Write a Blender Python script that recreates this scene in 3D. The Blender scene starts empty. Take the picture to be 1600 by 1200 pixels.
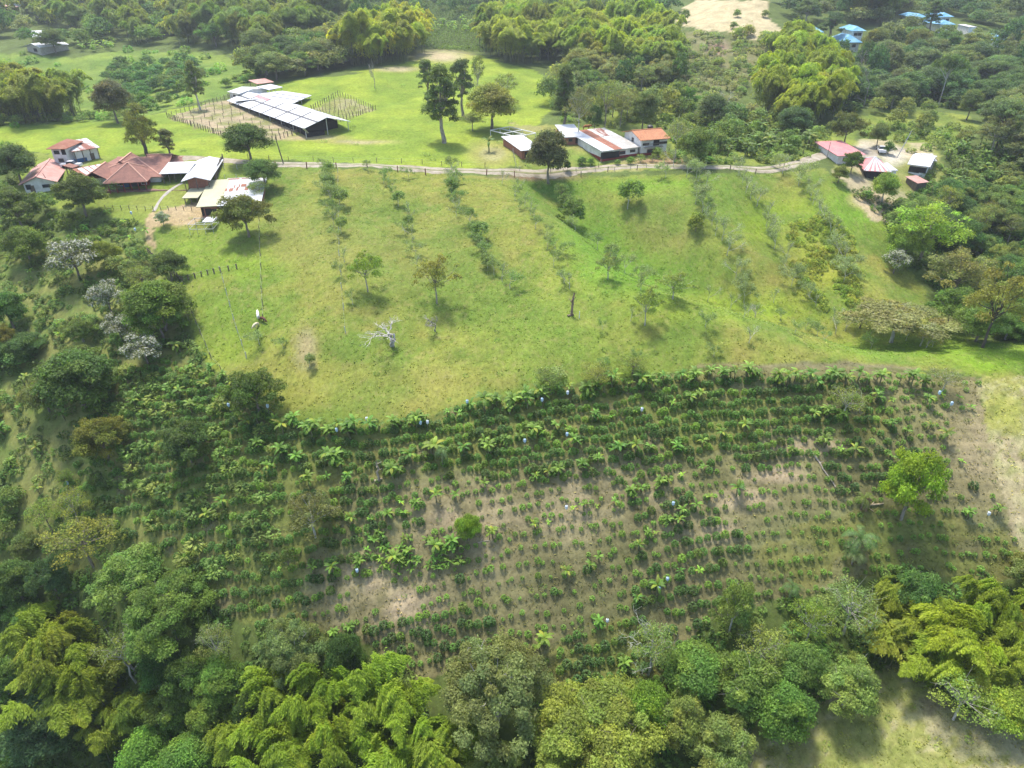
import bpy, bmesh, math, random
import numpy as np
from mathutils import Vector, Matrix
R_ = math.radians
sc = bpy.context.scene
COL = sc.collection

# ------------------------------------------------------------------ camera
CAMZ = 100.0
PITCH = R_(32.0)
FPX = 1081.0                       # focal length in photograph pixels (1600 wide)
cam_d = bpy.data.cameras.new("camera"); cam = bpy.data.objects.new("camera", cam_d); COL.objects.link(cam)
cam.location = (0, 0, CAMZ); cam.rotation_euler = (math.pi/2-PITCH, 0, 0)
cam_d.sensor_fit = 'HORIZONTAL'; cam_d.angle = 2*math.atan(800/FPX)
cam_d.clip_start = 1; cam_d.clip_end = 3000
sc.camera = cam
# ------------------------------------------------------------------ world, sun
SUN_EL, SUN_AZ = R_(67), R_(-25)   # azimuth from +Y (view direction), negative = left
w = bpy.data.worlds.new("World"); sc.world = w; w.use_nodes = True
nt = w.node_tree; bg = nt.nodes['Background']
sky = nt.nodes.new('ShaderNodeTexSky'); sky.sky_type = 'NISHITA'; sky.sun_disc = False
sky.sun_elevation = SUN_EL; sky.sun_rotation = SUN_AZ
sky.air_density = 1.0; sky.dust_density = 2.5; sky.ozone_density = 1.0
nt.links.new(sky.outputs[0], bg.inputs[0]); bg.inputs[1].default_value = 0.15
sun_d = bpy.data.lights.new("sun", 'SUN'); sun = bpy.data.objects.new("sun", sun_d); COL.objects.link(sun)
sun_d.energy = 2.3; sun_d.angle = R_(8); sun_d.color = (1, .95, .86)
d = Vector((math.sin(SUN_AZ)*math.cos(SUN_EL), math.cos(SUN_AZ)*math.cos(SUN_EL), math.sin(SUN_EL)))
sun.rotation_euler = d.to_track_quat('Z', 'Y').to_euler()
sc.view_settings.view_transform = 'Standard'; sc.view_settings.look = 'None'
sc.view_settings.exposure = 1.3; sc.view_settings.gamma = 1

# ------------------------------------------------------------------ projection
CP, SP = math.cos(PITCH), math.sin(PITCH)
def rdir(px, py):
    a = (np.asarray(px, float)-800)/FPX; b = (600-np.asarray(py, float))/FPX
    return a, CP+b*SP, -SP+b*CP
def pix(x, y, z):
    x = np.asarray(x, float); y = np.asarray(y, float); z = np.asarray(z, float)-CAMZ
    dep = y*CP-z*SP; dep = np.where(dep < 1, 1, dep)
    return 800+FPX*x/dep, 600-FPX*(y*SP+z*CP)/dep
def depth(x, y, z): return y*CP-(z-CAMZ)*SP
def onplane(px, py, z):
    a, b, c = rdir(px, py); t = (z-CAMZ)/c
    return Vector((float(a*t), float(b*t), float(z)))

# ------------------------------------------------------------------ noise
def vnoise(x, y, seed=0):
    rs = np.random.RandomState(seed); T = rs.rand(256, 256)
    xi = np.floor(x).astype(int); yi = np.floor(y).astype(int)
    fx = x-xi; fy = y-yi; fx = fx*fx*(3-2*fx); fy = fy*fy*(3-2*fy)
    a = T[xi & 255, yi & 255]; b = T[(xi+1) & 255, yi & 255]; c = T[xi & 255, (yi+1) & 255]; e = T[(xi+1) & 255, (yi+1) & 255]
    return (a*(1-fx)+b*fx)*(1-fy)+(c*(1-fx)+e*fx)*fy
def fbm(x, y, seed=0, o=4):
    s = 0; a = 1; t = 0
    for k in range(o):
        s = s+a*vnoise(x*2**k+17*k, y*2**k+31*k, seed+k); t += a; a *= .55
    return s/t

# ------------------------------------------------------------------ terrain: spot heights (photo column, photo row, forward distance in metres)
SPOTS = [
 (-250,300,160),(-250,400,138),(-250,500,120),(-250,600,106),(-250,750,90),(-250,900,78),(-250,1050,68),(-250,1250,56),
 (0,240,180),(0,300,158),(0,400,136),(0,500,119),(0,600,105),(0,700,94),(0,800,85),(0,900,77),(0,1000,70),(0,1200,57),
 (150,270,168),(150,300,156),(150,350,144),(150,400,133),(150,500,115),(150,600,101),(150,700,90),(150,800,81),(150,900,74),(150,1000,67),(150,1200,55),
 (300,330,147),(300,400,130),(300,500,110),(300,600,96),(300,700,86),(300,800,77),(300,900,70.5),(300,1000,64),(300,1200,52),
 (450,268,168),(450,300,156),(450,400,127.5),(450,500,108),(450,640,88),(450,700,82.5),(450,800,74.5),(450,900,68),(450,1000,61.5),(450,1200,50),
 (620,268,168),(620,350,140),(620,500,107),(620,640,87),(620,800,73.5),(620,900,66.5),(620,1000,60),(620,1200,48),
 (800,268,168),(800,300,155),(800,400,127),(800,500,107),(800,640,87),(800,700,81.5),(800,800,73),(800,900,66),(800,1000,59.5),(800,1200,47),
 (900,370,135),(980,450,116),(1100,495,106.5),(1250,545,98),
 (900,318,159),(960,378,147),(1010,428,136),(1150,463,128),(1300,513,117),(1440,548,106),
 (1000,300,160),(1000,340,150),(1150,268,170),(1150,300,160),(1150,350,148),(1150,400,137),(1100,560,95),(1100,640,87),(1100,800,73),(1100,900,66),(1100,1000,60),(1100,1200,47),
 (1300,268,172),(1300,320,158),(1300,400,140),(1300,470,124),(1400,590,92),
 (1350,650,85.5),(1350,800,72.5),(1350,900,66),(1350,1000,59.5),(1400,1100,51.5),(1400,1200,45),
 (1400,330,160),(1450,400,146),(1480,460,133),(1540,500,124),(1540,560,97.5),(1600,560,98),(1600,610,90),(1600,700,81),(1600,800,73),(1600,900,66),(1600,1000,59),(1600,1100,50),(1600,1200,43),
 (1600,300,175),(1600,400,148),(1600,480,128),(1850,300,176),(1850,400,150),(1850,500,126),(1850,600,91),(1850,800,73),(1850,1000,58),(1850,1200,42),
 (1400,250,185),(1500,250,185),(1600,240,192),
 # beyond the road
 (-250,230,190),(-250,190,212),(0,230,190),(0,195,210),(100,185,236),(0,150,285),(150,168,268),(150,90,330),(50,75,342),(200,70,362),(-250,90,335),(-250,150,285),
 (-250,40,410),(0,40,410),(200,30,430),(200,0,480),(0,0,480),
 (230,215,196),(300,200,205),(400,215,197),(430,150,250),(500,200,208),(340,165,236),(300,130,272),(250,110,300),(300,85,332),(420,100,305),
 (600,235,185),(600,200,208),(600,160,238),(480,130,262),(600,100,288),(690,85,303),(700,120,272),(760,95,296),(850,125,268),(800,160,238),(800,200,207),(900,200,207),
 (700,74,342),(560,60,350),(450,60,350),(750,40,392),(750,0,455),(450,0,470),(900,85,325),(1000,130,284),(1000,60,372),(1000,20,420),
 (1000,180,226),(1000,220,196),(1150,30,352),(1150,60,330),(1230,60,330),(1080,40,355),(1130,100,298),(1150,150,254),(1150,200,214),(1150,235,189),(1150,0,385),
 (1250,120,285),(1250,170,240),(1300,220,200),(1400,190,224),(1500,190,224),(1400,215,205),(1450,150,276),(1600,170,250),(1450,80,330),(1450,55,347),(1300,60,340),(1600,70,338),(1450,20,400),(1600,0,440),(1300,0,430),
 (1850,200,215),(1850,120,290),(1850,50,350),
 (-250,-90,600),(100,-90,600),(450,-90,600),(800,-90,590),(1150,-80,560),(1500,-90,580),(1850,-90,600),
]
def _spots():
    a = np.array(SPOTS, float); dx, dy, dz = rdir(a[:, 0], a[:, 1]); t = a[:, 2]/dy
    P = [(dx[i]*t[i], dy[i]*t[i], CAMZ+dz[i]*t[i]) for i in range(len(a))]
    for X in (-500, -250, 0, 250, 500): P += [(X, 760, 125), (X, 900, 140)]
    P += [(-60, 20, 0), (0, 20, 22), (60, 20, 28), (-120, 30, -10), (120, 30, 30), (-200,120,20),(200,120,38),(-300,300,55),(300,300,58)]
    return np.array(P)
SP_ = _spots()
GX0, GY0, GS = -640.0, 0.0, 3.0; GNX, GNY = 428, 310
def _rbf():
    P = SP_.copy(); n = len(P); mean = P[:, 2].mean()
    # work in a perspective-like space so near detail keeps its scale
    D = np.sqrt(((P[:, None, :2]-P[None, :, :2])**2).sum(2)+4)
    A = D + np.eye(n)*(-0.6)
    M = np.zeros((n+3, n+3)); M[:n, :n] = A; M[:n, n] = 1; M[:n, n+1:] = P[:, :2]; M[n, :n] = 1; M[n+1:, :n] = P[:, :2].T
    rhs = np.concatenate([P[:, 2]-mean, [0, 0, 0]])
    wgt = np.linalg.solve(M, rhs)
    gx = GX0+GS*np.arange(GNX); gy = GY0+GS*np.arange(GNY)
    H = np.zeros((GNX, GNY))
    for j in range(GNY):
        dd = np.sqrt((gx[:, None]-P[None, :, 0])**2+(gy[j]-P[None, :, 1])**2+4)
        H[:, j] = dd@wgt[:n]+wgt[n]+wgt[n+1]*gx+wgt[n+2]*gy[j]+mean
    for it in range(5):
        Q = np.pad(H, 1, mode='edge'); H = (Q[:-2, 1:-1]+Q[2:, 1:-1]+Q[1:-1, :-2]+Q[1:-1, 2:]+4*Q[1:-1, 1:-1])/8
    GXX, GYY = np.meshgrid(gx, gy, indexing='ij')
    H += (fbm(GXX/24, GYY/24, 5, 3)-.5)*2.4
    def seg(pts):
        dmin = np.full(H.shape, 1e9)
        W = []
        for px, py, Y in pts: a, b, c = rdir(px, py); W.append((float(a)*Y/float(b), Y))
        for (ax, ay), (bx, by) in zip(W[:-1], W[1:]):
            t = np.clip(((GXX-ax)*(bx-ax)+(GYY-ay)*(by-ay))/((bx-ax)**2+(by-ay)**2), 0, 1); dmin = np.minimum(dmin, np.hypot(GXX-ax-t*(bx-ax), GYY-ay-t*(by-ay)))
        return dmin
    H -= 2.6*np.exp(-(seg([(860,285,166),(900,318,157),(960,378,145),(1010,428,134),(1150,463,126),(1300,513,115)])/8.5)**2)
    H += 1.6*np.exp(-(seg([(840,330,142),(900,370,133),(980,450,114),(1100,495,105),(1250,545,97)])/8)**2)
    H += 1.3*np.exp(-(seg([(1130,275,166),(1110,330,150),(1130,390,138)])/8)**2)-1.2*np.exp(-(seg([(1210,275,166),(1220,340,150),(1260,420,134)])/8)**2)+1.2*np.exp(-(seg([(1290,290,165),(1330,380,145),(1350,450,130)])/8)**2)
    H += 1.0*np.exp(-(seg([(560,280,163),(540,400,127),(520,520,104)])/9)**2)-1.0*np.exp(-(seg([(660,280,163),(680,400,127),(700,520,104)])/9)**2)
    return H
HG = _rbf()
def _cr(p0, p1, p2, p3, t): return p1+.5*t*(p2-p0+t*(2*p0-5*p1+4*p2-p3+t*(3*(p1-p2)+p3-p0)))
def height(x, y):
    x = np.asarray(x, float); y = np.asarray(y, float)
    u = np.clip((x-GX0)/GS, 1, GNX-3); v = np.clip((y-GY0)/GS, 1, GNY-3)
    i = np.floor(u).astype(int); j = np.floor(v).astype(int); fu = u-i; fv = v-j
    c = [_cr(HG[i+k, j-1], HG[i+k, j], HG[i+k, j+1], HG[i+k, j+2], fv) for k in (-1, 0, 1, 2)]
    return _cr(*c, fu)
def hz(x, y): return float(height(x, y))
_T = np.concatenate([np.arange(15, 200, .4), np.arange(200, 900, 1.0)])
def ground(px, py, lift=0.0):
    a, b, c = rdir(px, py); t = _T/b
    x = a*t; y = b*t; z = CAMZ+c*t
    dd = z-height(x, y)-lift
    k = np.argmax(dd < 0)
    if k == 0: k = len(_T)-1
    f = dd[k-1]/(dd[k-1]-dd[k]) if dd[k-1] != dd[k] else 0
    T = t[k-1]+(t[k]-t[k-1])*f
    x, y = float(a*T), float(b*T)
    return Vector((x, y, hz(x, y)))

# ------------------------------------------------------------------ tagging helpers
REG = []
def tag(o, label=None, cat=None, group=None, kind=None):
    if label: o['label'] = label
    if cat: o['category'] = cat
    if group: o['group'] = group
    if kind: o['kind'] = kind
    return o
def empty(name, loc, rz=0, sc3=(1, 1, 1)):
    o = bpy.data.objects.new(name, None); o.empty_display_size = .5; COL.objects.link(o)
    o.location = loc; o.rotation_euler = (0, 0, rz); o.scale = sc3
    return o
def put(name, me, parent=None, color=None):
    o = bpy.data.objects.new(name, me); COL.objects.link(o)
    if parent is not None: o.parent = parent
    if color is not None: o.color = (*color, 1)
    return o
def mesh_np(name, V, F, mats, tint=None, smooth=False, mi=None, fattr=None):
    """V (n,3), F (m,4) quads"""
    V = np.asarray(V, np.float32); F = np.asarray(F, np.int32)
    me = bpy.data.meshes.new(name)
    me.vertices.add(len(V)); me.vertices.foreach_set('co', V.ravel())
    me.loops.add(F.size); me.loops.foreach_set('vertex_index', F.ravel())
    me.polygons.add(len(F)); me.polygons.foreach_set('loop_start', np.arange(0, F.size, F.shape[1], dtype=np.int32))
    if mi is not None: me.polygons.foreach_set('material_index', np.asarray(mi, np.int32))
    me.update(calc_edges=True)
    me.polygons.foreach_set('use_smooth', np.full(len(F), smooth))
    for m in mats: me.materials.append(m)
    if tint is not None:
        t = np.ones((len(V), 4), np.float32); t[:, :3] = tint
        at = me.attributes.new('tint', 'FLOAT_COLOR', 'POINT'); at.data.foreach_set('color', t.ravel())
    if fattr is not None:
        for k, a in fattr.items():
            at = me.attributes.new(k, 'FLOAT', 'POINT'); at.data.foreach_set('value', np.asarray(a, np.float32))
    me.update()
    return me

# ------------------------------------------------------------------ materials
def newmat(name):
    m = bpy.data.materials.new(name); m.use_nodes = True
    n = m.node_tree; n.nodes.clear(); return m, n
def N(n, t, **kw):
    o = n.nodes.new(t)
    for k, v in kw.items(): setattr(o, k, v)
    return o
def mat_leaf(name='leaf', trans=.32, rough=.55, jitter=.35, gain=1.0, warm=1.0):
    m, n = newmat(name); L = n.links.new
    out = N(n, 'ShaderNodeOutputMaterial'); pb = N(n, 'ShaderNodeBsdfPrincipled'); tr = N(n, 'ShaderNodeBsdfTranslucent'); mx = N(n, 'ShaderNodeMixShader')
    oi = N(n, 'ShaderNodeObjectInfo'); at = N(n, 'ShaderNodeAttribute', attribute_name='tint'); geo = N(n, 'ShaderNodeNewGeometry')
    mul = N(n, 'ShaderNodeMix', data_type='RGBA', blend_type='MULTIPLY'); mul.inputs[0].default_value = 1
    L(oi.outputs['Color'], mul.inputs[6]); L(at.outputs['Color'], mul.inputs[7])
    mr = N(n, 'ShaderNodeMapRange'); mr.inputs[3].default_value = gain*(1-jitter); mr.inputs[4].default_value = gain*(1+jitter)
    L(geo.outputs['Random Per Island'], mr.inputs[0])
    hs = N(n, 'ShaderNodeHueSaturation'); L(mr.outputs[0], hs.inputs['Value'])
    mh = N(n, 'ShaderNodeMapRange'); mh.inputs[3].default_value = .49; mh.inputs[4].default_value = .52
    L(oi.outputs['Random'], mh.inputs[0]); L(mh.outputs[0], hs.inputs['Hue']); L(mul.outputs[2], hs.inputs['Color'])
    wm = N(n, 'ShaderNodeMix', data_type='RGBA', blend_type='MULTIPLY'); wm.inputs[0].default_value = 1; wm.inputs[7].default_value = (warm, 1.0, .70, 1)
    L(hs.outputs[0], wm.inputs[6]); hs = wm.outputs[2]
    L(hs, pb.inputs['Base Color']); pb.inputs['Roughness'].default_value = rough; pb.inputs['Specular IOR Level'].default_value = .3
    ty = N(n, 'ShaderNodeMix', data_type='RGBA', blend_type='MULTIPLY'); ty.inputs[0].default_value = 1; ty.inputs[7].default_value = (1.5, 1.5, .7, 1)
    L(hs, ty.inputs[6]); L(ty.outputs[2], tr.inputs[0])
    mx.inputs[0].default_value = trans; L(pb.outputs[0], mx.inputs[1]); L(tr.outputs[0], mx.inputs[2]); L(mx.outputs[0], out.inputs[0])
    return m
def mat_solid(name, col, col2=None, scale=3.0, rough=.8, bump=0.0, detail=6, objcol=False, metallic=0, stretch=(1, 1, 1), lo=.35, hi=.65, wave=None):
    m, n = newmat(name); L = n.links.new
    out = N(n, 'ShaderNodeOutputMaterial'); pb = N(n, 'ShaderNodeBsdfPrincipled'); L(pb.outputs[0], out.inputs[0])
    pb.inputs['Roughness'].default_value = rough; pb.inputs['Metallic'].default_value = metallic; pb.inputs['Specular IOR Level'].default_value = .3
    tc = N(n, 'ShaderNodeTexCoord'); mp = N(n, 'ShaderNodeMapping'); mp.inputs['Scale'].default_value = stretch
    L(tc.outputs['Object'], mp.inputs[0])
    nz = N(n, 'ShaderNodeTexNoise'); nz.inputs['Scale'].default_value = scale; nz.inputs['Detail'].default_value = detail; nz.inputs['Roughness'].default_value = .65
    L(mp.outputs[0], nz.inputs['Vector'])
    mr = N(n, 'ShaderNodeMapRange'); mr.inputs[1].default_value = lo; mr.inputs[2].default_value = hi; L(nz.outputs[0], mr.inputs[0])
    mx = N(n, 'ShaderNodeMix', data_type='RGBA'); L(mr.outputs[0], mx.inputs[0])
    c2 = col2 or tuple(c*.7 for c in col)
    mx.inputs[6].default_value = (*col, 1); mx.inputs[7].default_value = (*c2, 1)
    src = mx.outputs[2]
    if objcol:
        oi = N(n, 'ShaderNodeObjectInfo'); mu = N(n, 'ShaderNodeMix', data_type='RGBA', blend_type='MULTIPLY'); mu.inputs[0].default_value = 1
        L(oi.outputs['Color'], mu.inputs[6]); L(src, mu.inputs[7]); src = mu.outputs[2]
    hsrc = nz.outputs[0]
    if wave:
        wv = N(n, 'ShaderNodeTexWave', wave_type='BANDS', bands_direction=wave[0]); wv.inputs['Scale'].default_value = wave[1]; wv.inputs['Distortion'].default_value = .3
        L(tc.outputs['Object'], wv.inputs['Vector']); hsrc = wv.outputs[0]
        m2 = N(n, 'ShaderNodeMix', data_type='RGBA', blend_type='MULTIPLY'); m2.inputs[0].default_value = wave[2]
        L(src, m2.inputs[6]); L(wv.outputs['Color'], m2.inputs[7]); src = m2.outputs[2]
    L(src, pb.inputs['Base Color'])
    if bump:
        b = N(n, 'ShaderNodeBump'); b.inputs['Strength'].default_value = bump; b.inputs['Distance'].default_value = .05
        L(hsrc, b.inputs['Height']); L(b.outputs[0], pb.inputs['Normal'])
    return m
LEAF = mat_leaf('leaf'); LEAFT = mat_leaf('tree_leaf', .45, .6, .4, 1.7); LEAFB = mat_leaf('bamboo_leaf', .45, .6, .32, 1.38, .99)
BARK = mat_solid('bark', (1, 1, 1), (.45, .42, .38), 4, .9, .6, objcol=True, stretch=(1, 1, .25))
WOOD = mat_solid('weathered_wood', (.2, .16, .12), (.09, .07, .05), 5, .9, .4)
WHITEPAINT = mat_solid('white_paint', (.74, .74, .72), (.55, .54, .5), .8, .7)
WHITEROOF = mat_solid('white_sheet_metal', (.56, .57, .58), (.42, .42, .41), .35, .45, .25, wave=('X', 6, .12), lo=.5, hi=.8)
CREAMROOF = mat_solid('cream_sheet_metal', (.46, .45, .29), (.38, .37, .24), .4, .55, .25, wave=('X', 6, .15))
TILEROOF = mat_solid('clay_tile', (.38, .185, .135), (.22, .115, .09), .9, .85, .5, wave=('X', 9, .3), lo=.3, hi=.7)
PINKROOF = mat_solid('red_sheet_metal', (.42, .19, .15), (.50, .30, .25), .5, .6, .25, wave=('X', 6, .15))
ROSEROOF = mat_solid('rose_sheet_metal', (.55, .17, .18), (.50, .26, .24), .5, .6, .25, wave=('X', 6, .15))
ORANGEROOF = mat_solid('orange_tile', (.52, .24, .12), (.42, .18, .09), .9, .85, .5, wave=('X', 9, .2))
RUSTROOF = mat_solid('rusty_sheet_metal', (.55, .54, .52), (.22, .075, .045), .32, .7, .3, stretch=(1.3, .35, 1), wave=('X', 6, .15), lo=.42, hi=.52)
RUST2 = mat_solid('deep_rust_sheet', (.24, .085, .05), (.34, .16, .1), .5, .8, .3, wave=('X', 6, .15))
GREYROOF = mat_solid('grey_sheet_metal', (.36, .35, .32), (.55, .54, .52), .5, .7, .25, wave=('X', 6, .15), lo=.5, hi=.62)
BLUEROOF = mat_solid('blue_roof', (.07, .25, .42), (.18, .37, .50), .35, .6, .3, lo=.4, hi=.6)
BRICK = mat_solid('brick', (.34, .14, .09), (.22, .1, .07), 2.2, .9, .3)
REDPAINT = mat_solid('red_paint', (.26, .035, .03), (.18, .03, .03), 2, .7)
BLUEPAINT = mat_solid('blue_paint', (.04, .12, .26), (.03, .09, .2), 2, .6)
DARK = mat_solid('dark_interior', (.02, .018, .016), (.035, .03, .028), 2, .9)  # near-black colour, also stands in for shade inside the open barn
GLASS = mat_solid('window_glass', (.03, .035, .04), (.05, .055, .06), 2, .15)
CONC = mat_solid('concrete', (.38, .35, .3), (.28, .26, .22), 1.2, .9, .2)
STEEL = mat_solid('galvanised_steel', (.55, .56, .56), (.38, .38, .38), 2, .5, metallic=.3)
BLACKP = mat_solid('black_plastic', (.02, .02, .022), (.03, .03, .03), 2, .5)
BAGB = mat_solid('blue_bag', (.35, .5, .62), (.55, .66, .72), 3, .45)
FLOWER = mat_solid('cream_leaf', (.46, .45, .36), (.30, .32, .22), 3, .7)
HIDE = mat_solid('hide', (1, 1, 1), (.75, .7, .65), 2, .8, objcol=True)
TYRE = mat_solid('rubber', (.02, .02, .02), None, 3, .9)
CARW = mat_solid('car_paint', (.6, .61, .62), (.55, .56, .57), 2, .25)

def mat_ground():
    m, n = newmat('ground'); L = n.links.new
    out = N(n, 'ShaderNodeOutputMaterial'); pb = N(n, 'ShaderNodeBsdfPrincipled'); L(pb.outputs[0], out.inputs[0])
    pb.inputs['Roughness'].default_value = .95; pb.inputs['Specular IOR Level'].default_value = .1
    at = N(n, 'ShaderNodeAttribute', attribute_name='tint'); gr = N(n, 'ShaderNodeAttribute', attribute_name='grassy')
    tc = N(n, 'ShaderNodeTexCoord')
    def noise(scale, det, st=(1, 1, 1), rough=.6):
        mp = N(n, 'ShaderNodeMapping'); mp.inputs['Scale'].default_value = st; L(tc.outputs['Object'], mp.inputs[0])
        z = N(n, 'ShaderNodeTexNoise'); z.inputs['Scale'].default_value = scale; z.inputs['Detail'].default_value = det; z.inputs['Roughness'].default_value = rough
        L(mp.outputs[0], z.inputs['Vector']); return z.outputs[0]
    def mul(a, node_out, lo, hi, f0=.3, f1=.7, fac=1.0):
        r = N(n, 'ShaderNodeMapRange'); r.inputs[1].default_value = f0; r.inputs[2].default_value = f1; r.inputs[3].default_value = lo; r.inputs[4].default_value = hi
        L(node_out, r.inputs[0])
        x = N(n, 'ShaderNodeVectorMath', operation='SCALE'); L(a, x.inputs[0]); L(r.outputs[0], x.inputs['Scale']); return x.outputs[0]
    c = mul(at.outputs['Color'], noise(1.6, 8, (1, .7, 1), .75), .62, 1.38)
    c = mul(c, noise(.22, 5), .84, 1.16)
    # pale dry blades mixed into the green
    dry = N(n, 'ShaderNodeMix', data_type='RGBA'); dr = N(n, 'ShaderNodeMapRange'); dr.inputs[1].default_value = .52; dr.inputs[2].default_value = .72; dr.inputs[4].default_value = .5
    L(noise(.9, 7, (1, .6, 1), .7), dr.inputs[0]); ml = N(n, 'ShaderNodeMath', operation='MULTIPLY'); L(dr.outputs[0], ml.inputs[0]); L(gr.outputs['Fac'], ml.inputs[1])
    L(ml.outputs[0], dry.inputs[0]); L(c, dry.inputs[6]); dry.inputs[7].default_value = (.24, .21, .085, 1)
    L(dry.outputs[2], pb.inputs['Base Color'])
    b = N(n, 'ShaderNodeBump'); b.inputs['Strength'].default_value = .55; b.inputs['Distance'].default_value = .18
    L(noise(2.6, 6, (1, 1, 1), .7), b.inputs['Height']); L(b.outputs[0], pb.inputs['Normal'])
    return m
GROUND = mat_ground()

# ------------------------------------------------------------------ land cover
def inpoly(px, py, poly):
    px = np.asarray(px); py = np.asarray(py); r = np.zeros(px.shape, bool); n = len(poly)
    for i in range(n):
        x1, y1 = poly[i]; x2, y2 = poly[(i+1) % n]
        if y1 == y2: continue
        c = ((y1 > py) != (y2 > py)) & (px < (x2-x1)*(py-y1)/(y2-y1)+x1); r ^= c
    return r
def ell(px, py, cx, cy, rx, ry): return np.clip(1.3-np.sqrt(((px-cx)/rx)**2+((py-cy)/ry)**2), 0, 1)
LEFTZ = [(-100,400),(60,380),(200,340),(260,420),(300,560),(230,640),(260,860),(150,900),(-100,880)]
PASTURE = [(300,330),(250,350),(245,395),(290,440),(300,500),(320,560),(430,650),(560,665),(700,640),(850,610),(950,590),(1100,572),(1300,568),(1470,578),(1520,588),(1600,588),(1700,590),(1700,530),(1530,535),(1470,490),(1420,420),(1380,350),(1290,262),(1200,268),(900,275),(780,278),(650,268),(430,258),(415,290),(400,320)]
COFFEE = [(230,560),(330,575),(430,655),(560,668),(700,645),(850,615),(950,595),(1100,578),(1300,575),(1470,585),(1530,592),(1545,680),(1565,760),(1600,860),(1600,905),(1400,890),(1230,940),(1120,960),(1060,1060),(930,1110),(880,1085),(800,1030),(640,1060),(560,990),(440,990),(330,960),(300,900),(240,840),(180,760),(140,700),(150,620)]
FIELD_R = [(1530,588),(1545,680),(1565,760),(1600,860),(1700,900),(1700,585)]
HILL_BR = [(1130,1200),(1190,1120),(1320,1060),(1370,1035),(1440,1060),(1500,1110),(1600,1150),(1700,1180),(1700,1500),(1000,1500)]
MEADOW_L = [(-200,215),(0,196),(110,192),(200,188),(270,172),(350,160),(360,150),(450,130),(560,112),(640,95),(690,80),(760,88),(830,108),(870,130),(870,160),(800,240),(880,255),(1000,262),(1000,250),(860,262),(650,262),(430,250),(330,248),(180,245),(60,240),(0,232),(-200,240)]
SLOPE_L = [(-200,85),(0,85),(120,90),(200,78),(300,82),(420,95),(400,120),(350,150),(260,172),(200,188),(110,190),(-200,215)]
DRYHILL = [(1058,22),(1090,0),(1200,0),(1205,35),(1235,50),(1240,70),(1180,64),(1130,50),(1060,40)]
SCRUBHILL = [(1050,45),(1130,52),(1200,62),(1190,110),(1150,160),(1080,150),(1060,110)]
YARD_R = [(1330,300),(1300,262),(1350,215),(1460,225),(1480,270),(1440,310),(1400,350),(1360,345)]
MEADOW_R = [(1340,180),(1420,172),(1510,180),(1530,200),(1500,230),(1440,225),(1360,215),(1340,200)]
MEADOW_M = [(940,190),(980,150),(1030,150),(1100,205),(1260,205),(1310,200),(1340,190),(1340,225),(1290,245),(1180,258),(1050,252),(1050,200)]
YARD_M = [(795,195),(920,195),(960,245),(1050,240),(1080,262),(860,270),(820,272)]
YARD_L = [(20,300),(30,240),(350,248),(420,262),(420,300),(400,330),(300,340),(240,330),(240,350),(200,345),(160,330),(60,320)]
TRACK_L = [(235,330),(300,318),(345,335),(300,350),(245,352),(243,392),(230,385)]
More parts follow.
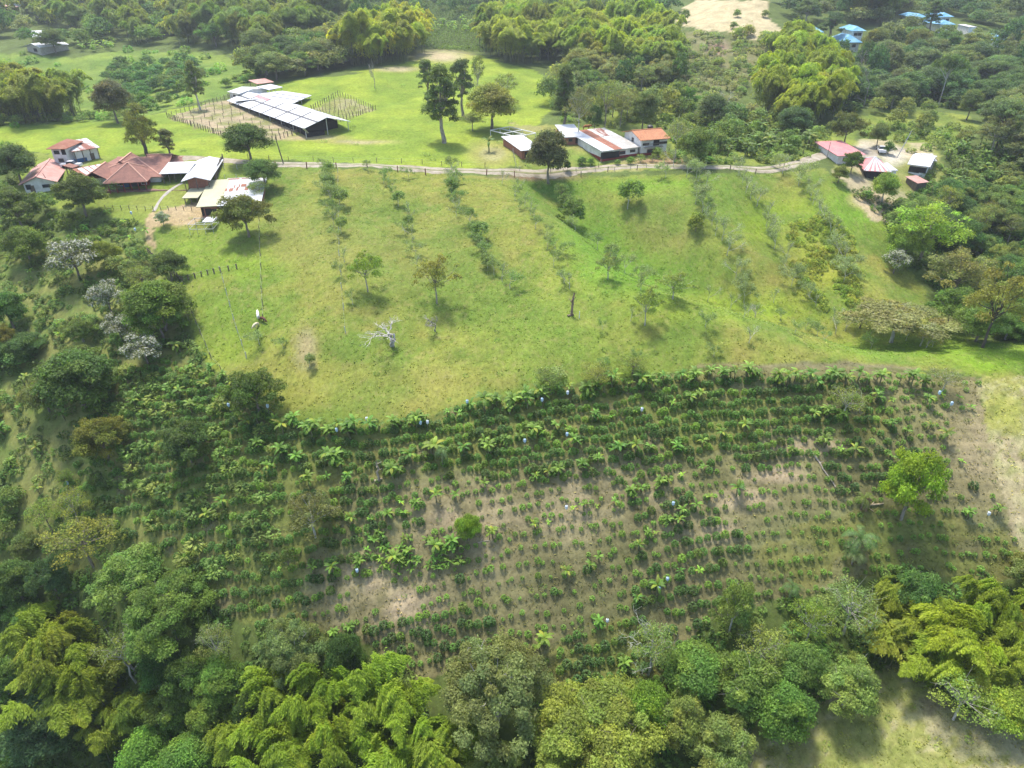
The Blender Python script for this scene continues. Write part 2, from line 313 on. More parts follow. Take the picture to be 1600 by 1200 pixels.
def landcover(x, y, z):
    px, py = pix(x, y, z)
    k = np.clip(y/100, .6, 1.8)
    wx = (fbm(x/5, y/5, 11, 3)-.5)*26/k; wy = (fbm(x/5, y/5, 12, 3)-.5)*18/k
    qx, qy = px+wx, py+wy
    A = np.zeros((len(x), 3)); A[:] = (.072, .105, .032); G = np.full(len(x), .25)
    n1 = fbm(x/9, y/9, 21, 4); n2 = fbm(x/30, y/30, 22, 3); n3 = fbm(x/3, y/3, 23, 3)
    A *= (.7+.7*n1)[:, None]
    def setz(mask, c1, c2, nn, g):
        t = np.clip((nn-.36)/.28, 0, 1)[:, None]
        col = np.array(c1)*(1-t)+np.array(c2)*t
        A[mask] = col[mask]; G[mask] = g
    OL = (.135, .165, .040); LG = (.085, .165, .020); YG = (.19, .235, .035); DRY = (.27, .225, .115); SOIL = (.19, .135, .082); SOIL2 = (.27, .21, .135)
    setz(inpoly(qx, qy, LEFTZ), (.10, .145, .04), (.155, .175, .062), n3, .7)
    setz(inpoly(qx, qy, SLOPE_L), (.095, .16, .035), (.145, .21, .045), n1, .5)
    setz(inpoly(qx, qy, MEADOW_L), (.13, .20, .03), (.19, .255, .036), n1, .5)
    setz(inpoly(qx, qy, MEADOW_M), (.10, .15, .03), (.17, .21, .045), n1, .6)
    setz(inpoly(qx, qy, MEADOW_R), (.10, .15, .03), (.16, .20, .045), n1, .7)
    setz(inpoly(qx, qy, SCRUBHILL), (.07, .10, .035), (.15, .15, .07), n1, .8)
    setz(inpoly(qx, qy, DRYHILL), (.33, .28, .16), (.40, .34, .20), n3, .3)
    setz(inpoly(qx, qy, PASTURE), (.098, .155, .03), (.165, .19, .045), n1, 1)
    def blend(poly_or_w, col, amt=1.0):
        wgt = np.clip(poly_or_w*amt, 0, 1)[:, None]
        A[:] = A*(1-wgt)+np.array(col)*wgt
    past = inpoly(qx, qy, PASTURE)
    n4 = fbm(x/1.4, y/1.0, 24, 3); n5 = fbm(x/6, y/4, 25, 3)
    blend(np.clip(n4*4-2.1, 0, 1)*past*.55, (.075, .14, .022)); blend(np.clip(n5*4-2.3, 0, 1)*past*.6, (.20, .19, .06)); blend(np.clip(1-np.abs(n5-.5)/.012, 0, 1)*past*.5*(px < 900), (.22, .19, .09))
    # lush strips
    for (cx, cy, rx, ry, c, a) in [(380,450,70,90,(.13,.215,.024),.9),(300,400,60,60,(.12,.20,.025),.8),(350,540,60,40,(.15,.215,.03),.7),(860,300,60,30,(.055,.15,.015),.9),
        (930,370,80,60,(.085,.19,.02),.8),(1000,430,120,45,(.08,.19,.018),.8),(1120,330,90,60,(.10,.19,.025),.6),(1190,345,40,30,(.17,.25,.02),.9),(1240,350,60,50,(.15,.23,.02),.7),
        (1330,330,70,55,(.10,.20,.02),.9),(1150,480,180,26,(.15,.225,.026),.8),(1420,545,140,22,(.10,.20,.02),.8),(1570,560,90,24,(.12,.225,.014),1),(1000,290,120,16,(.10,.20,.02),.8),
        (900,560,180,40,(.105,.17,.03),.6),(850,500,120,60,(.10,.175,.028),.6),(660,600,120,40,(.20,.20,.06),.7),(500,600,120,50,(.19,.20,.05),.8),(480,360,90,60,(.155,.17,.05),.7),
        (480,545,22,40,(.26,.21,.11),.8),(270,340,40,15,(.27,.22,.11),.8),(1290,430,50,70,(.19,.22,.035),.8),(1050,350,80,50,(.15,.17,.05),.6),(640,400,160,90,(.125,.155,.045),.5)]:
        wgt = ell(qx, qy, cx, cy, rx, ry)*a*np.clip(n1*2.2-.25, 0, 1)*past
        blend(wgt, c)
    # coffee field soil
    m = inpoly(qx, qy, COFFEE)
    setz(m, (.122, .110, .050), (.182, .158, .076), n1, .45)
    gr = ell(qx, qy, 300, 720, 190, 230)+ell(qx, qy, 400, 900, 170, 140)*.8+ell(qx, qy, 620, 690, 330, 60)*.8+ell(qx, qy, 900, 650, 300, 70)*.7+ell(qx, qy, 980, 1040, 150, 60)*.7+ell(qx, qy, 1400, 860, 220, 70)*.8+ell(qx, qy, 1130, 640, 300, 60)*.5+.24
    blend(np.clip(gr, 0, 1)*np.clip(n3*2.6-.4, 0, 1)*m, (.115, .145, .042), .9)
    for (cx, cy, rx, ry, a) in [(600,940,110,55,1),(720,800,80,60,.7),(560,900,80,40,.7),(1100,830,60,20,1),(1160,780,50,20,1),(1210,740,50,16,1.2),(1260,697,60,16,1.2),(960,770,110,60,.5),(860,800,90,60,.5),(700,880,120,50,.4),(1530,700,60,110,.5)]:
        blend(ell(qx, qy, cx, cy, rx, ry)*a*np.clip(n3*2.4-.5, 0, 1)*m, (.33, .26, .16))
    setz(inpoly(qx, qy, FIELD_R), (.24, .24, .09), (.37, .32, .18), n3, .8)
    blend(ell(qx, qy, 1570, 640, 60, 50)*inpoly(qx, qy, FIELD_R), (.21, .24, .055), .8)
    # path under the pasture edge
    blend(np.clip(1-np.abs(qy-(572+(qx-1200)*.01))/6, 0, 1)*((qx > 1080) & (qx < 1440)), (.20, .16, .09), .8)
    setz(inpoly(qx, qy, HILL_BR), (.175, .20, .07), (.27, .245, .13), n1, .7)
    hb = inpoly(qx, qy, HILL_BR) | inpoly(qx, qy, FIELD_R)
    blend(np.clip(n3*4-2.2, 0, 1)*hb, (.15, .115, .065), .7); blend(np.clip(n4*5-2.7, 0, 1)*hb, (.12, .15, .04), .7); blend(np.clip(1.9-n4*5, 0, 1)*hb, (.33, .28, .16), .6)
    setz(inpoly(qx, qy, [(262,184),(357,154),(474,205),(420,223),(358,217)]), (.16,.17,.07), (.30,.24,.15), n3, .5)
    setz(inpoly(qx, qy, [(487,172),(528,149),(587,172),(527,192)]), (.14,.17,.05), (.23,.22,.10), n3, .5)
    setz(inpoly(qx, qy, YARD_L), (.13, .19, .035), (.17, .21, .05), n1, .6)
    setz(inpoly(qx, qy, TRACK_L), (.27, .21, .11), (.32, .25, .14), n1, .5)
    setz(inpoly(qx, qy, YARD_M), (.13, .19, .04), (.22, .22, .08), n1, .6)
    setz(inpoly(qx, qy, YARD_R), (.16, .19, .06), (.33, .28, .17), n1, .5)
    for (cx, cy, rx, ry, c, a) in [(690,88,45,10,(.36,.29,.18),.9),(620,108,40,5,(.34,.27,.17),.8),(480,215,60,5,(.34,.27,.15),.9),(560,222,60,4,(.32,.27,.15),.8),(770,240,40,22,(.24,.22,.10),.9),(1352,312,26,14,(.42,.33,.2),1),(1375,325,26,16,(.42,.33,.2),1),(505,190,60,10,(.10,.2,.02),.6),(1395,245,24,16,(.42,.38,.3),1),(1352,235,20,14,(.40,.37,.3),1),(845,277,70,5,(.2,.13,.085),1),(1030,252,60,6,(.25,.16,.1),.9),(1120,75,18,14,(.25,.16,.12),.9),(105,255,30,9,(.34,.31,.26),.9)]:
        blend(ell(px+wx*.3, py+wy*.3, cx, cy, rx, ry), c, a)
    gm = (A[:, 1] > A[:, 0]*1.02)[:, None]; A = np.where(gm, A*np.array([1.05, 1.0, .82]), A)
    return np.clip(A, .005, .6), G

def build_ground():
    ys = [14.0]
    while ys[-1] < 900: ys.append(ys[-1]+max(.32, ys[-1]*.0058))
    ys = np.array(ys); u = np.linspace(-1, 1, 520)
    hw = ys*.95+45
    X = u[None, :]*hw[:, None]; Y = np.repeat(ys[:, None], len(u), 1)
    Z = height(X, Y)
    V = np.stack([X, Y, Z], -1).reshape(-1, 3)
    # small real relief: tussocks and terrace lips
    nr = (fbm(V[:, 0]/1.3, V[:, 1]/1.3, 40, 2)-.5)*.22
    px, py = pix(V[:, 0], V[:, 1], V[:, 2]); co = inpoly(px, py, COFFEE)
    rr = rowcoord(V[:, 0], V[:, 1]); f = rr-np.floor(rr)
    nr = nr+co*(np.where(f < .75, -f*.30, -.30*.75+(f-.75)*.9)+.1)*.9
    V[:, 2] += nr*np.clip(2-V[:, 1]/160, 0, 1)
    r, c = X.shape
    i = np.arange(r*c).reshape(r, c)
    F = np.stack([i[:-1, :-1], i[:-1, 1:], i[1:, 1:], i[1:, :-1]], -1).reshape(-1, 4)
    A, G = landcover(V[:, 0], V[:, 1], V[:, 2])
    me = mesh_np('ground', V, F, [GROUND], tint=A, smooth=True, fattr={'grassy': G})
    o = put('ground', me); tag(o, kind='structure'); return o
# coffee rows run along these contour lines (row number as a function of place)
def rowcoord(x, y):
    x = np.asarray(x, float); y = np.asarray(y, float)
    xs = np.array([-80, -45, -34, -22, 0, 25, 40, 60, 90]); g = np.array([6.5, 2.2, 1.0, .9, 4.2, 8.6, 10.2, 10.4, 9.0])
    return (y-np.interp(x, xs, g)-(fbm(x/14, y/14, 77, 2)-.5)*2.2)/1.56
build_ground()

# ------------------------------------------------------------------ foliage geometry
def quads(P, Nn, size, asp, rs):
    """rhombic leaves: centre P, normal Nn"""
    n = len(P); Nn = Nn/np.maximum(np.linalg.norm(Nn, axis=1), 1e-6)[:, None]
    r = rs.normal(size=(n, 3)); a = np.cross(Nn, r); a /= np.maximum(np.linalg.norm(a, axis=1), 1e-6)[:, None]
    b = np.cross(Nn, a)
    s = np.asarray(size).reshape(-1, 1)*np.ones((n, 1))
    a = a*s; b = b*s*asp
    V = np.stack([P-a, P-b-Nn*s*.15, P+a, P+b-Nn*s*.15], 1).reshape(-1, 3)
    F = np.arange(4*n).reshape(n, 4)
    return V, F
def tube(pts, rad, seg=6):
    pts = np.array(pts, float); n = len(pts); V = []
    for i in range(n):
        t = pts[min(i+1, n-1)]-pts[max(i-1, 0)]; t /= np.linalg.norm(t)+1e-9
        a = np.cross(t, [0.31, .95, .05]); a /= np.linalg.norm(a)+1e-9; b = np.cross(t, a)
        for k in range(seg):
            an = 2*math.pi*k/seg; V.append(pts[i]+(a*math.cos(an)+b*math.sin(an))*rad[i])
    F = []
    for i in range(n-1):
        for k in range(seg):
            F.append((i*seg+k, i*seg+(k+1) % seg, (i+1)*seg+(k+1) % seg, (i+1)*seg+k))
    return np.array(V), np.array(F)
def join(parts):
    V = []; F = []; o = 0
    for v, f in parts: V.append(v); F.append(np.asarray(f)+o); o += len(v)
    return np.concatenate(V), np.concatenate(F)
def wob(p, q, n, amp, rs):
    p = np.array(p, float); q = np.array(q, float)
    out = [p+(q-p)*i/n+(rs.normal(size=3)*amp if 0 < i < n else 0) for i in range(n+1)]
    return out
TPL = {}
def crown_geo(rs, lobes, nleaf, leaf, asp, up=.75, inner=.12, tintv=.22, yel=.12):
    Vs = []; Fs = []; Ts = []; o = 0
    for (c, r, sq) in lobes:
        n = max(8, int(nleaf*(r/1.5)**2)); dr = rs.normal(size=(n, 3)); dr /= np.linalg.norm(dr, axis=1)[:, None]
        low = dr[:, 2] < -.25; dr[low, 2] *= -.6
        rad = r*(1+rs.normal(size=n)*.15-inner*rs.rand(n)*2)*(1+.14*np.sin(dr[:, 0]*5+r*9)*np.sin(dr[:, 1]*6+c[0]*3))
        P = np.array(c)+dr*rad[:, None]*np.array([1, 1, sq])
        nn = dr*.8+rs.normal(size=(n, 3))*.55; nn[:, 2] += up
        V, F = quads(P, nn, leaf*(.55+1.15*rs.rand(n)**2), asp, rs)
        b = 1+rs.uniform(-tintv, tintv); y = rs.uniform(-yel, yel)
        T = np.ones((len(V), 3))*[b*(1+y), b, b*(1-y)]
        Vs.append(V); Fs.append(F+o); Ts.append(T); o += len(V)
    return np.concatenate(Vs), np.concatenate(Fs), np.concatenate(Ts)
def tree_tpl(key, seed, Rr, H, cb, nl, nleaf, leaf, asp=.6, lr=(.3, .45), top=1.0, sq=.75, droop=0, trunk=.03, limbs=True, mat=None, flat=0.0, flower=0.0, twigs=0):
    rs = np.random.RandomState(seed); lobes = []
    zc = H*cb; hh = (H-zc)
    for i in range(nl):
        g = (i+.5)/nl; ph = i*2.39996+rs.uniform(-.4, .4); uz = 1-g*1.25; uz = max(-.25, uz); ur = math.sqrt(max(0, 1-uz*uz))
        r = Rr*rs.uniform(lr[0]*.75, lr[1])
        k = rs.uniform(.66, 1.12)*(1+.16*math.sin(2*ph+seed)+.12*math.sin(3*ph+2*seed))
        cx = math.cos(ph)*ur*(Rr-r*.8)*k; cy = math.sin(ph)*ur*(Rr-r*.8)*k
        cz = zc+hh*.32+max(uz, -.2)*(hh*.68-r*sq*.7)*(1-flat*ur*.2)*rs.uniform(.8, 1.12)+rs.normal()*hh*.04
        if flat: cz = zc+hh*(.55+.3*uz)
        lobes.append(((cx, cy, cz), r, sq))
    lobes.append(((0, 0, zc+hh*.42), Rr*.42, .8))
    V, F, T = crown_geo(rs, lobes, nleaf, leaf, asp)
    mi = None; mats = [mat or LEAFT]
    if flower > 0:
        nq = len(F); zq = V[F[:, 0], 2]; hi = (rs.rand(nq) < flower*np.clip((zq-zc)/hh*1.6, .15, 1)); mi = hi.astype(int); mats.append(FLOWER)
    cm = mesh_np(key+'_crown', V, F, mats, tint=T, mi=mi)
    parts = []; tr = trunk*H; lean = rs.normal(size=2)*.03*H
    tp = (lean[0], lean[1], zc+hh*.25)
    parts.append(tube(wob((0, 0, -.8), tp, 5, .05*tr*6, rs), np.linspace(tr*1.25, tr*.6, 6), 7))
    for (c, r, _) in lobes[:min(len(lobes), 16)]:
        s = np.array(tp)*rs.uniform(.72, 1.0)
        parts.append(tube(wob(s, np.array(c), 3, .04*Rr, rs), np.linspace(tr*.42, tr*.1, 4), 5))
        for k in range(twigs):
            e = np.array(c)+rs.normal(size=3)*r*.7; parts.append(tube(wob(c, e, 2, .03*Rr, rs), [tr*.14, tr*.08, tr*.03], 4))
    tv, tf = join(parts)
    tm = mesh_np(key+'_trunk', tv, tf, [BARK], smooth=True)
    TPL[key] = dict(c=cm, t=tm, R=Rr, H=H, cz=cb+(1-cb)*.5)
tree_tpl('round', 1, 5, 8.5, .22, 28, 640, .155, twigs=2)
tree_tpl('round2', 2, 5, 8.0, .2, 36, 640, .15, lr=(.2, .36), twigs=2)
tree_tpl('round3', 3, 5, 9.5, .25, 24, 680, .16, lr=(.28, .48))
tree_tpl('big', 15, 8, 12, .2, 66, 760, .15, lr=(.14, .28), sq=.8, twigs=3)
tree_tpl('lumpy', 4, 7, 10, .3, 64, 820, .145, lr=(.13, .21), twigs=2)
tree_tpl('lumpy2', 5, 5.5, 8.5, .3, 38, 760, .15, lr=(.17, .27), twigs=2)
tree_tpl('umbrella', 6, 6.5, 8, .5, 34, 380, .17, lr=(.18, .28), sq=.5, flat=1, twigs=2)
tree_tpl('tall', 7, 4, 15, .16, 34, 520, .18, lr=(.28, .45))
tree_tpl('tall2', 8, 3.4, 14, .2, 26, 500, .18, lr=(.3, .5))
tree_tpl('open', 16, 5, 9, .3, 26, 420, .14, lr=(.14, .27), twigs=3, trunk=.02)
tree_tpl('sparse', 9, 5, 9, .35, 22, 190, .145, lr=(.22, .36), twigs=5, trunk=.02)
tree_tpl('sparse2', 10, 5, 10, .4, 28, 160, .14, lr=(.2, .3), twigs=6, trunk=.018)
tree_tpl('flowering', 11, 4.5, 7.5, .25, 24, 420, .20, asp=.45, lr=(.2,.36), flower=.5)
tree_tpl('bush', 12, 2, 2.6, .05, 14, 420, .13, lr=(.3, .5))
tree_tpl('bush2', 13, 2, 2.4, .05, 20, 380, .12, lr=(.25, .4))
tree_tpl('shrub', 14, 2, 3, .1, 11, 260, .13, lr=(.3, .45), twigs=2)
LOW = {}
def low_tpl(key, seed, Rr, H, cb, nl, nleaf, leaf):
    rs = np.random.RandomState(seed); lobes = []
    for i in range(nl):
        uz = max(-.2, 1-(i+.5)/nl*1.25); ur = math.sqrt(max(0, 1-uz*uz)); ph = i*2.4+rs.uniform(-.4, .4); r = Rr*rs.uniform(.3, .45)
        lobes.append(((math.cos(ph)*ur*Rr*.65, math.sin(ph)*ur*Rr*.65, H*cb+H*(1-cb)*(.35+.45*uz)), r, .75))
    V, F, T = crown_geo(rs, lobes, nleaf, leaf, .65)
    return V, F, T
# bare tree: recursive branches
def bare_tpl(key, seed, H, spread, depth_=4, nb=3, r0=.16, white=True):
    rs = np.random.RandomState(seed); parts = []
    def grow(p, dr, L, r, k):
        q = p+dr*L; mid = wob(p, q, 3, L*.07, rs); parts.append(tube(mid, np.linspace(r, r*.6, 4), 5 if k < 3 else 4))
        if k >= depth_: return
        for b in range(nb+(k > 1)):
            nd = dr+rs.normal(size=3)*spread; nd[2] += .18; nd /= np.linalg.norm(nd); grow(mid[2] if b == 0 else q, nd, L*rs.uniform(.5, .85), r*.58, k+1)
    grow(np.array([0, 0, -.4]), np.array([.03, 0, 1.]), H*.30, r0, 0)
    v, f = join(parts); s = H/v[:, 2].max(); v = v*s; Rr = np.percentile(np.hypot(v[:, 0], v[:, 1]), 96)
    TPL[key] = dict(c=None, t=mesh_np(key+'_branches', v, f, [BARK], smooth=True), R=Rr, H=H, cz=.6)
bare_tpl('bare', 21, 7, .6, 5, 2, .15)
bare_tpl('bare2', 22, 6, .55, 4, 3, .12)
bare_tpl('bare3', 23, 8, .7, 5, 2, .16)
# saplings: thin trunk with a haze of small leaves
def sapling_tpl(key, seed, H, nleaf, leafs=.10, spread=.6):
    rs = np.random.RandomState(seed); parts = []; tips = []
    def grow(p, dr, L, r, k):
        q = p+dr*L; mid = wob(p, q, 2, L*.03, rs); parts.append(tube(mid, [r, r*.8, r*.6], 4)); tips.append(q); tips.append(mid[1])
        if k >= 4: return
        for b in range(3):
            nd = dr+rs.normal(size=3)*spread; nd[2] += .25; nd /= np.linalg.norm(nd); grow(q, nd, L*rs.uniform(.55, .85), r*.6, k+1)
    grow(np.array([0, 0, -.3]), np.array([0, 0, 1.]), H*.33, .055, 0)
    v, f = join(parts); s = H/v[:, 2].max(); v = v*s; tips = np.array(tips[6:])*s
    Rr = np.percentile(np.hypot(v[:, 0], v[:, 1]), 95)
    cm = None
    if nleaf:
        P = tips[rs.randint(len(tips), size=nleaf)]+rs.normal(size=(nleaf, 3))*.22; nn = rs.normal(size=(nleaf, 3)); nn[:, 2] = np.abs(nn[:, 2])+.3
        V, F = quads(P, nn, leafs*(.7+.6*rs.rand(nleaf)), .55, rs); cm = mesh_np(key+'_crown', V, F, [LEAFT], tint=np.ones((len(V), 3)))
    TPL[key] = dict(c=cm, t=mesh_np(key+'_trunk', v, f, [BARK], smooth=True), R=Rr, H=H, cz=.6)
sapling_tpl('sapling', 31, 3.6, 900, .09, .36); sapling_tpl('sapling2', 32, 4.2, 1600, .10, .42); sapling_tpl('sapling3', 33, 3.2, 300, .08, .34); sapling_tpl('sapling4', 34, 3.4, 2600, .11, .55)
# bamboo
def plume(rs, base, az, H, reach, nl, leaf=.27, wid=1.2):
    n = 14; t = np.linspace(0, 1, n)
    # culm curve rises then arches
    r = reach*(t**2.2); z = H*(1-(1-np.minimum(t*1.12, 1))**1.6)*(1-.34*np.clip(t-.6, 0, 1)**1.3*2.5)
    pts = np.stack([base[0]+np.cos(az)*r, base[1]+np.sin(az)*r, z+base[2]], -1)
    u = rs.beta(2.0, 1.25, nl)*.80+.20
    cx = np.interp(u, t, pts[:, 0]); cy = np.interp(u, t, pts[:, 1]); cz = np.interp(u, t, pts[:, 2])
    rw = wid*np.clip(np.sin(np.clip((u-.12)/.88, 0, 1)*math.pi)**.6, .12, 1)*(1.05-.35*u)
    an = rs.uniform(0, 2*math.pi, nl); rr = np.sqrt(rs.rand(nl)*.85+.15)*rw*(1+.35*rs.normal(size=nl)*(rs.rand(nl) < .35))*(.8+.35*np.sin(u*37+an*2))
    side = rr*np.cos(an); vert = rr*np.sin(an)*.75
    sx, sy = -math.sin(az), math.cos(az)
    P = np.stack([cx+sx*side, cy+sy*side, cz+vert-np.abs(side)*.45], -1)
    # leaf long axis points outward and hangs
    out = np.stack([sx*np.sign(side)*.6+math.cos(az)*.6, sy*np.sign(side)*.6+math.sin(az)*.6, -np.full(nl, .75)], -1)+rs.normal(size=(nl, 3))*.35
    out /= np.linalg.norm(out, axis=1)[:, None]
    nn = np.stack([sx*np.sign(side)*.3, sy*np.sign(side)*.3, np.ones(nl)], -1)+rs.normal(size=(nl, 3))*.45
    b = np.cross(nn, out); b /= np.linalg.norm(b, axis=1)[:, None]
    L = (leaf*(.6+.8*rs.rand(nl)))[:, None]; W = L*.21
    V = np.stack([P-out*L*.5, P+b*W, P+out*L*.8, P-b*W], 1).reshape(-1, 3); F = np.arange(4*nl).reshape(nl, 4)
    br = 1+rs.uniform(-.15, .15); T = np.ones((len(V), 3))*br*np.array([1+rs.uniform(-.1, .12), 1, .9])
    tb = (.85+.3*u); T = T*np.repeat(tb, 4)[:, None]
    return pts, V, F, T
def bamboo_tpl(key, seed, n, H, reach, nl):
    rs = np.random.RandomState(seed); cp = []; Vs = []; Fs = []; Ts = []; o = 0
    for i in range(n):
        az = i*2.4+rs.uniform(-.5, .5); b = (rs.normal()*1.1, rs.normal()*1.1, -.5); h = H*rs.uniform(.72, 1.05)
        pts, V, F, T = plume(rs, b, az, h, reach*rs.uniform(.45, 1.15), nl, wid=rs.uniform(1.4, 2.4))
        cp.append(tube(pts, np.linspace(.07, .015, len(pts)), 5)); Vs.append(V); Fs.append(F+o); Ts.append(T); o += len(V)
    V = np.concatenate(Vs); Rr = np.percentile(np.hypot(V[:, 0], V[:, 1]), 97)
    v, f = join(cp)
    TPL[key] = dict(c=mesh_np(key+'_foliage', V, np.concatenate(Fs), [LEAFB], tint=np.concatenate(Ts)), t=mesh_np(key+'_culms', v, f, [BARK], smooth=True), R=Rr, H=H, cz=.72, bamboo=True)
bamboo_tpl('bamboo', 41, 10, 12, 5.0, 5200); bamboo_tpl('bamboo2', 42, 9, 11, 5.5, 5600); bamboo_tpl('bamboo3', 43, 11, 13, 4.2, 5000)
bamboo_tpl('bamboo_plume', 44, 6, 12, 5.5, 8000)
# banana
def banana_tpl(key, seed, h, L, nlf, ns=1):
    rs = np.random.RandomState(seed); st = []; Vs = []; Fs = []; Ts = []; o = 0
    for s in range(ns):
        bx, by = (0, 0) if s == 0 else (rs.uniform(-1, 1), rs.uniform(-1, 1)); k = 1 if s == 0 else rs.uniform(.5, .85)
        st.append(tube(wob((bx, by, -.3), (bx+rs.normal()*.15, by+rs.normal()*.15, h*k), 3, .03, rs), [.17, .14, .12, .08], 7))
        for i in range(nlf):
            az = i*2.4+rs.uniform(-.3, .3); ll = L*k*rs.uniform(.75, 1.1); el = rs.uniform(.8, 1.35) if i < nlf*.65 else rs.uniform(.1, .6); n = 7
            dx, dy = math.cos(az), math.sin(az); p = np.array([bx, by, h*k*.96]); a = el; pts = []
            for q in range(n):
                pts.append(p.copy()); p = p+np.array([dx*math.cos(a), dy*math.cos(a), math.sin(a)])*ll/(n-1); a -= rs.uniform(.22, .38)
            wd = [.05, .18, .27, .30, .28, .2, .03]
            sd = np.array([-dy, dx, 0]); V = []
            for q in range(n):
                w_ = wd[q]*L/2.2
                V += [pts[q]+sd*w_+[0, 0, -w_*.35], pts[q], pts[q]-sd*w_+[0, 0, -w_*.35]]
            F = []
            for q in range(n-1): F += [(q*3, q*3+1, q*3+4, q*3+3), (q*3+1, q*3+2, q*3+5, q*3+4)]
            y = rs.rand() < .12; c = np.array([1.5, 1.05, .9]) if y else np.array([1, 1, 1])*rs.uniform(.8, 1.2)
            Vs.append(np.array(V)); Fs.append(np.array(F)+o); Ts.append(np.ones((len(V), 3))*c); o += len(V)
    v, f = join(st)
    TPL[key] = dict(c=mesh_np(key+'_leaves', np.concatenate(Vs), np.concatenate(Fs), [LEAF], tint=np.concatenate(Ts)), t=mesh_np(key+'_stem', v, f, [BARK], smooth=True), R=L*.8, H=h+L*.5, cz=.75, banana=True)
banana_tpl('banana', 51, 2.3, 2.0, 9); banana_tpl('banana2', 52, 2.6, 2.3, 8, 2); banana_tpl('banana3', 53, 1.4, 1.6, 7); banana_tpl('banana4', 54, 2.2, 2.1, 9, 3); banana_tpl('banana5', 55, .7, 1.2, 6)
# palm
def palm_tpl(key, seed, h, L, nf):
    rs = np.random.RandomState(seed); Vs = []; Fs = []; o = 0
    for i in range(nf):
        az = i*2.4; a = rs.uniform(.1, 1.2); p = np.array([0, 0, h]); n = 14; dx, dy = math.cos(az), math.sin(az); sd = np.array([-dy, dx, 0])
        for q in range(n):
            st = np.array([dx*math.cos(a), dy*math.cos(a), math.sin(a)])*L/n; p2 = p+st; a -= .16
            lw = .42*math.sin((q+1.5)/(n+2)*math.pi)*L/2.5
            for s in (1, -1):
                tip = p+sd*s*lw+st*1.6+[0, 0, -lw*.35]; V = np.array([p, p+st*.6, tip, tip-st*.3]); Vs.append(V); Fs.append(np.arange(4)[None]+o); o += 4
            p = p2
    v, f = tube(wob((0, 0, -.3), (0, 0, h), 4, .05, rs), np.linspace(.22, .14, 5), 7)
    V = np.concatenate(Vs)
    TPL[key] = dict(c=mesh_np(key+'_fronds', V, np.concatenate(Fs), [LEAF], tint=np.ones((len(V), 3))), t=mesh_np(key+'_stem', v, f, [BARK], smooth=True), R=L*.85, H=h+L*.5, cz=.75, palm=True)
palm_tpl('palm', 61, 2.2, 2.8, 16)
# coffee shrubs
def coffee_geo(seed, r, h, n, leaf=.11):
    rs = np.random.RandomState(seed)
    t = rs.rand(n); z = h*(.08+.92*t); rad = r*np.sqrt(np.clip(1-(t-.35)**2*1.6, .05, 1))*np.sqrt(rs.rand(n)*.6+.4); an = rs.uniform(0, 2*math.pi, n)
    P = np.stack([np.cos(an)*rad, np.sin(an)*rad, z], -1)
    out = np.stack([np.cos(an), np.sin(an), rs.uniform(-.2, .5, n)], -1)+rs.normal(size=(n, 3))*.25; out /= np.linalg.norm(out, axis=1)[:, None]
    nn = np.tile([0, 0, 1.], (n, 1))+rs.normal(size=(n, 3))*.5; b = np.cross(nn, out); b /= np.linalg.norm(b, axis=1)[:, None]
    L = (leaf*(.7+.6*rs.rand(n)))[:, None]
    V = np.stack([P-out*L, P+b*L*.45, P+out*L*1.2, P-b*L*.45], 1).reshape(-1, 3); F = np.arange(4*n).reshape(n, 4)
    return V, F
COF = []
for k, (r, h, n, lf) in enumerate([(.60, 1.0, 300, .12), (.54, .9, 260, .12), (.40, .7, 140, .11), (.33, .55, 100, .10)]):
    V, F = coffee_geo(70+k, r, h, n, lf); rs = np.random.RandomState(k)
    tt = np.repeat(rs.uniform(.75, 1.25, len(F)), 4)[:, None]*np.ones((1, 3))
    tv, tf = tube([(0, 0, -.15), (0, 0, h*.8)], [.03, .015], 5)
    COF.append(dict(V=V, F=F, T=tt, me=mesh_np('coffee_foliage', V, F, [LEAF], tint=tt), st=mesh_np('coffee_stem', tv, tf, [BARK]), r=r))

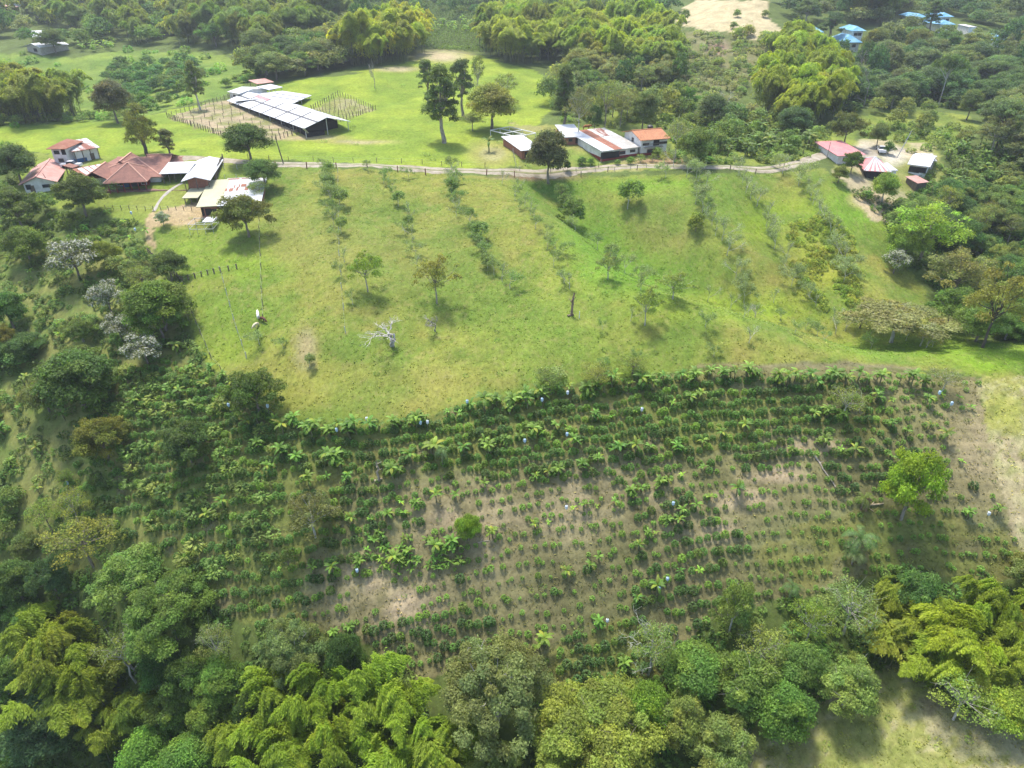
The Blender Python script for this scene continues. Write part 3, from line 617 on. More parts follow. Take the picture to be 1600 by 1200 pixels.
# ------------------------------------------------------------------ labels by landmark
LM = [(65,275,'the red-roofed white bungalow'),(125,235,'the rust-roofed two-storey white farmhouse'),(200,262,'the big clay-tiled farmhouse'),(300,262,'the plain white carport roof'),(350,302,'the cream and white metal shed'),
 (440,170,'the long white-roofed barn'),(320,180,'the posts left of the long barn'),(590,85,'the bright bamboo on the hill edge'),(700,90,'the bare patch on the grassy hilltop'),(690,170,'the tall twin trees on the meadow'),
 (830,215,'the shed with the steel frame'),(895,208,'the small brick shed'),(960,220,'the rust and grey roof'),(1020,215,'the orange-roofed two-storey house'),(1330,232,'the rose-roofed house'),(1370,260,'the striped hip roof'),(1435,250,'the grey and white roofs'),
 (1150,30,'the dry straw-coloured hill'),(1120,80,'the reddish landslip'),(1272,48,'the leftmost blue-roofed house'),(1331,62,'the pointed blue roofs'),(1478,30,'the two-tier blue roofs'),(1565,62,'the rightmost blue-roofed house'),(1350,110,'the grey leafless trees'),
 (50,65,'the white-roofed hillside cottage'),(10,10,'the top left corner houses'),(240,130,'the dark thicket slope'),(60,165,'the bamboo left of the meadow'),(150,30,'the far left bamboo wood'),(380,70,'the bamboo wood behind the barn'),(850,80,'the central bamboo grove'),(700,50,'the far planted rows'),
 (1240,150,'the right bamboo grove'),(1430,200,'the small right meadow'),(1000,165,'the trees behind the orange-roofed house'),(1540,290,'the banana grove on the right'),(1465,345,'the bright umbrella tree'),(1555,460,'the tall olive tree at the right edge'),(1410,500,'the brown umbrella tree'),(1403,405,'the cream-flowering tree by the gully'),
 (115,400,'the biggest white-leaved tree'),(222,545,'the lowest white-leaved tree'),(245,470,'the big green tree by the pasture fence'),(120,595,'the broad dark tree on the left slope'),(160,685,'the golden-olive tree'),(290,690,'the dark round tree on the left'),(400,610,'the dark tree at the pasture corner'),(385,345,'the olive tree below the sheds'),(120,305,'the dark tree before the farmhouse'),
 (570,420,'the green tree with a pale trunk'),(680,430,'the brownish tree on the pasture'),(610,515,'the white leafless tree'),(893,480,'the broken snag'),(895,325,'the bushy tree in the pasture hollow'),(1088,350,'the lone round bush'),(1290,420,'the yellow tall-grass patch'),
 (520,340,'the first sapling row'),(640,380,'the second sapling row'),(745,400,'the third sapling row'),(1150,420,'the pale sapling row'),
 (485,800,'the thin olive tree in the coffee'),(592,730,'the forked dead stump'),(690,700,'the silvery palm'),(730,820,'the small round bright tree'),(1430,745,'the big yellow-green tree'),(1290,735,'the fallen log'),(1350,830,'the drooping palms'),(1325,620,'the pale tree at the field top'),(1240,915,'the lone palm'),(1100,830,'the bare earth path'),(1020,1010,'the white-branched tree'),(1150,945,'the pale-trunked round tree'),
 (600,940,'the pale straw patch'),(775,1095,'the big grey-olive tree'),(930,1150,'the broad green tree at the bottom'),(1110,1140,'the pale olive crowns at the bottom'),(600,1100,'the bottom bamboo plumes'),(90,1050,'the bottom left bamboo'),(200,905,'the pale green crown at bottom left'),(255,950,'the large green tree at bottom left'),(190,1010,'the white branches at bottom left'),(60,1140,'the bluish-green corner tree'),(270,1170,'the bright green crowns at the bottom'),
 (1230,1110,'the glossy green tree'),(1330,1070,'the pale green bush on the dry hill'),(1530,1090,'the pale tree on the hill edge'),(1530,960,'the right bamboo plumes'),(1420,1130,'the dry bottom right hill'),(1570,700,'the straw field on the right'),(1330,945,'the pale tree above the ravine'),
 (1150,700,'the middle of the coffee field'),(850,740,'the central coffee rows'),(450,900,'the lower left coffee rows'),(750,960,'the lower coffee rows'),(330,800,'the left coffee rows'),(60,780,'the left edge thicket'),(1100,600,'the top edge of the coffee field')]
def place_words(x, y, z, skip=None, maxw=9):
    px, py = pix(x, y, z); px = float(px); py = float(py); best = None
    for (a, b, t) in LM:
        if skip and t == skip: continue
        dd = math.hypot(px-a, (py-b)*1.3)
        if dd < 6: continue
        if best is None or dd < best[0]: best = (dd, a, b, t)
    dd, a, b, t = best; dx = px-a; dy = py-b
    near = 'just ' if dd < 38 else ('' if dd < 85 else 'well ')
    if abs(dx) > abs(dy)*2: w_ = 'left of' if dx < 0 else 'right of'
    elif abs(dy) > abs(dx)*2: w_ = 'beyond' if dy < 0 else 'below'
    else: w_ = ('upper' if dy < 0 else 'lower')+(' left of' if dx < 0 else ' right of')
    return (near+w_+' '+t).strip()
NAMEOF = {'bamboo': 'bamboo_clump', 'banana': 'banana_plant', 'palm': 'palm'}
CATOF = {'broadleaf_tree': 'tree', 'bare_tree': 'tree', 'bamboo_clump': 'bamboo', 'banana_plant': 'banana plant', 'palm': 'palm', 'shrub': 'shrub', 'sapling': 'young tree'}
def kind_name(key):
    for k in ('bamboo', 'banana', 'palm', 'sapling'):
        if key.startswith(k): return NAMEOF.get(k, k)
    if key.startswith('bare'): return 'bare_tree'
    if key in ('bush', 'bush2', 'shrub'): return 'shrub'
    return 'broadleaf_tree'
def colour_word(c):
    r, g, b = c; s = r+g+b
    if r >= g*.98: return 'olive-brown'
    if b > g*.42: return 'grey-olive' if r > g*.8 else 'bluish-green'
    if r > g*.84 and s > .27: return 'yellow-green'
    if r > g*.8: return 'olive'
    if s < .19: return 'dark green'
    if s > .28: return 'bright green'
    return 'mid-green'
PLACED = []
def plant(key, x, y, z, sxy, sz, rz, col, bark=(.25, .21, .17), label=None, group=None, name=None, dz=0):
    t = TPL[key]; kn = name or kind_name(key)
    o = empty(kn, (x, y, z+dz), rz, (sxy, sxy, sz))
    if t.get('bamboo'):
        put('culms', t['t'], o, (.16, .17, .06)); put('foliage', t['c'], o, col)
    elif t.get('banana'):
        put('stem', t['t'], o, (.22, .22, .1)); put('leaves', t['c'], o, col)
    elif t.get('palm'):
        put('stem', t['t'], o, (.25, .2, .15)); put('fronds', t['c'], o, col)
    else:
        put('branches' if t['c'] is None else 'trunk', t['t'], o, bark)
        if t['c'] is not None: put('crown', t['c'], o, col)
    tag(o, label, CATOF[kn], group)
    PLACED.append((o, x, y, z, sxy*t['R'], sz*t['H'], key, col))
    return o
OCC = []          # (x, y, r) of hand-placed trees, kept clear by the scattered ones
rng = random.Random(5)
def tree(px, py, wpx, hm, key, col, label, bark=(.25, .21, .17), group=None, name=None, occ=True):
    t = TPL[key]; g = ground(px, py, hm*t['cz']); dp = float(depth(g.x, g.y, g.z+hm*t['cz']))
    Rr = wpx/2/FPX*dp
    if key in ('round', 'round2', 'round3', 'lumpy', 'lumpy2', 'flowering', 'bush', 'bush2') and hm < 1.6*Rr+.6: hm = 1.6*Rr+.6
    OCC.append((g.x, g.y, Rr*.68))
    return plant(key, g.x, g.y, g.z, Rr/t['R'], hm/t['H'], rng.uniform(0, 6.28), col, bark, label, group, name)

# ================================================================== BUILDINGS
KH = .74     # storey heights as they measure in the photograph
def ang(u): return math.atan2(u.y, u.x)
class MB:
    def __init__(s): s.v = []; s.f = []
    def add(s, vs, fs):
        o = len(s.v); s.v += [tuple(v) for v in vs]; s.f += [tuple(i+o for i in f) for f in fs]; return s
    def box(s, x0, y0, z0, x1, y1, z1):
        return s.add([(x0,y0,z0),(x1,y0,z0),(x1,y1,z0),(x0,y1,z0),(x0,y0,z1),(x1,y0,z1),(x1,y1,z1),(x0,y1,z1)],
                     [(0,3,2,1),(4,5,6,7),(0,1,5,4),(1,2,6,5),(2,3,7,6),(3,0,4,7)])
    def prism(s, top, t):
        n = len(top); vs = list(top)+[(x, y, z-t) for x, y, z in top]
        return s.add(vs, [tuple(range(n)), tuple(range(2*n-1, n-1, -1))]+[(i, n+i, n+(i+1) % n, (i+1) % n) for i in range(n)])
    def bar(s, a, b, r, seg=5):
        V, F = tube([a, b], [r, r], seg); return s.add([tuple(v) for v in V], [tuple(f) for f in F]+[tuple(range(seg-1, -1, -1)), tuple(range(seg, 2*seg))])
    def build(s, name, mat, parent, loc=(0, 0, 0), rz=0, color=None):
        me = bpy.data.meshes.new(name); me.from_pydata(s.v, [], s.f); me.materials.append(mat)
        bm = bmesh.new(); bm.from_mesh(me); bmesh.ops.recalc_face_normals(bm, faces=bm.faces); bm.to_mesh(me); bm.free()
        o = put(name, me, parent, color); o.location = loc; o.rotation_euler = (0, 0, rz); return o
def frame(FL, FR, BK, z):
    a = onplane(*FL, z); b = onplane(*FR, z); u = b-a; L = u.length; u.normalize(); v = Vector((-u.y, u.x, 0))
    if isinstance(BK, (int, float)): D = BK
    else:
        c = onplane(BK[1], BK[2], z); D = (c-(a if BK[0] == 'L' else b)).dot(v)
    return a, ang(u), L, D
def roof_mb(L, D, rise, style, ov, t=.12):
    m = MB(); x0, x1, y0, y1 = -ov, L+ov, -ov, D+ov; xm, ym = L/2, D/2
    if style == 'gable_x':
        m.prism([(x0,y0,0),(x1,y0,0),(x1,ym,rise),(x0,ym,rise)], t); m.prism([(x0,ym,rise),(x1,ym,rise),(x1,y1,0),(x0,y1,0)], t)
    elif style == 'gable_y':
        m.prism([(x0,y0,0),(xm,y0,rise),(xm,y1,rise),(x0,y1,0)], t); m.prism([(xm,y0,rise),(x1,y0,0),(x1,y1,0),(xm,y1,rise)], t)
    elif style == 'hip':
        if L > D: a, b = (D/2, ym), (L-D/2, ym)
        else: a, b = (xm, L/2), (xm, D-L/2)
        A = (a[0], a[1], rise); B = (b[0]+.01, b[1]+.01, rise)
        if L > D:
            m.prism([(x0,y0,0),(x1,y0,0),B,A], t); m.prism([(x1,y1,0),(x0,y1,0),A,B], t); m.prism([(x0,y1,0),(x0,y0,0),A], t); m.prism([(x1,y0,0),(x1,y1,0),B], t)
        else:
            m.prism([(x0,y0,0),(x1,y0,0),A], t); m.prism([(x1,y1,0),(x0,y1,0),B], t); m.prism([(x0,y1,0),(x0,y0,0),A,B], t); m.prism([(x1,y0,0),(x1,y1,0),B,A], t)
    elif style == 'pyramid':
        A = (xm, ym, rise)
        for q in ([(x0,y0,0),(x1,y0,0)], [(x1,y0,0),(x1,y1,0)], [(x1,y1,0),(x0,y1,0)], [(x0,y1,0),(x0,y0,0)]): m.prism(q+[A], t)
    elif style == 'shed':
        m.prism([(x0,y0,0),(x1,y0,0),(x1,y1,rise),(x0,y1,rise)], t)
    elif style == 'shed_l':
        m.prism([(x0,y0,rise),(x1,y0,0),(x1,y1,0),(x0,y1,rise)], t)
    return m
def add_roof(root, P, rz, L, D, rise, style, mat, ov=.45, name='roof', ridge=None):
    loc = P-root.location
    r = roof_mb(L, D, rise, style, ov).build(name, mat, root, loc, rz)
    if ridge:
        m = MB()
        if style == 'gable_x': m.box(-ov, D/2-.18, rise-.02, L+ov, D/2+.18, rise+.09)
        elif style == 'gable_y': m.box(L/2-.18, -ov, rise-.02, L/2+.18, D+ov, rise+.09)
        elif style == 'hip' and L > D: m.box(D/2, D/2-.18, rise-.02, L-D/2, D/2+.18, rise+.1)
        else: m.box(L/2-.3, D/2-.3, rise-.1, L/2+.3, D/2+.3, rise+.08)
        if style in ('hip', 'pyramid'):
            if style == 'pyramid': A = B = (L/2, D/2, rise)
            elif L > D: A, B = (D/2, D/2, rise), (L-D/2, D/2, rise)
            else: A, B = (L/2, L/2, rise), (L/2, D-L/2, rise)
            q = ((A, A), (B, B)) if L > D else ((A, B), (A, B))
            c = [(-ov, -ov, 0), (L+ov, -ov, 0), (L+ov, D+ov, 0), (-ov, D+ov, 0)]
            ends = [A, B, B, A] if (L > D or style == 'pyramid') else [A, A, B, B]
            for a_, b_ in zip(c, ends): m.bar(a_, b_, .17)
        m.build('ridge_cap', ridge, r)
    return r
def add_walls(root, P, rz, L, D, eh, rise, style, mat, deep=1.5, ins=.1, name='wall', openings=(), band=None):
    eh = eh*KH; openings = [(a_, b_, c_*KH, d_, e_*KH, f_, g_) for a_, b_, c_, d_, e_, f_, g_ in openings]
    loc = P-root.location; loc = Vector((loc.x, loc.y, loc.z-eh)); m = MB()
    x0, x1, y0, y1 = ins, L-ins, ins, D-ins; zt = eh-.13
    if style == 'gable_x':
        pr = [(y0, -deep), (y1, -deep), (y1, zt), ((y0+y1)/2, zt+rise*(1-ins*2/D)), (y0, zt)]
        vs = [(x0, a, b) for a, b in pr]+[(x1, a, b) for a, b in pr]
        m.add(vs, [(0,1,2,3,4),(9,8,7,6,5)]+[(i, 5+i, 5+(i+1) % 5, (i+1) % 5) for i in range(5)])
    elif style == 'gable_y':
        pr = [(x0, -deep), (x1, -deep), (x1, zt), ((x0+x1)/2, zt+rise*(1-ins*2/L)), (x0, zt)]
        vs = [(a, y0, b) for a, b in pr]+[(a, y1, b) for a, b in pr]
        m.add(vs, [(0,1,2,3,4),(9,8,7,6,5)]+[(i, 5+i, 5+(i+1) % 5, (i+1) % 5) for i in range(5)])
    elif style == 'shed':
        pr = [(y0, -deep), (y1, -deep), (y1, zt+rise), (y0, zt)]
        vs = [(x0, a, b) for a, b in pr]+[(x1, a, b) for a, b in pr]
        m.add(vs, [(0,1,2,3),(7,6,5,4)]+[(i, 4+i, 4+(i+1) % 4, (i+1) % 4) for i in range(4)])
    else: m.box(x0, y0, -deep, x1, y1, zt)
    wl = m.build(name, mat, root, loc, rz)
    if band: MB().box(x0-.03, y0-.03, -deep, x1+.03, y1+.03, band[0]).build('plinth', band[1], root, loc, rz)
    for (side, f, z0, ww, hh, ty, mt) in openings:
        def bx(m_, e, a0, a1, c0, c1):
            if side == 'F': m_.box(a0, y0-e, c0, a1, y0+.02, c1)
            elif side == 'L': m_.box(x0-e, a0, c0, x0+.02, a1, c1)
            else: m_.box(x1-.02, a0, c0, x1+e, a1, c1)
        S = (x1-x0) if side == 'F' else (y1-y0); c = (x0 if side == 'F' else y0)+S*f
        if ty == 'window':
            fm = MB(); bx(fm, .06, c-ww/2-.1, c+ww/2+.1, z0-.1, z0+hh+.1); fo = fm.build('window', mt, root, loc, rz)
            pm = MB(); bx(pm, .09, c-ww/2, c+ww/2, z0, z0+hh); pm.build('pane', GLASS, fo)
        elif ty == 'door':
            fm = MB(); bx(fm, .08, c-ww/2, c+ww/2, z0, z0+hh); fm.build('door', mt, root, loc, rz)
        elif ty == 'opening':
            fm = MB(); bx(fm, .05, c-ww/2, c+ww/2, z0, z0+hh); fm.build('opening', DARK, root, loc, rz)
        elif ty == 'balcony':
            fm = MB(); bx(fm, 1.0, c-ww/2, c+ww/2, z0-.12, z0); fo = fm.build('balcony', mt, root, loc, rz)
            rm = MB(); a0, a1 = c-ww/2, c+ww/2
            rm.box(a0, y0-1.0, z0+.85, a1, y0-.93, z0+.95)
            k = a0+.05
            while k < a1: rm.box(k, y0-.98, z0, k+.05, y0-.94, z0+.85); k += .35
            rm.build('railing', WOOD, fo)
        elif ty == 'panel':
            fm = MB(); bx(fm, .04, c-ww/2, c+ww/2, z0, z0+hh); fm.build('painted_panel', mt, root, loc, rz)
    return wl
def add_posts(root, P, rz, L, D, eh, rise=0, nx=4, ny=2, r=.08, mat=None, style='', deep=1.2):
    eh = eh*KH
    loc = P-root.location; loc = Vector((loc.x, loc.y, loc.z-eh)); shared = None
    for i in range(nx):
        for j in range(ny):
            if 0 < i < nx-1 and 0 < j < ny-1: continue
            x = .2+(L-.4)*i/(nx-1); y = .2+(D-.4)*j/(ny-1) if ny > 1 else .2
            ex = 0
            if style == 'gable_x': ex = rise*(1-abs(y-D/2)/(D/2))
            elif style == 'gable_y': ex = rise*(1-abs(x-L/2)/(L/2))
            elif style == 'shed': ex = rise*y/D
            q = Vector((x*math.cos(rz)-y*math.sin(rz), x*math.sin(rz)+y*math.cos(rz), 0))
            MB().box(-r, -r, -deep, r, r, eh+ex-.13).build('post', mat or WOOD, root, loc+q, rz)
def bld(name, label, cat, FL, FR, BK, base, eh, rise, style, roofm, wallm=None, ov=.45, openings=(), posts=None, ridge=None, band=None, group=None, deep=1.5, roofname='roof'):
    zg = ground(*base).z; P, rz, L, D = frame(FL, FR, BK, zg+eh*KH)
    cx = P.x+math.cos(rz)*L/2-math.sin(rz)*D/2; cy = P.y+math.sin(rz)*L/2+math.cos(rz)*D/2
    root = empty(name, (cx, cy, zg)); tag(root, label, cat, group)
    add_roof(root, P, rz, L, D, rise, style, roofm, ov, roofname, ridge)
    if wallm: add_walls(root, P, rz, L, D, eh, rise, style, wallm, openings=openings, band=band, ins=ov*.6, deep=deep)
    if posts: add_posts(root, P, rz, L, D, eh, rise, posts[0], posts[1], mat=posts[2], style=style, deep=deep)
    OCC.append((cx, cy, max(L, D)*.6))
    if deep == 3: OCC.append((cx, cy-11, 7)); OCC.append((cx*.94, cy-24, 4))
    return root, P, rz, L, D, zg
W_ = lambda s, f, z=1.0, w_=1.0, h=1.0, m=None: (s, f, z, w_, h, 'window', m or WOOD)
D_ = lambda s, f, w_=.95, m=None: (s, f, -.1, w_, 2.1, 'door', m or WOOD)

RIDGE = mat_solid('ridge_tile', (.52, .30, .22), (.40, .22, .16), 2, .85)
# 1 white bungalow, far left
bld('bungalow', 'small white bungalow with pink-red tiled gable roof, far left of the farm', 'house', (33,288), (86,283.5), ('L',45,261), (62,297), 2.7, 1.5, 'gable_y', PINKROOF, WHITEPAINT, .5,
    [W_('F', .14, .9, .9, 1.3), W_('F', .72, 1.0, 1.7, 1.0, WHITEPAINT), D_('F', .24), W_('R', .25, 1, 1.1, 1), ('R', .8, 0, 1.2, 2.1, 'opening', None)], ridge=PINKROOF)
# 2 two-storey white farmhouse with rust roof
r2, P2, rz2, L2, D2, z2 = bld('farmhouse', 'two-storey white farmhouse with patchy rusted sheet roof and blue painted base', 'house', (76,232), (101,232), ('L',88,221), (94,251), 5.0, 1.1, 'hip', RUST2, WHITEPAINT, .45,
    [W_('F', .35, 3.2, 1.1, .9, DARK), W_('F', .5, .7, 1.1, .9), ('F', .86, 2.9, 1.0, 1.8, 'opening', None)])
P, rz, L, D = frame((114,236.5), (153,230), ('R',180,215.5), z2+3.6*KH)
add_roof(r2, P, rz, L, D, 1.0, 'shed', RUSTROOF, .35, 'roof')
add_walls(r2, P, rz, L, D*.55, 3.6, .5, 'shed', WHITEPAINT, ins=.3, openings=[('F', .12, -.5, 3.4, 1.5, 'panel', BLUEPAINT), D_('F', .72)])
add_posts(r2, P, rz, L, D, 3.6, .9, 4, 3, mat=WOOD, style='shed')
# stair beside the tower block
m = MB()
for i in range(9): m.box(0, i*.3, i*.28, 1.1, i*.3+.34, i*.28+.08)
m.build('stair', CONC, r2, Vector(onplane(107, 251, z2))-r2.location, math.radians(200))
# 3 the big tiled farmhouse
r3, P3, rz3, L3, D3, z3 = bld('farmhouse', 'big low farmhouse with weathered clay-tile roofs, red veranda walls and pyramid porch', 'house', (134,276), (251,275), ('L',153,247), (200,296), 2.9, 2.1, 'hip', TILEROOF, WHITEPAINT, .7, ridge=RIDGE)
P, rz, L, D = frame((166,286), (227,283), 9.5, z3+2.75*KH)
add_roof(r3, P, rz, L, D, 3.1, 'pyramid', TILEROOF, .5, 'porch_roof', RIDGE)
add_walls(r3, P+Vector((0, 2.2, 0)), rz, L, D-2.2, 2.75, 1, 'flat', REDPAINT, ins=.6, openings=[('F', .3, .2, 2.6, 1.6, 'panel', BLUEPAINT), ('F', .55, .2, 2.4, 1.7, 'opening', None), W_('F', .12, .9, 1.2, 1, WHITEPAINT), W_('F', .85, .9, 1, 1, WHITEPAINT)])
add_posts(r3, P, rz, L, D, 2.75, 0, 6, 1, mat=REDPAINT)
P, rz, L, D = frame((129,282), (168,280.5), 8, z3+2.8*KH)
add_roof(r3, P, rz, L, D, 1.9, 'gable_y', TILEROOF, .5, 'wing_roof', RIDGE)
for (a_, b_, c_) in (((176,262),(204,261),('L',186,249)), ((224,258),(262,257),('R',270,244))):
    P, rz, L, D = frame(a_, b_, c_, z3+3.6*KH); add_roof(r3, P, rz, L, D, 1.5, 'gable_y' if a_[0] < 200 else 'gable_x', TILEROOF, .3, 'rear_roof', RIDGE)
add_walls(r3, P+Vector((0, 1.5, 0)), rz, L, D-1.5, 2.8, 1.2, 'flat', REDPAINT, ins=.5, openings=[('F', .2, .1, 2.4, 2.0, 'opening', None), W_('F', .55, 1, 1.6, 1.1, WHITEPAINT), ('F', .85, .1, 1.4, 2.0, 'opening', None)])
add_posts(r3, P, rz, L, D, 2.8, 0, 4, 1, mat=REDPAINT)
P, rz, L, D = frame((216,277), (251,275), 6, z3+2.8*KH)
add_walls(r3, P+Vector((0, 1.0, 0)), rz, L, 5, 2.8, 0, 'flat', REDPAINT, ins=.5, openings=[('F', .2, 1.2, 1.4, 1.1, 'opening', None), W_('F', .5, 1.2, 1.4, .9, WHITEPAINT), ('F', .8, 0, 1.4, 2.1, 'opening', None)])
P, rz, L, D = frame((116,270), (133,277), ('L',140,249), z3+2.5*KH)
lt = add_roof(r3, P, rz, L, D, .9, 'shed_l', RUST2, .1, 'lean_to_roof')
for i in range(5):
    k = (i+.6)/5.5*D; MB().prism([(.3, k, .93-.3*.9/L), (L-.3, k, .06+.3*.9/L), (L-.3, k+1.0, .06+.3*.9/L), (.3, k+1.0, .93-.3*.9/L)], .04).build('skylight', WHITEROOF, lt)
add_walls(r3, P, rz, L, D, 2.5, 0, 'flat', BRICK, ins=.4)
# porch slab and garden wall
MB().box(0, .9, -.8, 25, 2.6, .05).build('veranda_floor', mat_solid('veranda_tiles', (.14, .07, .05), (.2, .12, .09), 2, .7), r3, onplane(128, 300, z3)-r3.location+Vector((0, -.4, 0)), rz3)
bld('lean_to', 'narrow tiled lean-to standing askew between the rust-roofed farmhouse and the tiled one', 'shed', (113,262), (122,259), ('R',140,248), (118,268), 2.3, .4, 'shed', TILEROOF, None, .2, posts=(2,3,WOOD))
# 4 carport with plain white roof
r4, P4, rz4, L4, D4, z4 = bld('carport', 'L-shaped carport with plain bright white sheet roof joined to the tiled farmhouse', 'carport', (286,283), (326,281), ('R',340,250), (308,290), 3.0, .9, 'gable_y', WHITEROOF, None, .4, posts=(3,3,WOOD))
P, rz, L, D = frame((251,271), (292,269.5), ('L',242,258), z4+3.3*KH)
add_roof(r4, P, rz, L, D, .5, 'shed', WHITEROOF, .3, 'long_roof'); add_posts(r4, P, rz, L, D, 3.3, .5, 5, 2, mat=WOOD, style='shed')
add_walls(r4, P+Vector((0, D*.7, 0)), rz, L, D*.28, 3.2, .1, 'flat', WHITEPAINT, ins=.3, name='back_wall', openings=[D_('F', .3, 1.2)])
P, rz, L, D = frame((289,282), (324,280.5), 4.0, z4+2.9*KH)
add_walls(r4, P, rz, L, D, 2.6, .8, 'gable_y', BRICK, ins=.4, name='brick_gable')
# 5 cream and white shed
r5, P5, rz5, L5, D5, z5 = bld('workshop', 'long brick workshop with roof half cream, half white sheets with red gaps', 'shed', (342,321), (406,317), ('L',344,286), (370,328), 2.9, .9, 'shed', WHITEROOF, None, .25, posts=(5,3,WOOD), roofname='white_roof')
rw = [o for o in r5.children if o.name.startswith('white_roof')][0]
rs_ = random.Random(4)
for (fx, fy, ww, dd) in [(.02,.50,.05,.10),(.12,.48,.10,.12),(.30,.50,.05,.13),(.34,.62,.03,.12),(.40,.64,.13,.10),(.52,.5,.09,.12),(.69,.50,.08,.11),(.22,.60,.03,.12),(.62,.64,.03,.1),(.0,.95,.3,.04),(.35,.96,.2,.03),(.6,.96,.3,.03)]:
    x0, x1, y0, y1 = fx*L5, (fx+ww)*L5, fy*D5, (fy+dd)*D5; zz = lambda y: (y+.25)/(D5+.5)*.9+.06
    MB().prism([(x0, y0, zz(y0)), (x1, y0, zz(y0)), (x1, y1, zz(y1)), (x0, y1, zz(y1))], .05).build('rusty_patch', RUST2, rw)
P, rz, L, D = frame((308,323), (342,321), ('R',343,287), z5+2.9*KH)
add_roof(r5, P, rz, L, D, .9, 'shed', CREAMROOF, .2, 'cream_roof')
add_walls(r5, P, rz, L, D, 2.9, .9, 'shed', BRICK, ins=.5, openings=[('F', .42, 0, 1.2, 2.0, 'opening', None), ('F', .74, .9, 1.3, .9, 'opening', None), ('F', .08, 0, .5, 2.2, 'opening', None)])
P, rz, L, D = frame((286,309), (308,308.5), ('R',309,289), z5+2.9*KH)
add_roof(r5, P, rz, L, D, .6, 'shed', CREAMROOF, .2, 'cream_lean_roof'); add_posts(r5, P, rz, L, D, 2.9, .6, 3, 2, mat=WOOD, style='shed')
P, rz, L, D = frame((344,319), (405,315.5), ('L',345,292), z5+2.7*KH)
add_walls(r5, P+Vector((0, 3, 0)), rz, L, D-3, 2.6, 0, 'flat', BRICK, ins=.4, name='inner_wall')
# 6 aviary cage
g = ground(318, 362); c6 = empty('wire_cage', (g.x, g.y, g.z), .05); tag(c6, 'galvanised wire cage with a small white cover on the grass below the workshop', 'cage')
OCC.append((g.x, g.y, 4))
m = MB()
for x in (-2.4, -.8, .8, 2.4):
    for y in (-1, 3.0): m.bar((x, y, -.4), (x, y, 1.9), .05)
for z in (.9, 1.9):
    for y in (-1, 3.0): m.bar((-2.4, y, z), (2.4, y, z), .045)
    for x in (-2.4, .8, 2.4): m.bar((x, -1, z), (x, 3.0, z), .045)
m.build('frame', STEEL, c6)
MB().prism([(0, .4, 2.0), (2.2, .4, 2.0), (2.3, 3.0, 2.15), (.2, 3.0, 2.15)], .05).build('cover', WHITEROOF, c6)
# 7 barn
SEAM = mat_solid('roof_seam', (.09, .09, .095), (.06, .06, .06), 1, .6)
r7, P7, rz7, L7, D7, z7 = bld('barn', 'very long open cattle barn with white panelled sheet roof running diagonally', 'barn', (357,157), (476,200), ('R',524,183), (478,213), 3.5, 2.0, 'gable_x', WHITEROOF, None, .4, posts=(8,3,STEEL), deep=2)
rb = [o for o in r7.children if o.name.startswith('roof')][0]
m = MB(); sl = 2.0/(D7/2+.4)
for i in range(1, 6):
    x = L7*i/6
    m.prism([(x-.35, -.4, .05), (x+.35, -.4, .05), (x+.35, D7/2, 2.05), (x-.35, D7/2, 2.05)], .06); m.prism([(x-.35, D7/2, 2.05), (x+.35, D7/2, 2.05), (x+.35, D7+.4, .05), (x-.35, D7+.4, .05)], .06)
zq = lambda y: (y+.4)*sl+.05
m.prism([(-.4, D7*.25, zq(D7*.25)), (L7+.4, D7*.25, zq(D7*.25)), (L7+.4, D7*.25+.6, zq(D7*.25+.6)), (-.4, D7*.25+.6, zq(D7*.25+.6))], .06)
m.build('roof_seams', SEAM, rb)
m = MB(); m.prism([(L7*.16, D7*.40, zq(D7*.40)), (L7*.33, D7*.40, zq(D7*.40)), (L7*.33, D7*.5, zq(D7*.5)), (L7*.16, D7*.5, zq(D7*.5))], .05); m.build('red_sheets', ROSEROOF, rb)
m = MB(); m.box(.6, .8, -1.5, L7-.6, D7*.45, .8); m.build('barn_shade_block', DARK, r7, P7-r7.location-Vector((0, 0, 3.5*KH)), rz7)  # solid near-black block imitating the shade along the barn's open side
add_walls(r7, P7+Vector((math.cos(rz7)*L7*.1, math.sin(rz7)*L7*.1, 0)), rz7, L7*.86, D7, 2.0, 0, 'flat', DARK, ins=1.6, name='barn_shade_core')  # second near-black block, shade under the barn roof put into its colour
P, rz, L, D = frame((457,161), (485,149), ('L',420,139), z7+4.4*KH)
add_roof(r7, P, rz, L, D, 1.1, 'gable_x', WHITEROOF, .3, 'cross_wing_roof'); add_posts(r7, P, rz, L, D, 4.4, 1, 3, 4, mat=STEEL, style='gable_x', deep=2)
m = MB(); m.box(1, 1, -1.5, L-1, D-1, 1.8); m.build('cross_wing_shade_block', DARK, r7, P-r7.location-Vector((0, 0, 4.4*KH)), rz)  # near-black filler standing in for the shade beneath the cross wing
m = MB(); sl2 = 1.1/(D/2)
for k in (.33, .66): m.prism([(L*k-.3, -.3, .05), (L*k+.3, -.3, .05), (L*k+.3, D/2, 1.15), (L*k-.3, D/2, 1.15)], .05)
m.build('roof_seams', SEAM, r7, P-r7.location, rz)
q = onplane(474, 201, z7+3.5*KH); q2 = onplane(482, 208, z7+1.0*KH); MB().bar(q-r7.location, q2-r7.location, .22, 6).build('downpipe', CREAMROOF, r7)
bld('milking_shed', 'white shed with white roof and pinkish lean-to at the far end of the long barn', 'shed', (357,143), (374,146), ('R',405,137), (365,150), 3.0, .8, 'gable_x', WHITEROOF, WHITEPAINT, .3, [('F', .45, .8, 1.4, 1.1, 'opening', None)])
bld('open_shelter', 'small pinkish-red roofed open shelter behind the long barn', 'shelter', (402,131), (427,128), ('L',405,126), (413,138), 3.0, .5, 'shed', PINKROOF, None, .2, posts=(3,2,WOOD))
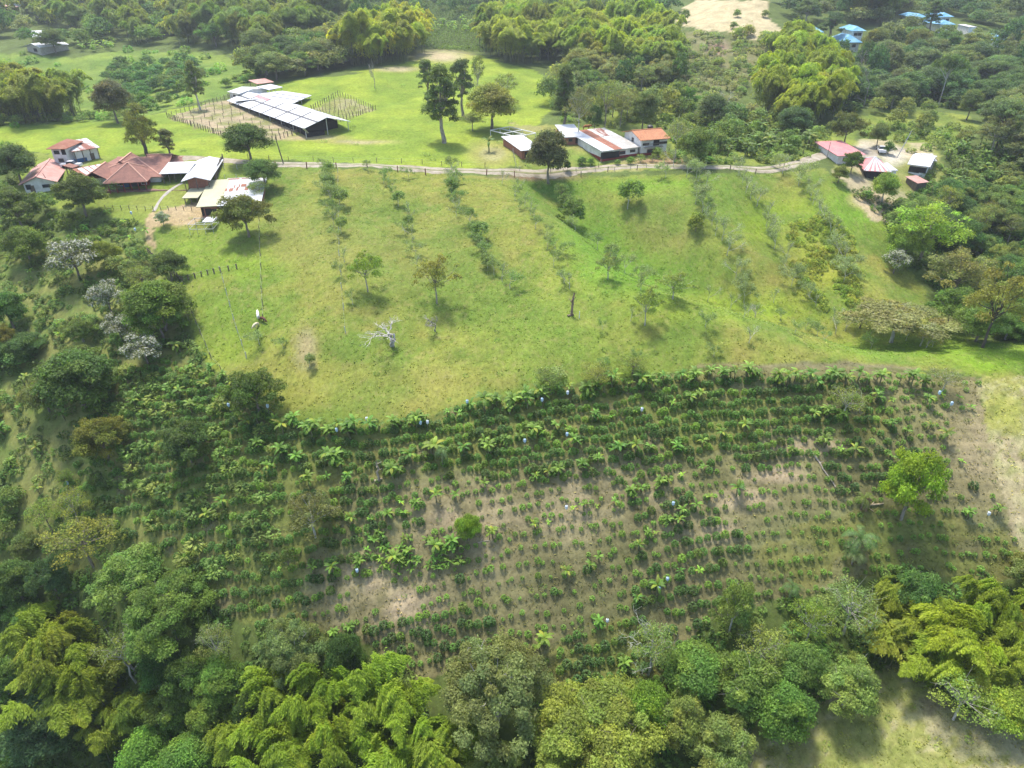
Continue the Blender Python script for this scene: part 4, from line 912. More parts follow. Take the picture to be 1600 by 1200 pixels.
bld('open_shelter', 'small white roofed open shelter beside the pinkish shelter behind the barn', 'shelter', (420,140), (441,136), ('L',428,133), (430,144), 2.8, .5, 'shed', WHITEROOF, None, .2, posts=(3,2,STEEL))
# 8 shed with steel frame
r8, P8, rz8, L8, D8, z8 = bld('shed', 'white-roofed shed with open white steel frame behind, partly hidden by a broad dark tree', 'shed', (815,235), (846,232), ('L',807,215), (822,244), 2.8, .6, 'shed', WHITEROOF, BRICK, .3, [('F', .3, .2, 1.5, 1.9, 'opening', None)])
P, rz, L, D = frame((807,214), (837,208), ('L',801,197), z8+3.3*KH); m = MB()
for i in range(3):
    for j in range(3): m.bar((L*i/2, D*j/2, -3.8), (L*i/2, D*j/2, 0), .09)
for i in range(3): m.bar((L*i/2, 0, 0), (L*i/2, D, 0), .13)
for j in range(3): m.bar((0, D*j/2, 0), (L, D*j/2, 0), .13)
m.build('steel_frame', WHITEPAINT, r8, P-r8.location, rz)
r9, P9, rz9, L9, D9, z9 = bld('brick_shed', 'little brick shed with white sheet roof left of the rust and grey roofed house', 'shed', (883,214), (911,213), ('L',877,199), (897,222), 2.6, .7, 'shed', WHITEROOF, BRICK, .3, [('F', .8, .2, 1.8, 1.8, 'opening', None), W_('F', .3, 1, .9, .8)])
P, rz, L, D = frame((868,205), (879,207), 4, z9+2.3*KH)
add_roof(r9, P, rz, L, D, .4, 'shed', TILEROOF, .2, 'tiled_lean_to'); add_posts(r9, P, rz, L, D, 2.3, .4, 2, 2, mat=WOOD)
# 9 rust/grey roofed long house + two-storey house
r10, P10, rz10, L10, D10, z10 = bld('long_house', 'long low house whose sheet roof is white, rust-red and grey in strips', 'house', (941,236), (999,229), ('L',918,210.5), (968,241), 2.8, 1.3, 'shed', GREYROOF, WHITEPAINT, .35,
    [('F', .12, 0, 3.4, 2.2, 'opening', None), ('F', .38, 0, 2.2, 2.1, 'opening', None), W_('F', .56, .9, 1.6, .9, REDPAINT), W_('F', .85, 1.2, 1.4, .7)], band=(.35, REDPAINT))
rr = [o for o in r10.children if o.name.startswith('roof')][0]; sr = lambda y: (y+.35)/(D10+.7)*1.3+.05
for nm, a, b, mt in (('white_strip', -.35, L10*.30, WHITEROOF), ('rusty_strip', L10*.30, L10*.52, RUST2), ('rusty_top', L10*.52, L10*.9, RUSTROOF)):
    y0 = -.35 if nm != 'rusty_top' else D10*.62
    MB().prism([(a, y0, sr(y0)), (b, y0, sr(y0)), (b, D10+.35, sr(D10+.35)), (a, D10+.35, sr(D10+.35))], .04).build(nm, mt, rr)
MB().prism([(L10*.6, D10*.25, sr(D10*.25)), (L10*.74, D10*.25, sr(D10*.25)), (L10*.74, D10*.6, sr(D10*.6)), (L10*.6, D10*.6, sr(D10*.6))], .04).build('white_patch', WHITEROOF, rr)
r11, P11, rz11, L11, D11, z11 = bld('two_storey_house', 'two-storey white house with orange tiled roof, balcony and red base', 'house', (1002,219), (1045,215.5), ('L',988,205), (1020,234), 5.2, 1.4, 'gable_x', ORANGEROOF, WHITEPAINT, .4,
    [('F', .18, 3.2, 1.8, .8, 'opening', None), ('F', .58, 2.9, 1.7, 1.9, 'opening', None), ('F', .85, 3.3, 2.2, .8, 'opening', None), ('F', .45, 2.7, 5.2, .1, 'balcony', CONC), W_('F', .4, .7, 2.0, 1.0, REDPAINT), D_('F', .62), W_('L', .5, 3.4, .9, 1.1, DARK)], ridge=ORANGEROOF, band=(.5, REDPAINT))
m = MB(); V, F = tube([(0, 0, 0), (0, 0, .9), (0, 0, 1.15)], [.75, .75, .3], 12); m.add(V, [tuple(f) for f in F]+[tuple(range(24, 36))])
qq = Vector((P11.x+math.cos(rz11)*L11*.72-math.sin(rz11)*D11*.62, P11.y+math.sin(rz11)*L11*.72+math.cos(rz11)*D11*.62, P11.z+1.0))
tk = m.build('water_tank', BLACKP, None, qq); tag(tk, 'round black water tank standing on the orange tiled roof', 'water tank')
# 10 right-hand group
bld('house', 'white house under a rose-pink sheet roof behind a dark round tree', 'house', (1310,243), (1350,241), ('R',1351,224), (1330,254), 3.0, 1.0, 'shed', ROSEROOF, WHITEPAINT, .4, [W_('F', .3, 1, 1, 1)])
r12, P12, rz12, L12, D12, z12 = bld('shed', 'dark shed with red and white striped hip roof below the concrete yard', 'shed', (1353,266), (1389,268), ('L',1362,250), (1368,276), 2.6, 2.0, 'pyramid', ROSEROOF, DARK, .5, [], ridge=WHITEROOF)
rf = [o for o in r12.children if o.name.startswith('roof')][0]; m = MB(); ov = .5; A = (L12/2, D12/2, 2.06)
for i in range(5):
    a = -ov+(L12+2*ov)*(i+.25)/5; b = a+(L12+2*ov)*.10; m.prism([(a, -ov, .05), (b, -ov, .05), A], .03)
m.build('white_stripes', WHITEROOF, rf)
m = MB(); m.prism([(-ov, D12+ov, .05), (L12+ov, D12+ov, .05), A][::-1], .03); m.build('rusty_back', RUST2, rf)
bld('house', 'low house with white and grey sheet roofs at the right-hand farm', 'house', (1421,256), (1451,260), ('L',1416,238), (1434,266), 2.7, .9, 'gable_x', WHITEROOF, WHITEPAINT, .4, [('F', .3, 0, 2.5, 2.0, 'opening', None), ('F', .75, .2, 2, 1.8, 'opening', None)])
bld('shed', 'small grey-roofed annex right of the white and grey roofed house', 'shed', (1446,250), (1462,251), ('L',1449,243), (1455,258), 2.3, .5, 'shed', GREYROOF, CONC, .3)
bld('hut', 'tiny hut with faded pink sheet roof among trees below the right-hand farm', 'hut', (1434,286), (1450,284), ('L',1438,277), (1442,291), 2.2, .6, 'shed', PINKROOF, WOOD, .2)
bld('coop', 'small grey wire-walled coop right of the striped roof', 'coop', (1392,266), (1402,266), ('L',1394,257), (1397,272), 2.0, .4, 'shed', STEEL, WHITEPAINT, .15)
# 11 blue-roofed houses
for (FL, FR, BL, base, lb, rise) in [((1264,50),(1285,50),('L',1268,46),(1275,56),'white house under blue roof, leftmost of the blue-roofed houses', 2.0),
    ((1333,48),(1351,48),('L',1336,43.5),(1342,53),'white house with darker blue roof in the dip between trees, behind the pointed blue one', 1.6),
    ((1317,66),(1345,66),('L',1322,60),(1331,72),'white house with pointed light-blue hip roof, nearest of the blue-roofed group', 2.6),
    ((1431,27),(1447,27),('L',1434,23),(1438,33),'open white pavilion with light-blue roof left of a dark tree', 1.4),
    ((1470,26),(1488,26),('L',1473,22),(1479,31),'upper light-blue hip roof above a second lower blue roof', 1.6),
    ((1469,38),(1491,38),('L',1472,31),(1480,44),'lower mid-blue roofed house directly in front of the upper blue roof', 1.6),
    ((1553,62),(1578,62),('L',1557,57),(1565,69),'white house with blue roof, rightmost of the blue-roofed houses', 1.8)]:
    bld('house', lb, 'house', FL, FR, BL, base, 3.0, rise, 'hip', BLUEROOF, WHITEPAINT, .6, [('F', .3, .3, 1.6, 1.6, 'opening', None), ('F', .7, .3, 1.6, 1.6, 'opening', None)], group='blue-roofed houses on the far slope', deep=3)
bld('shed', 'small white flat-roofed shed right of the two-tier blue roofs', 'shed', (1515,42), (1526,42), ('L',1517,39), (1520,46), 2.6, .3, 'shed', WHITEROOF, WHITEPAINT, .2, deep=3)
# 12 far left cottages
bld('cottage', 'hillside cottage with plain white roof, upper of the pair at top left', 'house', (49,58), (71,57), ('L',53,50), (60,64), 2.8, .6, 'shed', WHITEROOF, BRICK, .3, deep=3)
bld('cottage', 'hillside cottage with white and grey gable roof, lower of the pair at top left', 'house', (40,72), (62,74), ('L',44,64), (50,80), 2.8, 1.3, 'gable_y', WHITEROOF, CONC, .3, [('F', .6, .2, 2.4, 1.8, 'opening', None)], deep=3)
bld('house', 'pale house cut by the top left corner of the view', 'house', (-12,5), (5,4), ('R',7,-4), (0,10), 3.5, 1, 'shed', WHITEROOF, WHITEPAINT, .3, deep=3)
bld('house', 'low red-roofed house just right of the pale corner house', 'house', (12,2), (24,2), ('L',14,-3), (18,8), 3, 1, 'shed', PINKROOF, WHITEPAINT, .3, deep=3)
bld('hut', 'tiny faded red hut below the top left red-roofed house', 'hut', (19,11), (29,10.5), ('L',21,7), (24,15), 2.5, .6, 'shed', PINKROOF, DARK, .2, deep=3)

# ================================================================== ROAD, YARDS
def strip(name, pts, width, mat, lift=.09, label=None, struct=True):
    W = [ground(*p) for p in pts]; dense = []
    for i in range(len(W)-1):
        n = max(2, int((W[i+1]-W[i]).length/1.2))
        for k in range(n): dense.append(W[i].lerp(W[i+1], k/n))
    dense.append(W[-1])
    for _ in range(12): dense = [dense[0]]+[(dense[i-1]+dense[i]*2+dense[i+1])/4 for i in range(1, len(dense)-1)]+[dense[-1]]
    V = []; F = []; m_ = 7; rs = np.random.RandomState(3)
    for i, p in enumerate(dense):
        t = dense[min(i+1, len(dense)-1)]-dense[max(i-1, 0)]; t.z = 0; t.normalize(); nn = Vector((-t.y, t.x, 0)); wj = width*(1+.22*(float(vnoise(np.array(i/5.), np.array(0.), 9))-.5))
        for k in range(m_):
            q = p+nn*wj*(k/(m_-1)-.5); V.append((q.x, q.y, hz(q.x, q.y)+lift*(1 if 0 < k < m_-1 else -.5)))
    for i in range(len(dense)-1):
        for k in range(m_-1): F.append((i*m_+k, i*m_+k+1, (i+1)*m_+k+1, (i+1)*m_+k))
    me = mesh_np(name, V, F, [mat], smooth=True); o = put(name, me); tag(o, kind='structure'); return o, dense
ROADM = mat_solid('dirt_road', (.34, .30, .235), (.22, .19, .13), .5, .95, .3, lo=.4, hi=.62)
ROAD = [(250,247),(330,249),(380,253),(430,257),(500,257),(570,258),(640,262),(700,267),(760,270),(820,270),(880,267),(940,263),(1000,259),(1060,259.5),(1120,262),(1180,265),(1220,263),(1250,255),(1280,243),(1305,236)]
_, RD = strip('dirt_road', ROAD, 3.9, ROADM)
GR = mat_solid('track_grass', (.13, .16, .045), (.25, .22, .12), .7, .95)
strip('grass_strip', [(p[0], p[1]) for p in ROAD[2:-2]], .8, GR, .14)
strip('garden_path', [(240,330),(247,315),(256,303),(266,293),(285,286)], .9, CONC)
strip('yard_paving', [(1352,262),(1355,248),(1358,236),(1372,229),(1395,231),(1415,236)], 4.6, ROADM, .12)

# ================================================================== FENCES, POLES
PM = MB().box(-.07, -.07, -.4, .07, .07, 1.4)
def shared(mb, name, mat):
    me = bpy.data.meshes.new(name); me.from_pydata(mb.v, [], mb.f); me.materials.append(mat); return me
POST = {}
def fence(pts, label, step=2.5, h=1.3, mat=WOOD, wires=2, group=None, r=.05, lean=.04):
    kk = (h, mat.name, r)
    if kk not in POST: POST[kk] = shared(MB().box(-r, -r, -.4, r, r, h), 'post', mat)
    W = [ground(*p) if not isinstance(p, Vector) else p for p in pts]; P = []
    for i in range(len(W)-1):
        n = max(1, round((W[i+1]-W[i]).length/step))
        for k in range(n): P.append(W[i].lerp(W[i+1], k/n))
    P.append(W[-1]); P = P[:100]
    for p in P: p.z = hz(p.x, p.y)
    root = empty('fence', P[0]); tag(root, label, 'fence', group)
    for p in P:
        o = put('post', POST[kk], root); o.location = p-P[0]; o.rotation_euler = (rng.gauss(0, lean), rng.gauss(0, lean), rng.random()*3)
    if wires:
        m = MB()
        for wz in np.linspace(.45, .92, wires)*h:
            for a, b in zip(P[:-1], P[1:]): m.bar(a-P[0]+Vector((0, 0, wz)), b-P[0]+Vector((0, 0, wz)), .008, 3)
        m.build('wires', STEEL, root)
    return root
REDPOST = mat_solid('red_brown_post', (.26, .11, .07), (.2, .09, .06), 2, .8)
side = [RD[i] for i in range(0, len(RD))]
def offset(pts, d):
    out = []
    for i, p in enumerate(pts):
        t = pts[min(i+1, len(pts)-1)]-pts[max(i-1, 0)]; t.z = 0; t.normalize(); q = p+Vector((t.y, -t.x, 0))*d; q.z = hz(q.x, q.y); out.append(q)
    return out
def subs(pts, d):
    out = [pts[0]]; acc = 0
    for a, b in zip(pts[:-1], pts[1:]):
        acc += (b-a).length
        if acc >= d: out.append(b); acc = 0
    return out
o1 = offset(RD, 2.7); n1_ = len(o1)
sel = [p for p in o1 if 425 < pix(p.x, p.y, p.z)[0] < 830]; fence(subs(sel, 6.5), 'red-brown post and wire fence along the lower edge of the dirt road, left stretch', 99, 1.5, REDPOST, 3, r=.1)
sel = [p for p in o1 if 900 < pix(p.x, p.y, p.z)[0] < 1190]; fence(subs(sel, 6.5), 'grey post and wire fence along the lower edge of the dirt road, right stretch', 99, 1.3, WOOD, 3, r=.07)
o2 = offset(RD, -2.9); sel = [p for p in o2 if 380 < pix(p.x, p.y, p.z)[0] < 780]; fence(subs(sel, 5), 'weathered fence along the upper edge of the dirt road beside the meadow', 99, 1.2, WOOD, 2)
fence([(232,395),(285,440),(345,425),(370,420)], 'short hedge-like stick fence crossing the lush grass left of the grazing animals', 1.2, 1.0, WOOD, 2, r=.1)
fence([(345,425),(365,500),(385,560)], 'thin wire fence descending through the bright grass beside the cows', 4, 1.2, STEEL, 2)
fence([(300,490),(330,560),(380,625),(430,655)], 'thin wire fence on the left boundary of the pasture', 3.5, 1.2, WOOD, 2)
fence([(405,330),(408,420),(412,500)], 'straight wire fence dropping from the workshop into the pasture', 4.5, 1.2, WOOD, 2)
fence([(528,270),(530,400),(540,520)], 'straight thin fence along the first sapling row', 5.5, 1.2, STEEL, 1)
fence([(165,327),(240,329),(300,330)], 'low dark garden fence before the big tiled farmhouse', 2, 1.0, WOOD, 2)
fence([(338,283),(344,262),(349,250)], 'dark plank fence beside the white carport roof', 1.0, 1.5, WOOD, 2, r=.12)
fence([(352,281),(388,279),(392,266),(350,264)], 'pale rail paddock fence between carport roof and road', 3, 1.2, STEEL, 2)
fence([(800,235),(806,262),(812,268)], 'pale fence between the dry yard and bright green lawn by the steel-frame shed', 3, 1.3, CONC, 2)
fence([(935,262),(945,246),(960,243),(1000,242),(1045,238)], 'low fence in front of the rust and grey roofed house', 3, 1.1, WOOD, 2)
fence([(860,270),(900,268),(960,268),(1010,262)], 'rough fence below the road under the broad dark tree', 4, 1.1, CONC, 1)
# rows of posts around the barn
def bil(q, u, v): return tuple((q[0][k]*(1-u)*(1-v)+q[1][k]*u*(1-v)+q[2][k]*u*v+q[3][k]*(1-u)*v) for k in (0, 1))
QL = [(262,184), (357,154), (474,205), (358,217)]; QR = [(487,172), (528,149), (587,172), (527,192)]
for i in range(9):
    v = i/8; a = bil(QL, 0, v); b = bil(QL, 1, v); rk = ['first', 'second', 'third', 'fourth', 'fifth', 'sixth', 'seventh', 'eighth', 'ninth'][i]
    fence([a, bil(QL, .5, v), b], f'{rk} post row from the left in the tan plot left of the barn', 3.6 if 0 < i < 8 else 1.8, 1.5, WOOD, 2, 'rows of trellis posts left of the barn', r=.06)
fence([bil(QL, 0, k/6) for k in range(7)], 'dense boundary posts on the lower left side of the tan plot', 1.5, 1.5, WOOD, 2, r=.075)
fence([bil(QL, 1, k/6) for k in range(3)], 'dense boundary posts on the far side of the tan plot', 1.8, 1.5, WOOD, 2, r=.1)
for i in range(7):
    u = i/6; rk = ['first', 'second', 'third', 'fourth', 'fifth', 'sixth', 'last'][i]
    fence([bil(QR, u, 0), bil(QR, u, .5), bil(QR, u, 1)], f'{rk} post row outward from the barn in the green plot right of it', 3.2 if i < 6 else 1.6, 1.5, WOOD, 2, 'rows of trellis posts right of the barn', r=.06)
fence([bil(QR, k/6, 1) for k in range(7)], 'dense boundary posts on the near side of the green plot right of the barn', 1.5, 1.5, WOOD, 2, r=.075)
fence([bil(QR, k/6, 0) for k in range(7)], 'dense boundary posts on the far side of the green plot right of the barn', 1.6, 1.5, WOOD, 2, r=.075)
fence([(420,223),(450,213),(476,207)], 'short double fence in front of the barn gable end', 1.5, 1.4, WOOD, 2, r=.1)
# utility poles
def pole(px, py, h, label, arm=True, mat=WOOD, r=.14, lean=(0, 0)):
    g = ground(px, py); root = empty('utility_pole', g); tag(root, label, 'pole')
    root.rotation_euler = (lean[0], lean[1], 0)
    v, f = tube([(0, 0, -.6), (0, 0, h*.5), (0, 0, h)], [r*1.1, r, r*.75], 7); MB().add(v, [tuple(a) for a in f]+[tuple(range(14, 21))]).build('shaft', mat, root)
    if arm: MB().box(-.8, -.06, h-.5, .8, .06, h-.35).build('crossarm', mat, root)
pole(443, 256, 6.5, 'leaning wooden utility pole beside the road below the barn', False, lean=(0, -.14))
pole(1402, 246, 7, 'slender grey pole leaning among trees at the right-hand farm', False, STEEL, .1, (0, .25))
pole(84, 297, 4, 'thin leaning pole at the corner of the red-roofed white bungalow', False, WOOD, .08, (0, -.3))
pole(1292, 247, 4, 'pale short pole beside the road near its right end', False, CONC, .1)

# ================================================================== ANIMALS, VEHICLE, SMALL THINGS
def cow(px, py, rz, col, label, head=0.0, s=1.0, cat='cow'):
    g = ground(px, py)
    pts = [(0,0,.95),(.45,0,1.02),(.8,0,1.05),(1.12,0,1.22+head*.5),(1.38,0,1.25+head),(1.62,0,1.08+head),(-.45,0,1.0),(-.85,0,.98),
           (.62,.2,.62),(.62,.2,.3),(.64,.2,.02),(.62,-.2,.62),(.60,-.2,.3),(.56,-.2,.02),(-.72,.2,.66),(-.84,.2,.36),(-.76,.2,.02),(-.72,-.2,.66),(-.84,-.2,.36),(-.8,-.2,.02),(-1.0,0,.85),(-1.03,0,.45),(1.36,.17,1.3+head),(1.36,-.17,1.3+head)]
    ed = [(0,1),(1,2),(2,3),(3,4),(4,5),(0,6),(6,7),(2,8),(8,9),(9,10),(2,11),(11,12),(12,13),(7,14),(14,15),(15,16),(7,17),(17,18),(18,19),(7,20),(20,21),(4,22),(4,23)]
    rad = [.36,.35,.30,.19,.14,.09,.34,.27,.13,.07,.06,.13,.07,.06,.15,.08,.06,.15,.08,.06,.05,.03,.035,.035]
    me = bpy.data.meshes.new('cow'); me.from_pydata([Vector(p)*s for p in pts], ed, []); me.materials.append(HIDE)
    o = put('cow', me, None, col); o.location = (g.x, g.y, g.z+.05); o.rotation_euler = (0, 0, rz)
    md = o.modifiers.new('skin', 'SKIN')
    for i, v in enumerate(me.skin_vertices[0].data): v.radius = (rad[i]*s, rad[i]*s*1.1); v.use_root = (i == 0)
    md.use_smooth_shade = True
    sb = o.modifiers.new('sub', 'SUBSURF'); sb.levels = 1; sb.render_levels = 1
    tag(o, label, cat)
cow(404, 497, 1.9, (.80, .78, .74), 'white cow standing uppermost in the small group of three on the bright grass', .1, .75)
cow(411, 503, -.6, (.11, .05, .03), 'dark brown cow grazing head down beside the white cow', -.75, .72)
cow(401, 512, -2.0, (.62, .55, .38), 'cream cow grazing lowest in the small group of three', -.7, .68)
cow(916, 203, 0, (.42, .15, .06), 'orange-brown cow standing behind the little brick shed', 0)
def pickup(px, py, rz, label, col):
    g = ground(px, py); r = empty('parked_car', (g.x, g.y, g.z+.05), rz); tag(r, label, 'car')
    m = MB(); m.add([(-2.3,-.85,.4),(2.3,-.85,.4),(2.3,.85,.4),(-2.3,.85,.4),(-2.3,-.82,1.0),(2.2,-.8,.95),(2.2,.8,.95),(-2.3,.82,1.0)], [(0,3,2,1),(4,5,6,7),(0,1,5,4),(1,2,6,5),(2,3,7,6),(3,0,4,7)]); m.build('body', CARW, r)
    c = MB(); c.add([(-.9,-.78,1.0),(1.1,-.78,1.0),(1.1,.78,1.0),(-.9,.78,1.0),(-.6,-.65,1.55),(.6,-.65,1.55),(.6,.65,1.55),(-.6,.65,1.55)], [(0,3,2,1),(0,1,5,4),(1,2,6,5),(2,3,7,6),(3,0,4,7)]); co = c.build('cabin_windows', GLASS, r)
    MB().box(-.62, -.67, 1.54, .62, .67, 1.6).build('cabin_roof', CARW, r)
    for x in (-1.5, 1.45):
        for y in (-.83, .83):
            v, f = tube([(x, y-.1, .36), (x, y+.1, .36)], [.36, .36], 12); MB().add(v, [tuple(a) for a in f]+[tuple(range(12)), tuple(range(12, 24))]).build('wheel', TYRE, r)
pickup(113, 262, .1, 'white car parked between the bungalow and the two-storey farmhouse', None)
pickup(1376, 238, 1.3, 'silver-white car parked on the concrete yard of the right-hand farm', None)
# snag, stump, log
def snag(px, py, h, label, col, seed, r=.22):
    g = ground(px, py); rs = np.random.RandomState(seed)
    root = empty('dead_trunk', g); tag(root, label, 'dead tree')
    v, f = tube(wob((0, 0, -.3), (rs.normal()*.25, 0, h), 5, .09, rs), np.linspace(r*1.25, r*.55, 6), 8)
    put('trunk', mesh_np('snag', v, f, [BARK], smooth=True), root, col)
    for k in range(3):
        a = rs.uniform(0, 6); z = h*rs.uniform(.5, .85); v, f = tube(wob((0, 0, z), (math.cos(a)*.8, math.sin(a)*.6, z+rs.uniform(.3, 1.2)), 3, .06, rs), [r*.5, r*.4, r*.3, r*.12], 6)
        put('broken_limb', mesh_np('limb', v, f, [BARK], smooth=True), root, col)
    v, f = tube([(-.6, -.3, .12), (.5, .1, .18)], [.16, .12], 7); put('fallen_piece', mesh_np('piece', v, f, [BARK]), root, col)
snag(892, 493, 4.2, 'broken grey-brown snag standing alone in the middle of the pasture', (.30, .22, .16), 3)
snag(592, 750, 3.4, 'forked pale dead stump among bananas in the coffee field', (.45, .38, .28), 8, .16)
pole(905, 497, 1.3, 'short white stake right of the broken snag', False, WHITEPAINT, .07)
def log(a, b, r, label, col):
    A = ground(*a); B = ground(*b); root = empty('fallen_log', A); tag(root, label, 'log'); rs = np.random.RandomState(int(a[0]))
    v, f = tube(wob((0, 0, r*.9), tuple(B-A+Vector((0, 0, r))), 6, .06, rs), np.linspace(r, r*.55, 7), 8); put('trunk', mesh_np('log', v, f, [BARK], smooth=True), root, col)
    v, f = tube([tuple((B-A)*.35+Vector((0, 0, r))), tuple((B-A)*.4+Vector((.5, .4, .6)))], [r*.4, r*.2], 6); put('branch_stub', mesh_np('stub', v, f, [BARK]), root, col)
log((1265, 702), (1308, 768), .15, 'long pale fallen log lying downhill in the right coffee field', (.42, .37, .3))
log((1352, 790), (1380, 788), .18, 'short fallen trunk left of the big yellow-green tree', (.4, .33, .22))
log((1335, 775), (1365, 800), .10, 'thin split pole lying across the short fallen trunk', (.45, .35, .2))
log((1325, 857), (1341, 838), .12, 'pale fallen trunk below the drooping palms', (.45, .37, .27))
snag(1352, 795, 2.0, 'brown split stump left of the big yellow-green tree', (.28, .18, .1), 12, .3)
log((740, 850), (765, 845), .07, 'thin pale stick lying beside the small round bright tree', (.45, .4, .3))

# ================================================================== HAND-PLACED TREES
DG = (.045, .075, .018); MG = (.075, .115, .024); BG = (.115, .175, .025); OL = (.12, .13, .045); GO = (.115, .13, .055); YG = (.19, .215, .02); PG = (.14, .175, .06); BB = (.055, .10, .045); BR = (.15, .125, .07)
T = tree
WB = (.55, .53, .48)
# bottom foreground
T(775,1090,180,9,'lumpy',GO,'big round grey-olive tree with knobbly crown at the bottom centre', WB)
T(930,1150,215,9.5,'big',(.125,.165,.035),'very broad green crown at the bottom edge, right of the grey-olive tree')
T(1008,1105,80,8,'round',BG,'compact bright green crown above the right shoulder of the broad bottom tree')
T(1066,1120,92,8,'lumpy2',(.135,.165,.05),'pale yellowish crown, left one of the two pale olive trees at the bottom', WB)
T(1125,1165,110,8,'lumpy2',(.13,.16,.055),'pale yellowish crown, right and lower one of the two pale olive trees at the bottom', WB)
T(1150,945,66,9,'round2',(.115,.165,.05),'round green tree on a tall pale trunk at the foot of the coffee field', WB)
T(1020,1000,90,11,'bare3',PG,'pale leafless tree with many white branches at the foot of the coffee field',(.5,.52,.42))
T(1022,1005,84,9,'sparse2',PG,'wispy thin-leaved tree wrapped in the white-branched one', WB)
T(1085,1045,100,8,'round3',(.10,.155,.035),'mid-green tree below and right of the white-branched tree', WB)
T(1158,1062,120,8,'round2',(.105,.155,.04),'green crown with white twigs showing, between white-branched tree and glossy tree', WB)
T(1195,1010,95,7,'sparse',(.13,.17,.05),'loose light green tree right of the pale-trunked round tree', WB)
T(1222,1105,98,8,'round3',(.075,.145,.03),'glossy fresh green tree left of the dry bottom right hill')
T(1262,1040,84,7,'round',(.10,.15,.04),'green tree above the glossy green one')
T(1272,965,76,8,'sparse',(.13,.17,.035),'yellowish thin tree with forked pale trunk beside the lone palm', WB)
T(1335,945,110,8,'sparse2',(.12,.15,.055),'pale grey-green tree above the ravine right of the lone palm', WB)
T(1330,1072,105,6.5,'lumpy2',(.13,.175,.055),'pale green bushy tree at the tip of the dry bottom right hill', WB)
T(1428,925,80,8,'round2',(.085,.14,.045),'bluish green rounded tree between bamboo plumes on the right')
T(1512,1085,110,7,'sparse2',(.14,.19,.05),'spreading light green tree with pale trunk on the lower hill edge at right', WB)
T(1575,1105,90,6,'round',(.16,.20,.03),'yellow-green shrub-like tree at the lower right edge')
T(200,900,112,9,'round2',(.115,.185,.055),'pale bright green cauliflower-like crown at lower left')
T(262,950,145,10,'big',(.085,.13,.03),'large dense green tree right of the pale cauliflower crown')
T(190,1015,84,12,'bare3',PG,'leafless tree with white branches rising over the bottom left bamboo',(.55,.53,.45))
T(192,1010,90,9,'sparse2',(.12,.15,.04),'thin-leaved crown around the white branches at bottom left', WB)
T(335,1000,66,9,'sparse2',(.14,.16,.07),'thin tree with pale branches right of the large dense green tree', WB)
T(62,1135,116,8,'round3',BB,'bluish green broad-leaved tree in the bottom left corner')
T(232,1172,90,7,'round',(.09,.175,.03),'vivid green tree at the bottom edge, left one of two')
T(298,1178,84,7,'round3',(.09,.17,.035),'vivid green tree at the bottom edge, right one of two')
T(125,838,115,9,'sparse2',(.13,.145,.03),'open olive-leaved tree above the bottom left bamboo', (.3,.26,.2))
T(455,1012,105,9,'lumpy',(.115,.14,.06),'pale lumpy crown at the upper edge of the bottom bamboo plumes', WB)
T(540,1020,60,7,'round',DG,'dark green crown between the pale lumpy crown and bamboo plumes')
T(395,1110,60,7,'round',DG,'dark tree hidden between bamboo plumes at the bottom')
T(300,1050,80,8,'round2',(.065,.11,.025),'dark mid-green tree in the gap below the large dense green tree')
T(250,1040,64,7,'round',(.055,.10,.022),'dark green tree just right of the leafless white branches')
T(345,1060,76,7,'round3',(.10,.15,.03),'lighter green tree left of the upper bottom bamboo')
T(270,1105,80,7,'round2',(.07,.12,.025),'mid-green tree above the vivid green pair at the bottom')
T(330,1110,70,6,'lumpy2',(.12,.16,.035),'light green shrubby tree above the right vivid green tree')
T(20,905,70,8,'round3',(.06,.10,.025),'dark green tree at the left edge above the bamboo')
T(75,900,60,8,'round2',BB,'bluish green rounded tree above the left edge bamboo')
# left slope
T(120,600,118,8,'round3',(.06,.10,.02),'broad dark green tree on the left slope')
T(65,615,60,6,'round',OL,'small olive tree touching the broad dark tree on its left')
T(158,687,86,6,'round2',(.095,.11,.02),'golden-olive round tree on the left slope')
T(290,690,84,6.5,'round2',(.045,.08,.02),'dark green round tree standing alone in the left coffee rows')
T(398,612,90,7,'round2',(.055,.095,.018),'dark green dome tree at the lower left corner of the pasture')
T(247,470,98,9,'round3',(.085,.125,.018),'big green and gold tree against the left pasture fence')
T(247,500,80,6,'round2',(.075,.12,.018),'lower green lobe tree under the big green and gold tree')
T(112,400,78,8,'flowering',(.10,.12,.04),'biggest of the white-leaved trees, uppermost on the left slope')
T(165,460,56,7,'flowering',(.10,.12,.05),'white-leaved tree second from the top on the left slope')
T(183,508,48,5.5,'flowering',(.10,.12,.05),'slim white-leaved tree third from the top')
T(224,547,64,5,'flowering',(.10,.12,.05),'white-leaved tree lowest of the four on the left slope')
T(125,308,80,7,'round2',(.06,.085,.02),'dark olive dense tree in front of the big tiled farmhouse')
T(40,385,66,6,'round',(.08,.12,.02),'green round tree left of the biggest white-leaved tree')
T(25,330,78,7,'round2',(.07,.10,.025),'dark tree at the left edge below the red-roofed bungalow')
T(22,255,70,8,'round',(.06,.085,.02),'dark tree left of and touching the red-roofed bungalow')
T(8,480,56,7,'round3',(.05,.105,.02),'dark green tree cut by the left edge beside the coffee thicket')
T(8,525,36,5,'round2',(.11,.115,.025),'golden-brown small crown at the left edge')
T(160,395,46,5,'round',(.13,.155,.02),'yellow-green tree right of the biggest white-leaved tree')
T(262,415,54,5,'round',(.07,.10,.025),'dark bushy tree on the lush grass edge above the green and gold tree')
T(220,430,60,5,'sparse',(.11,.14,.035),'loose light green tree left of the dark bushy one')
T(254,344,24,2.2,'flowering',(.10,.17,.03),'small round bush with cream-white blossoms beside the bare track', name='shrub')
T(384,345,80,5.5,'round2',(.10,.11,.028),'olive round tree just below the cream and white workshop')
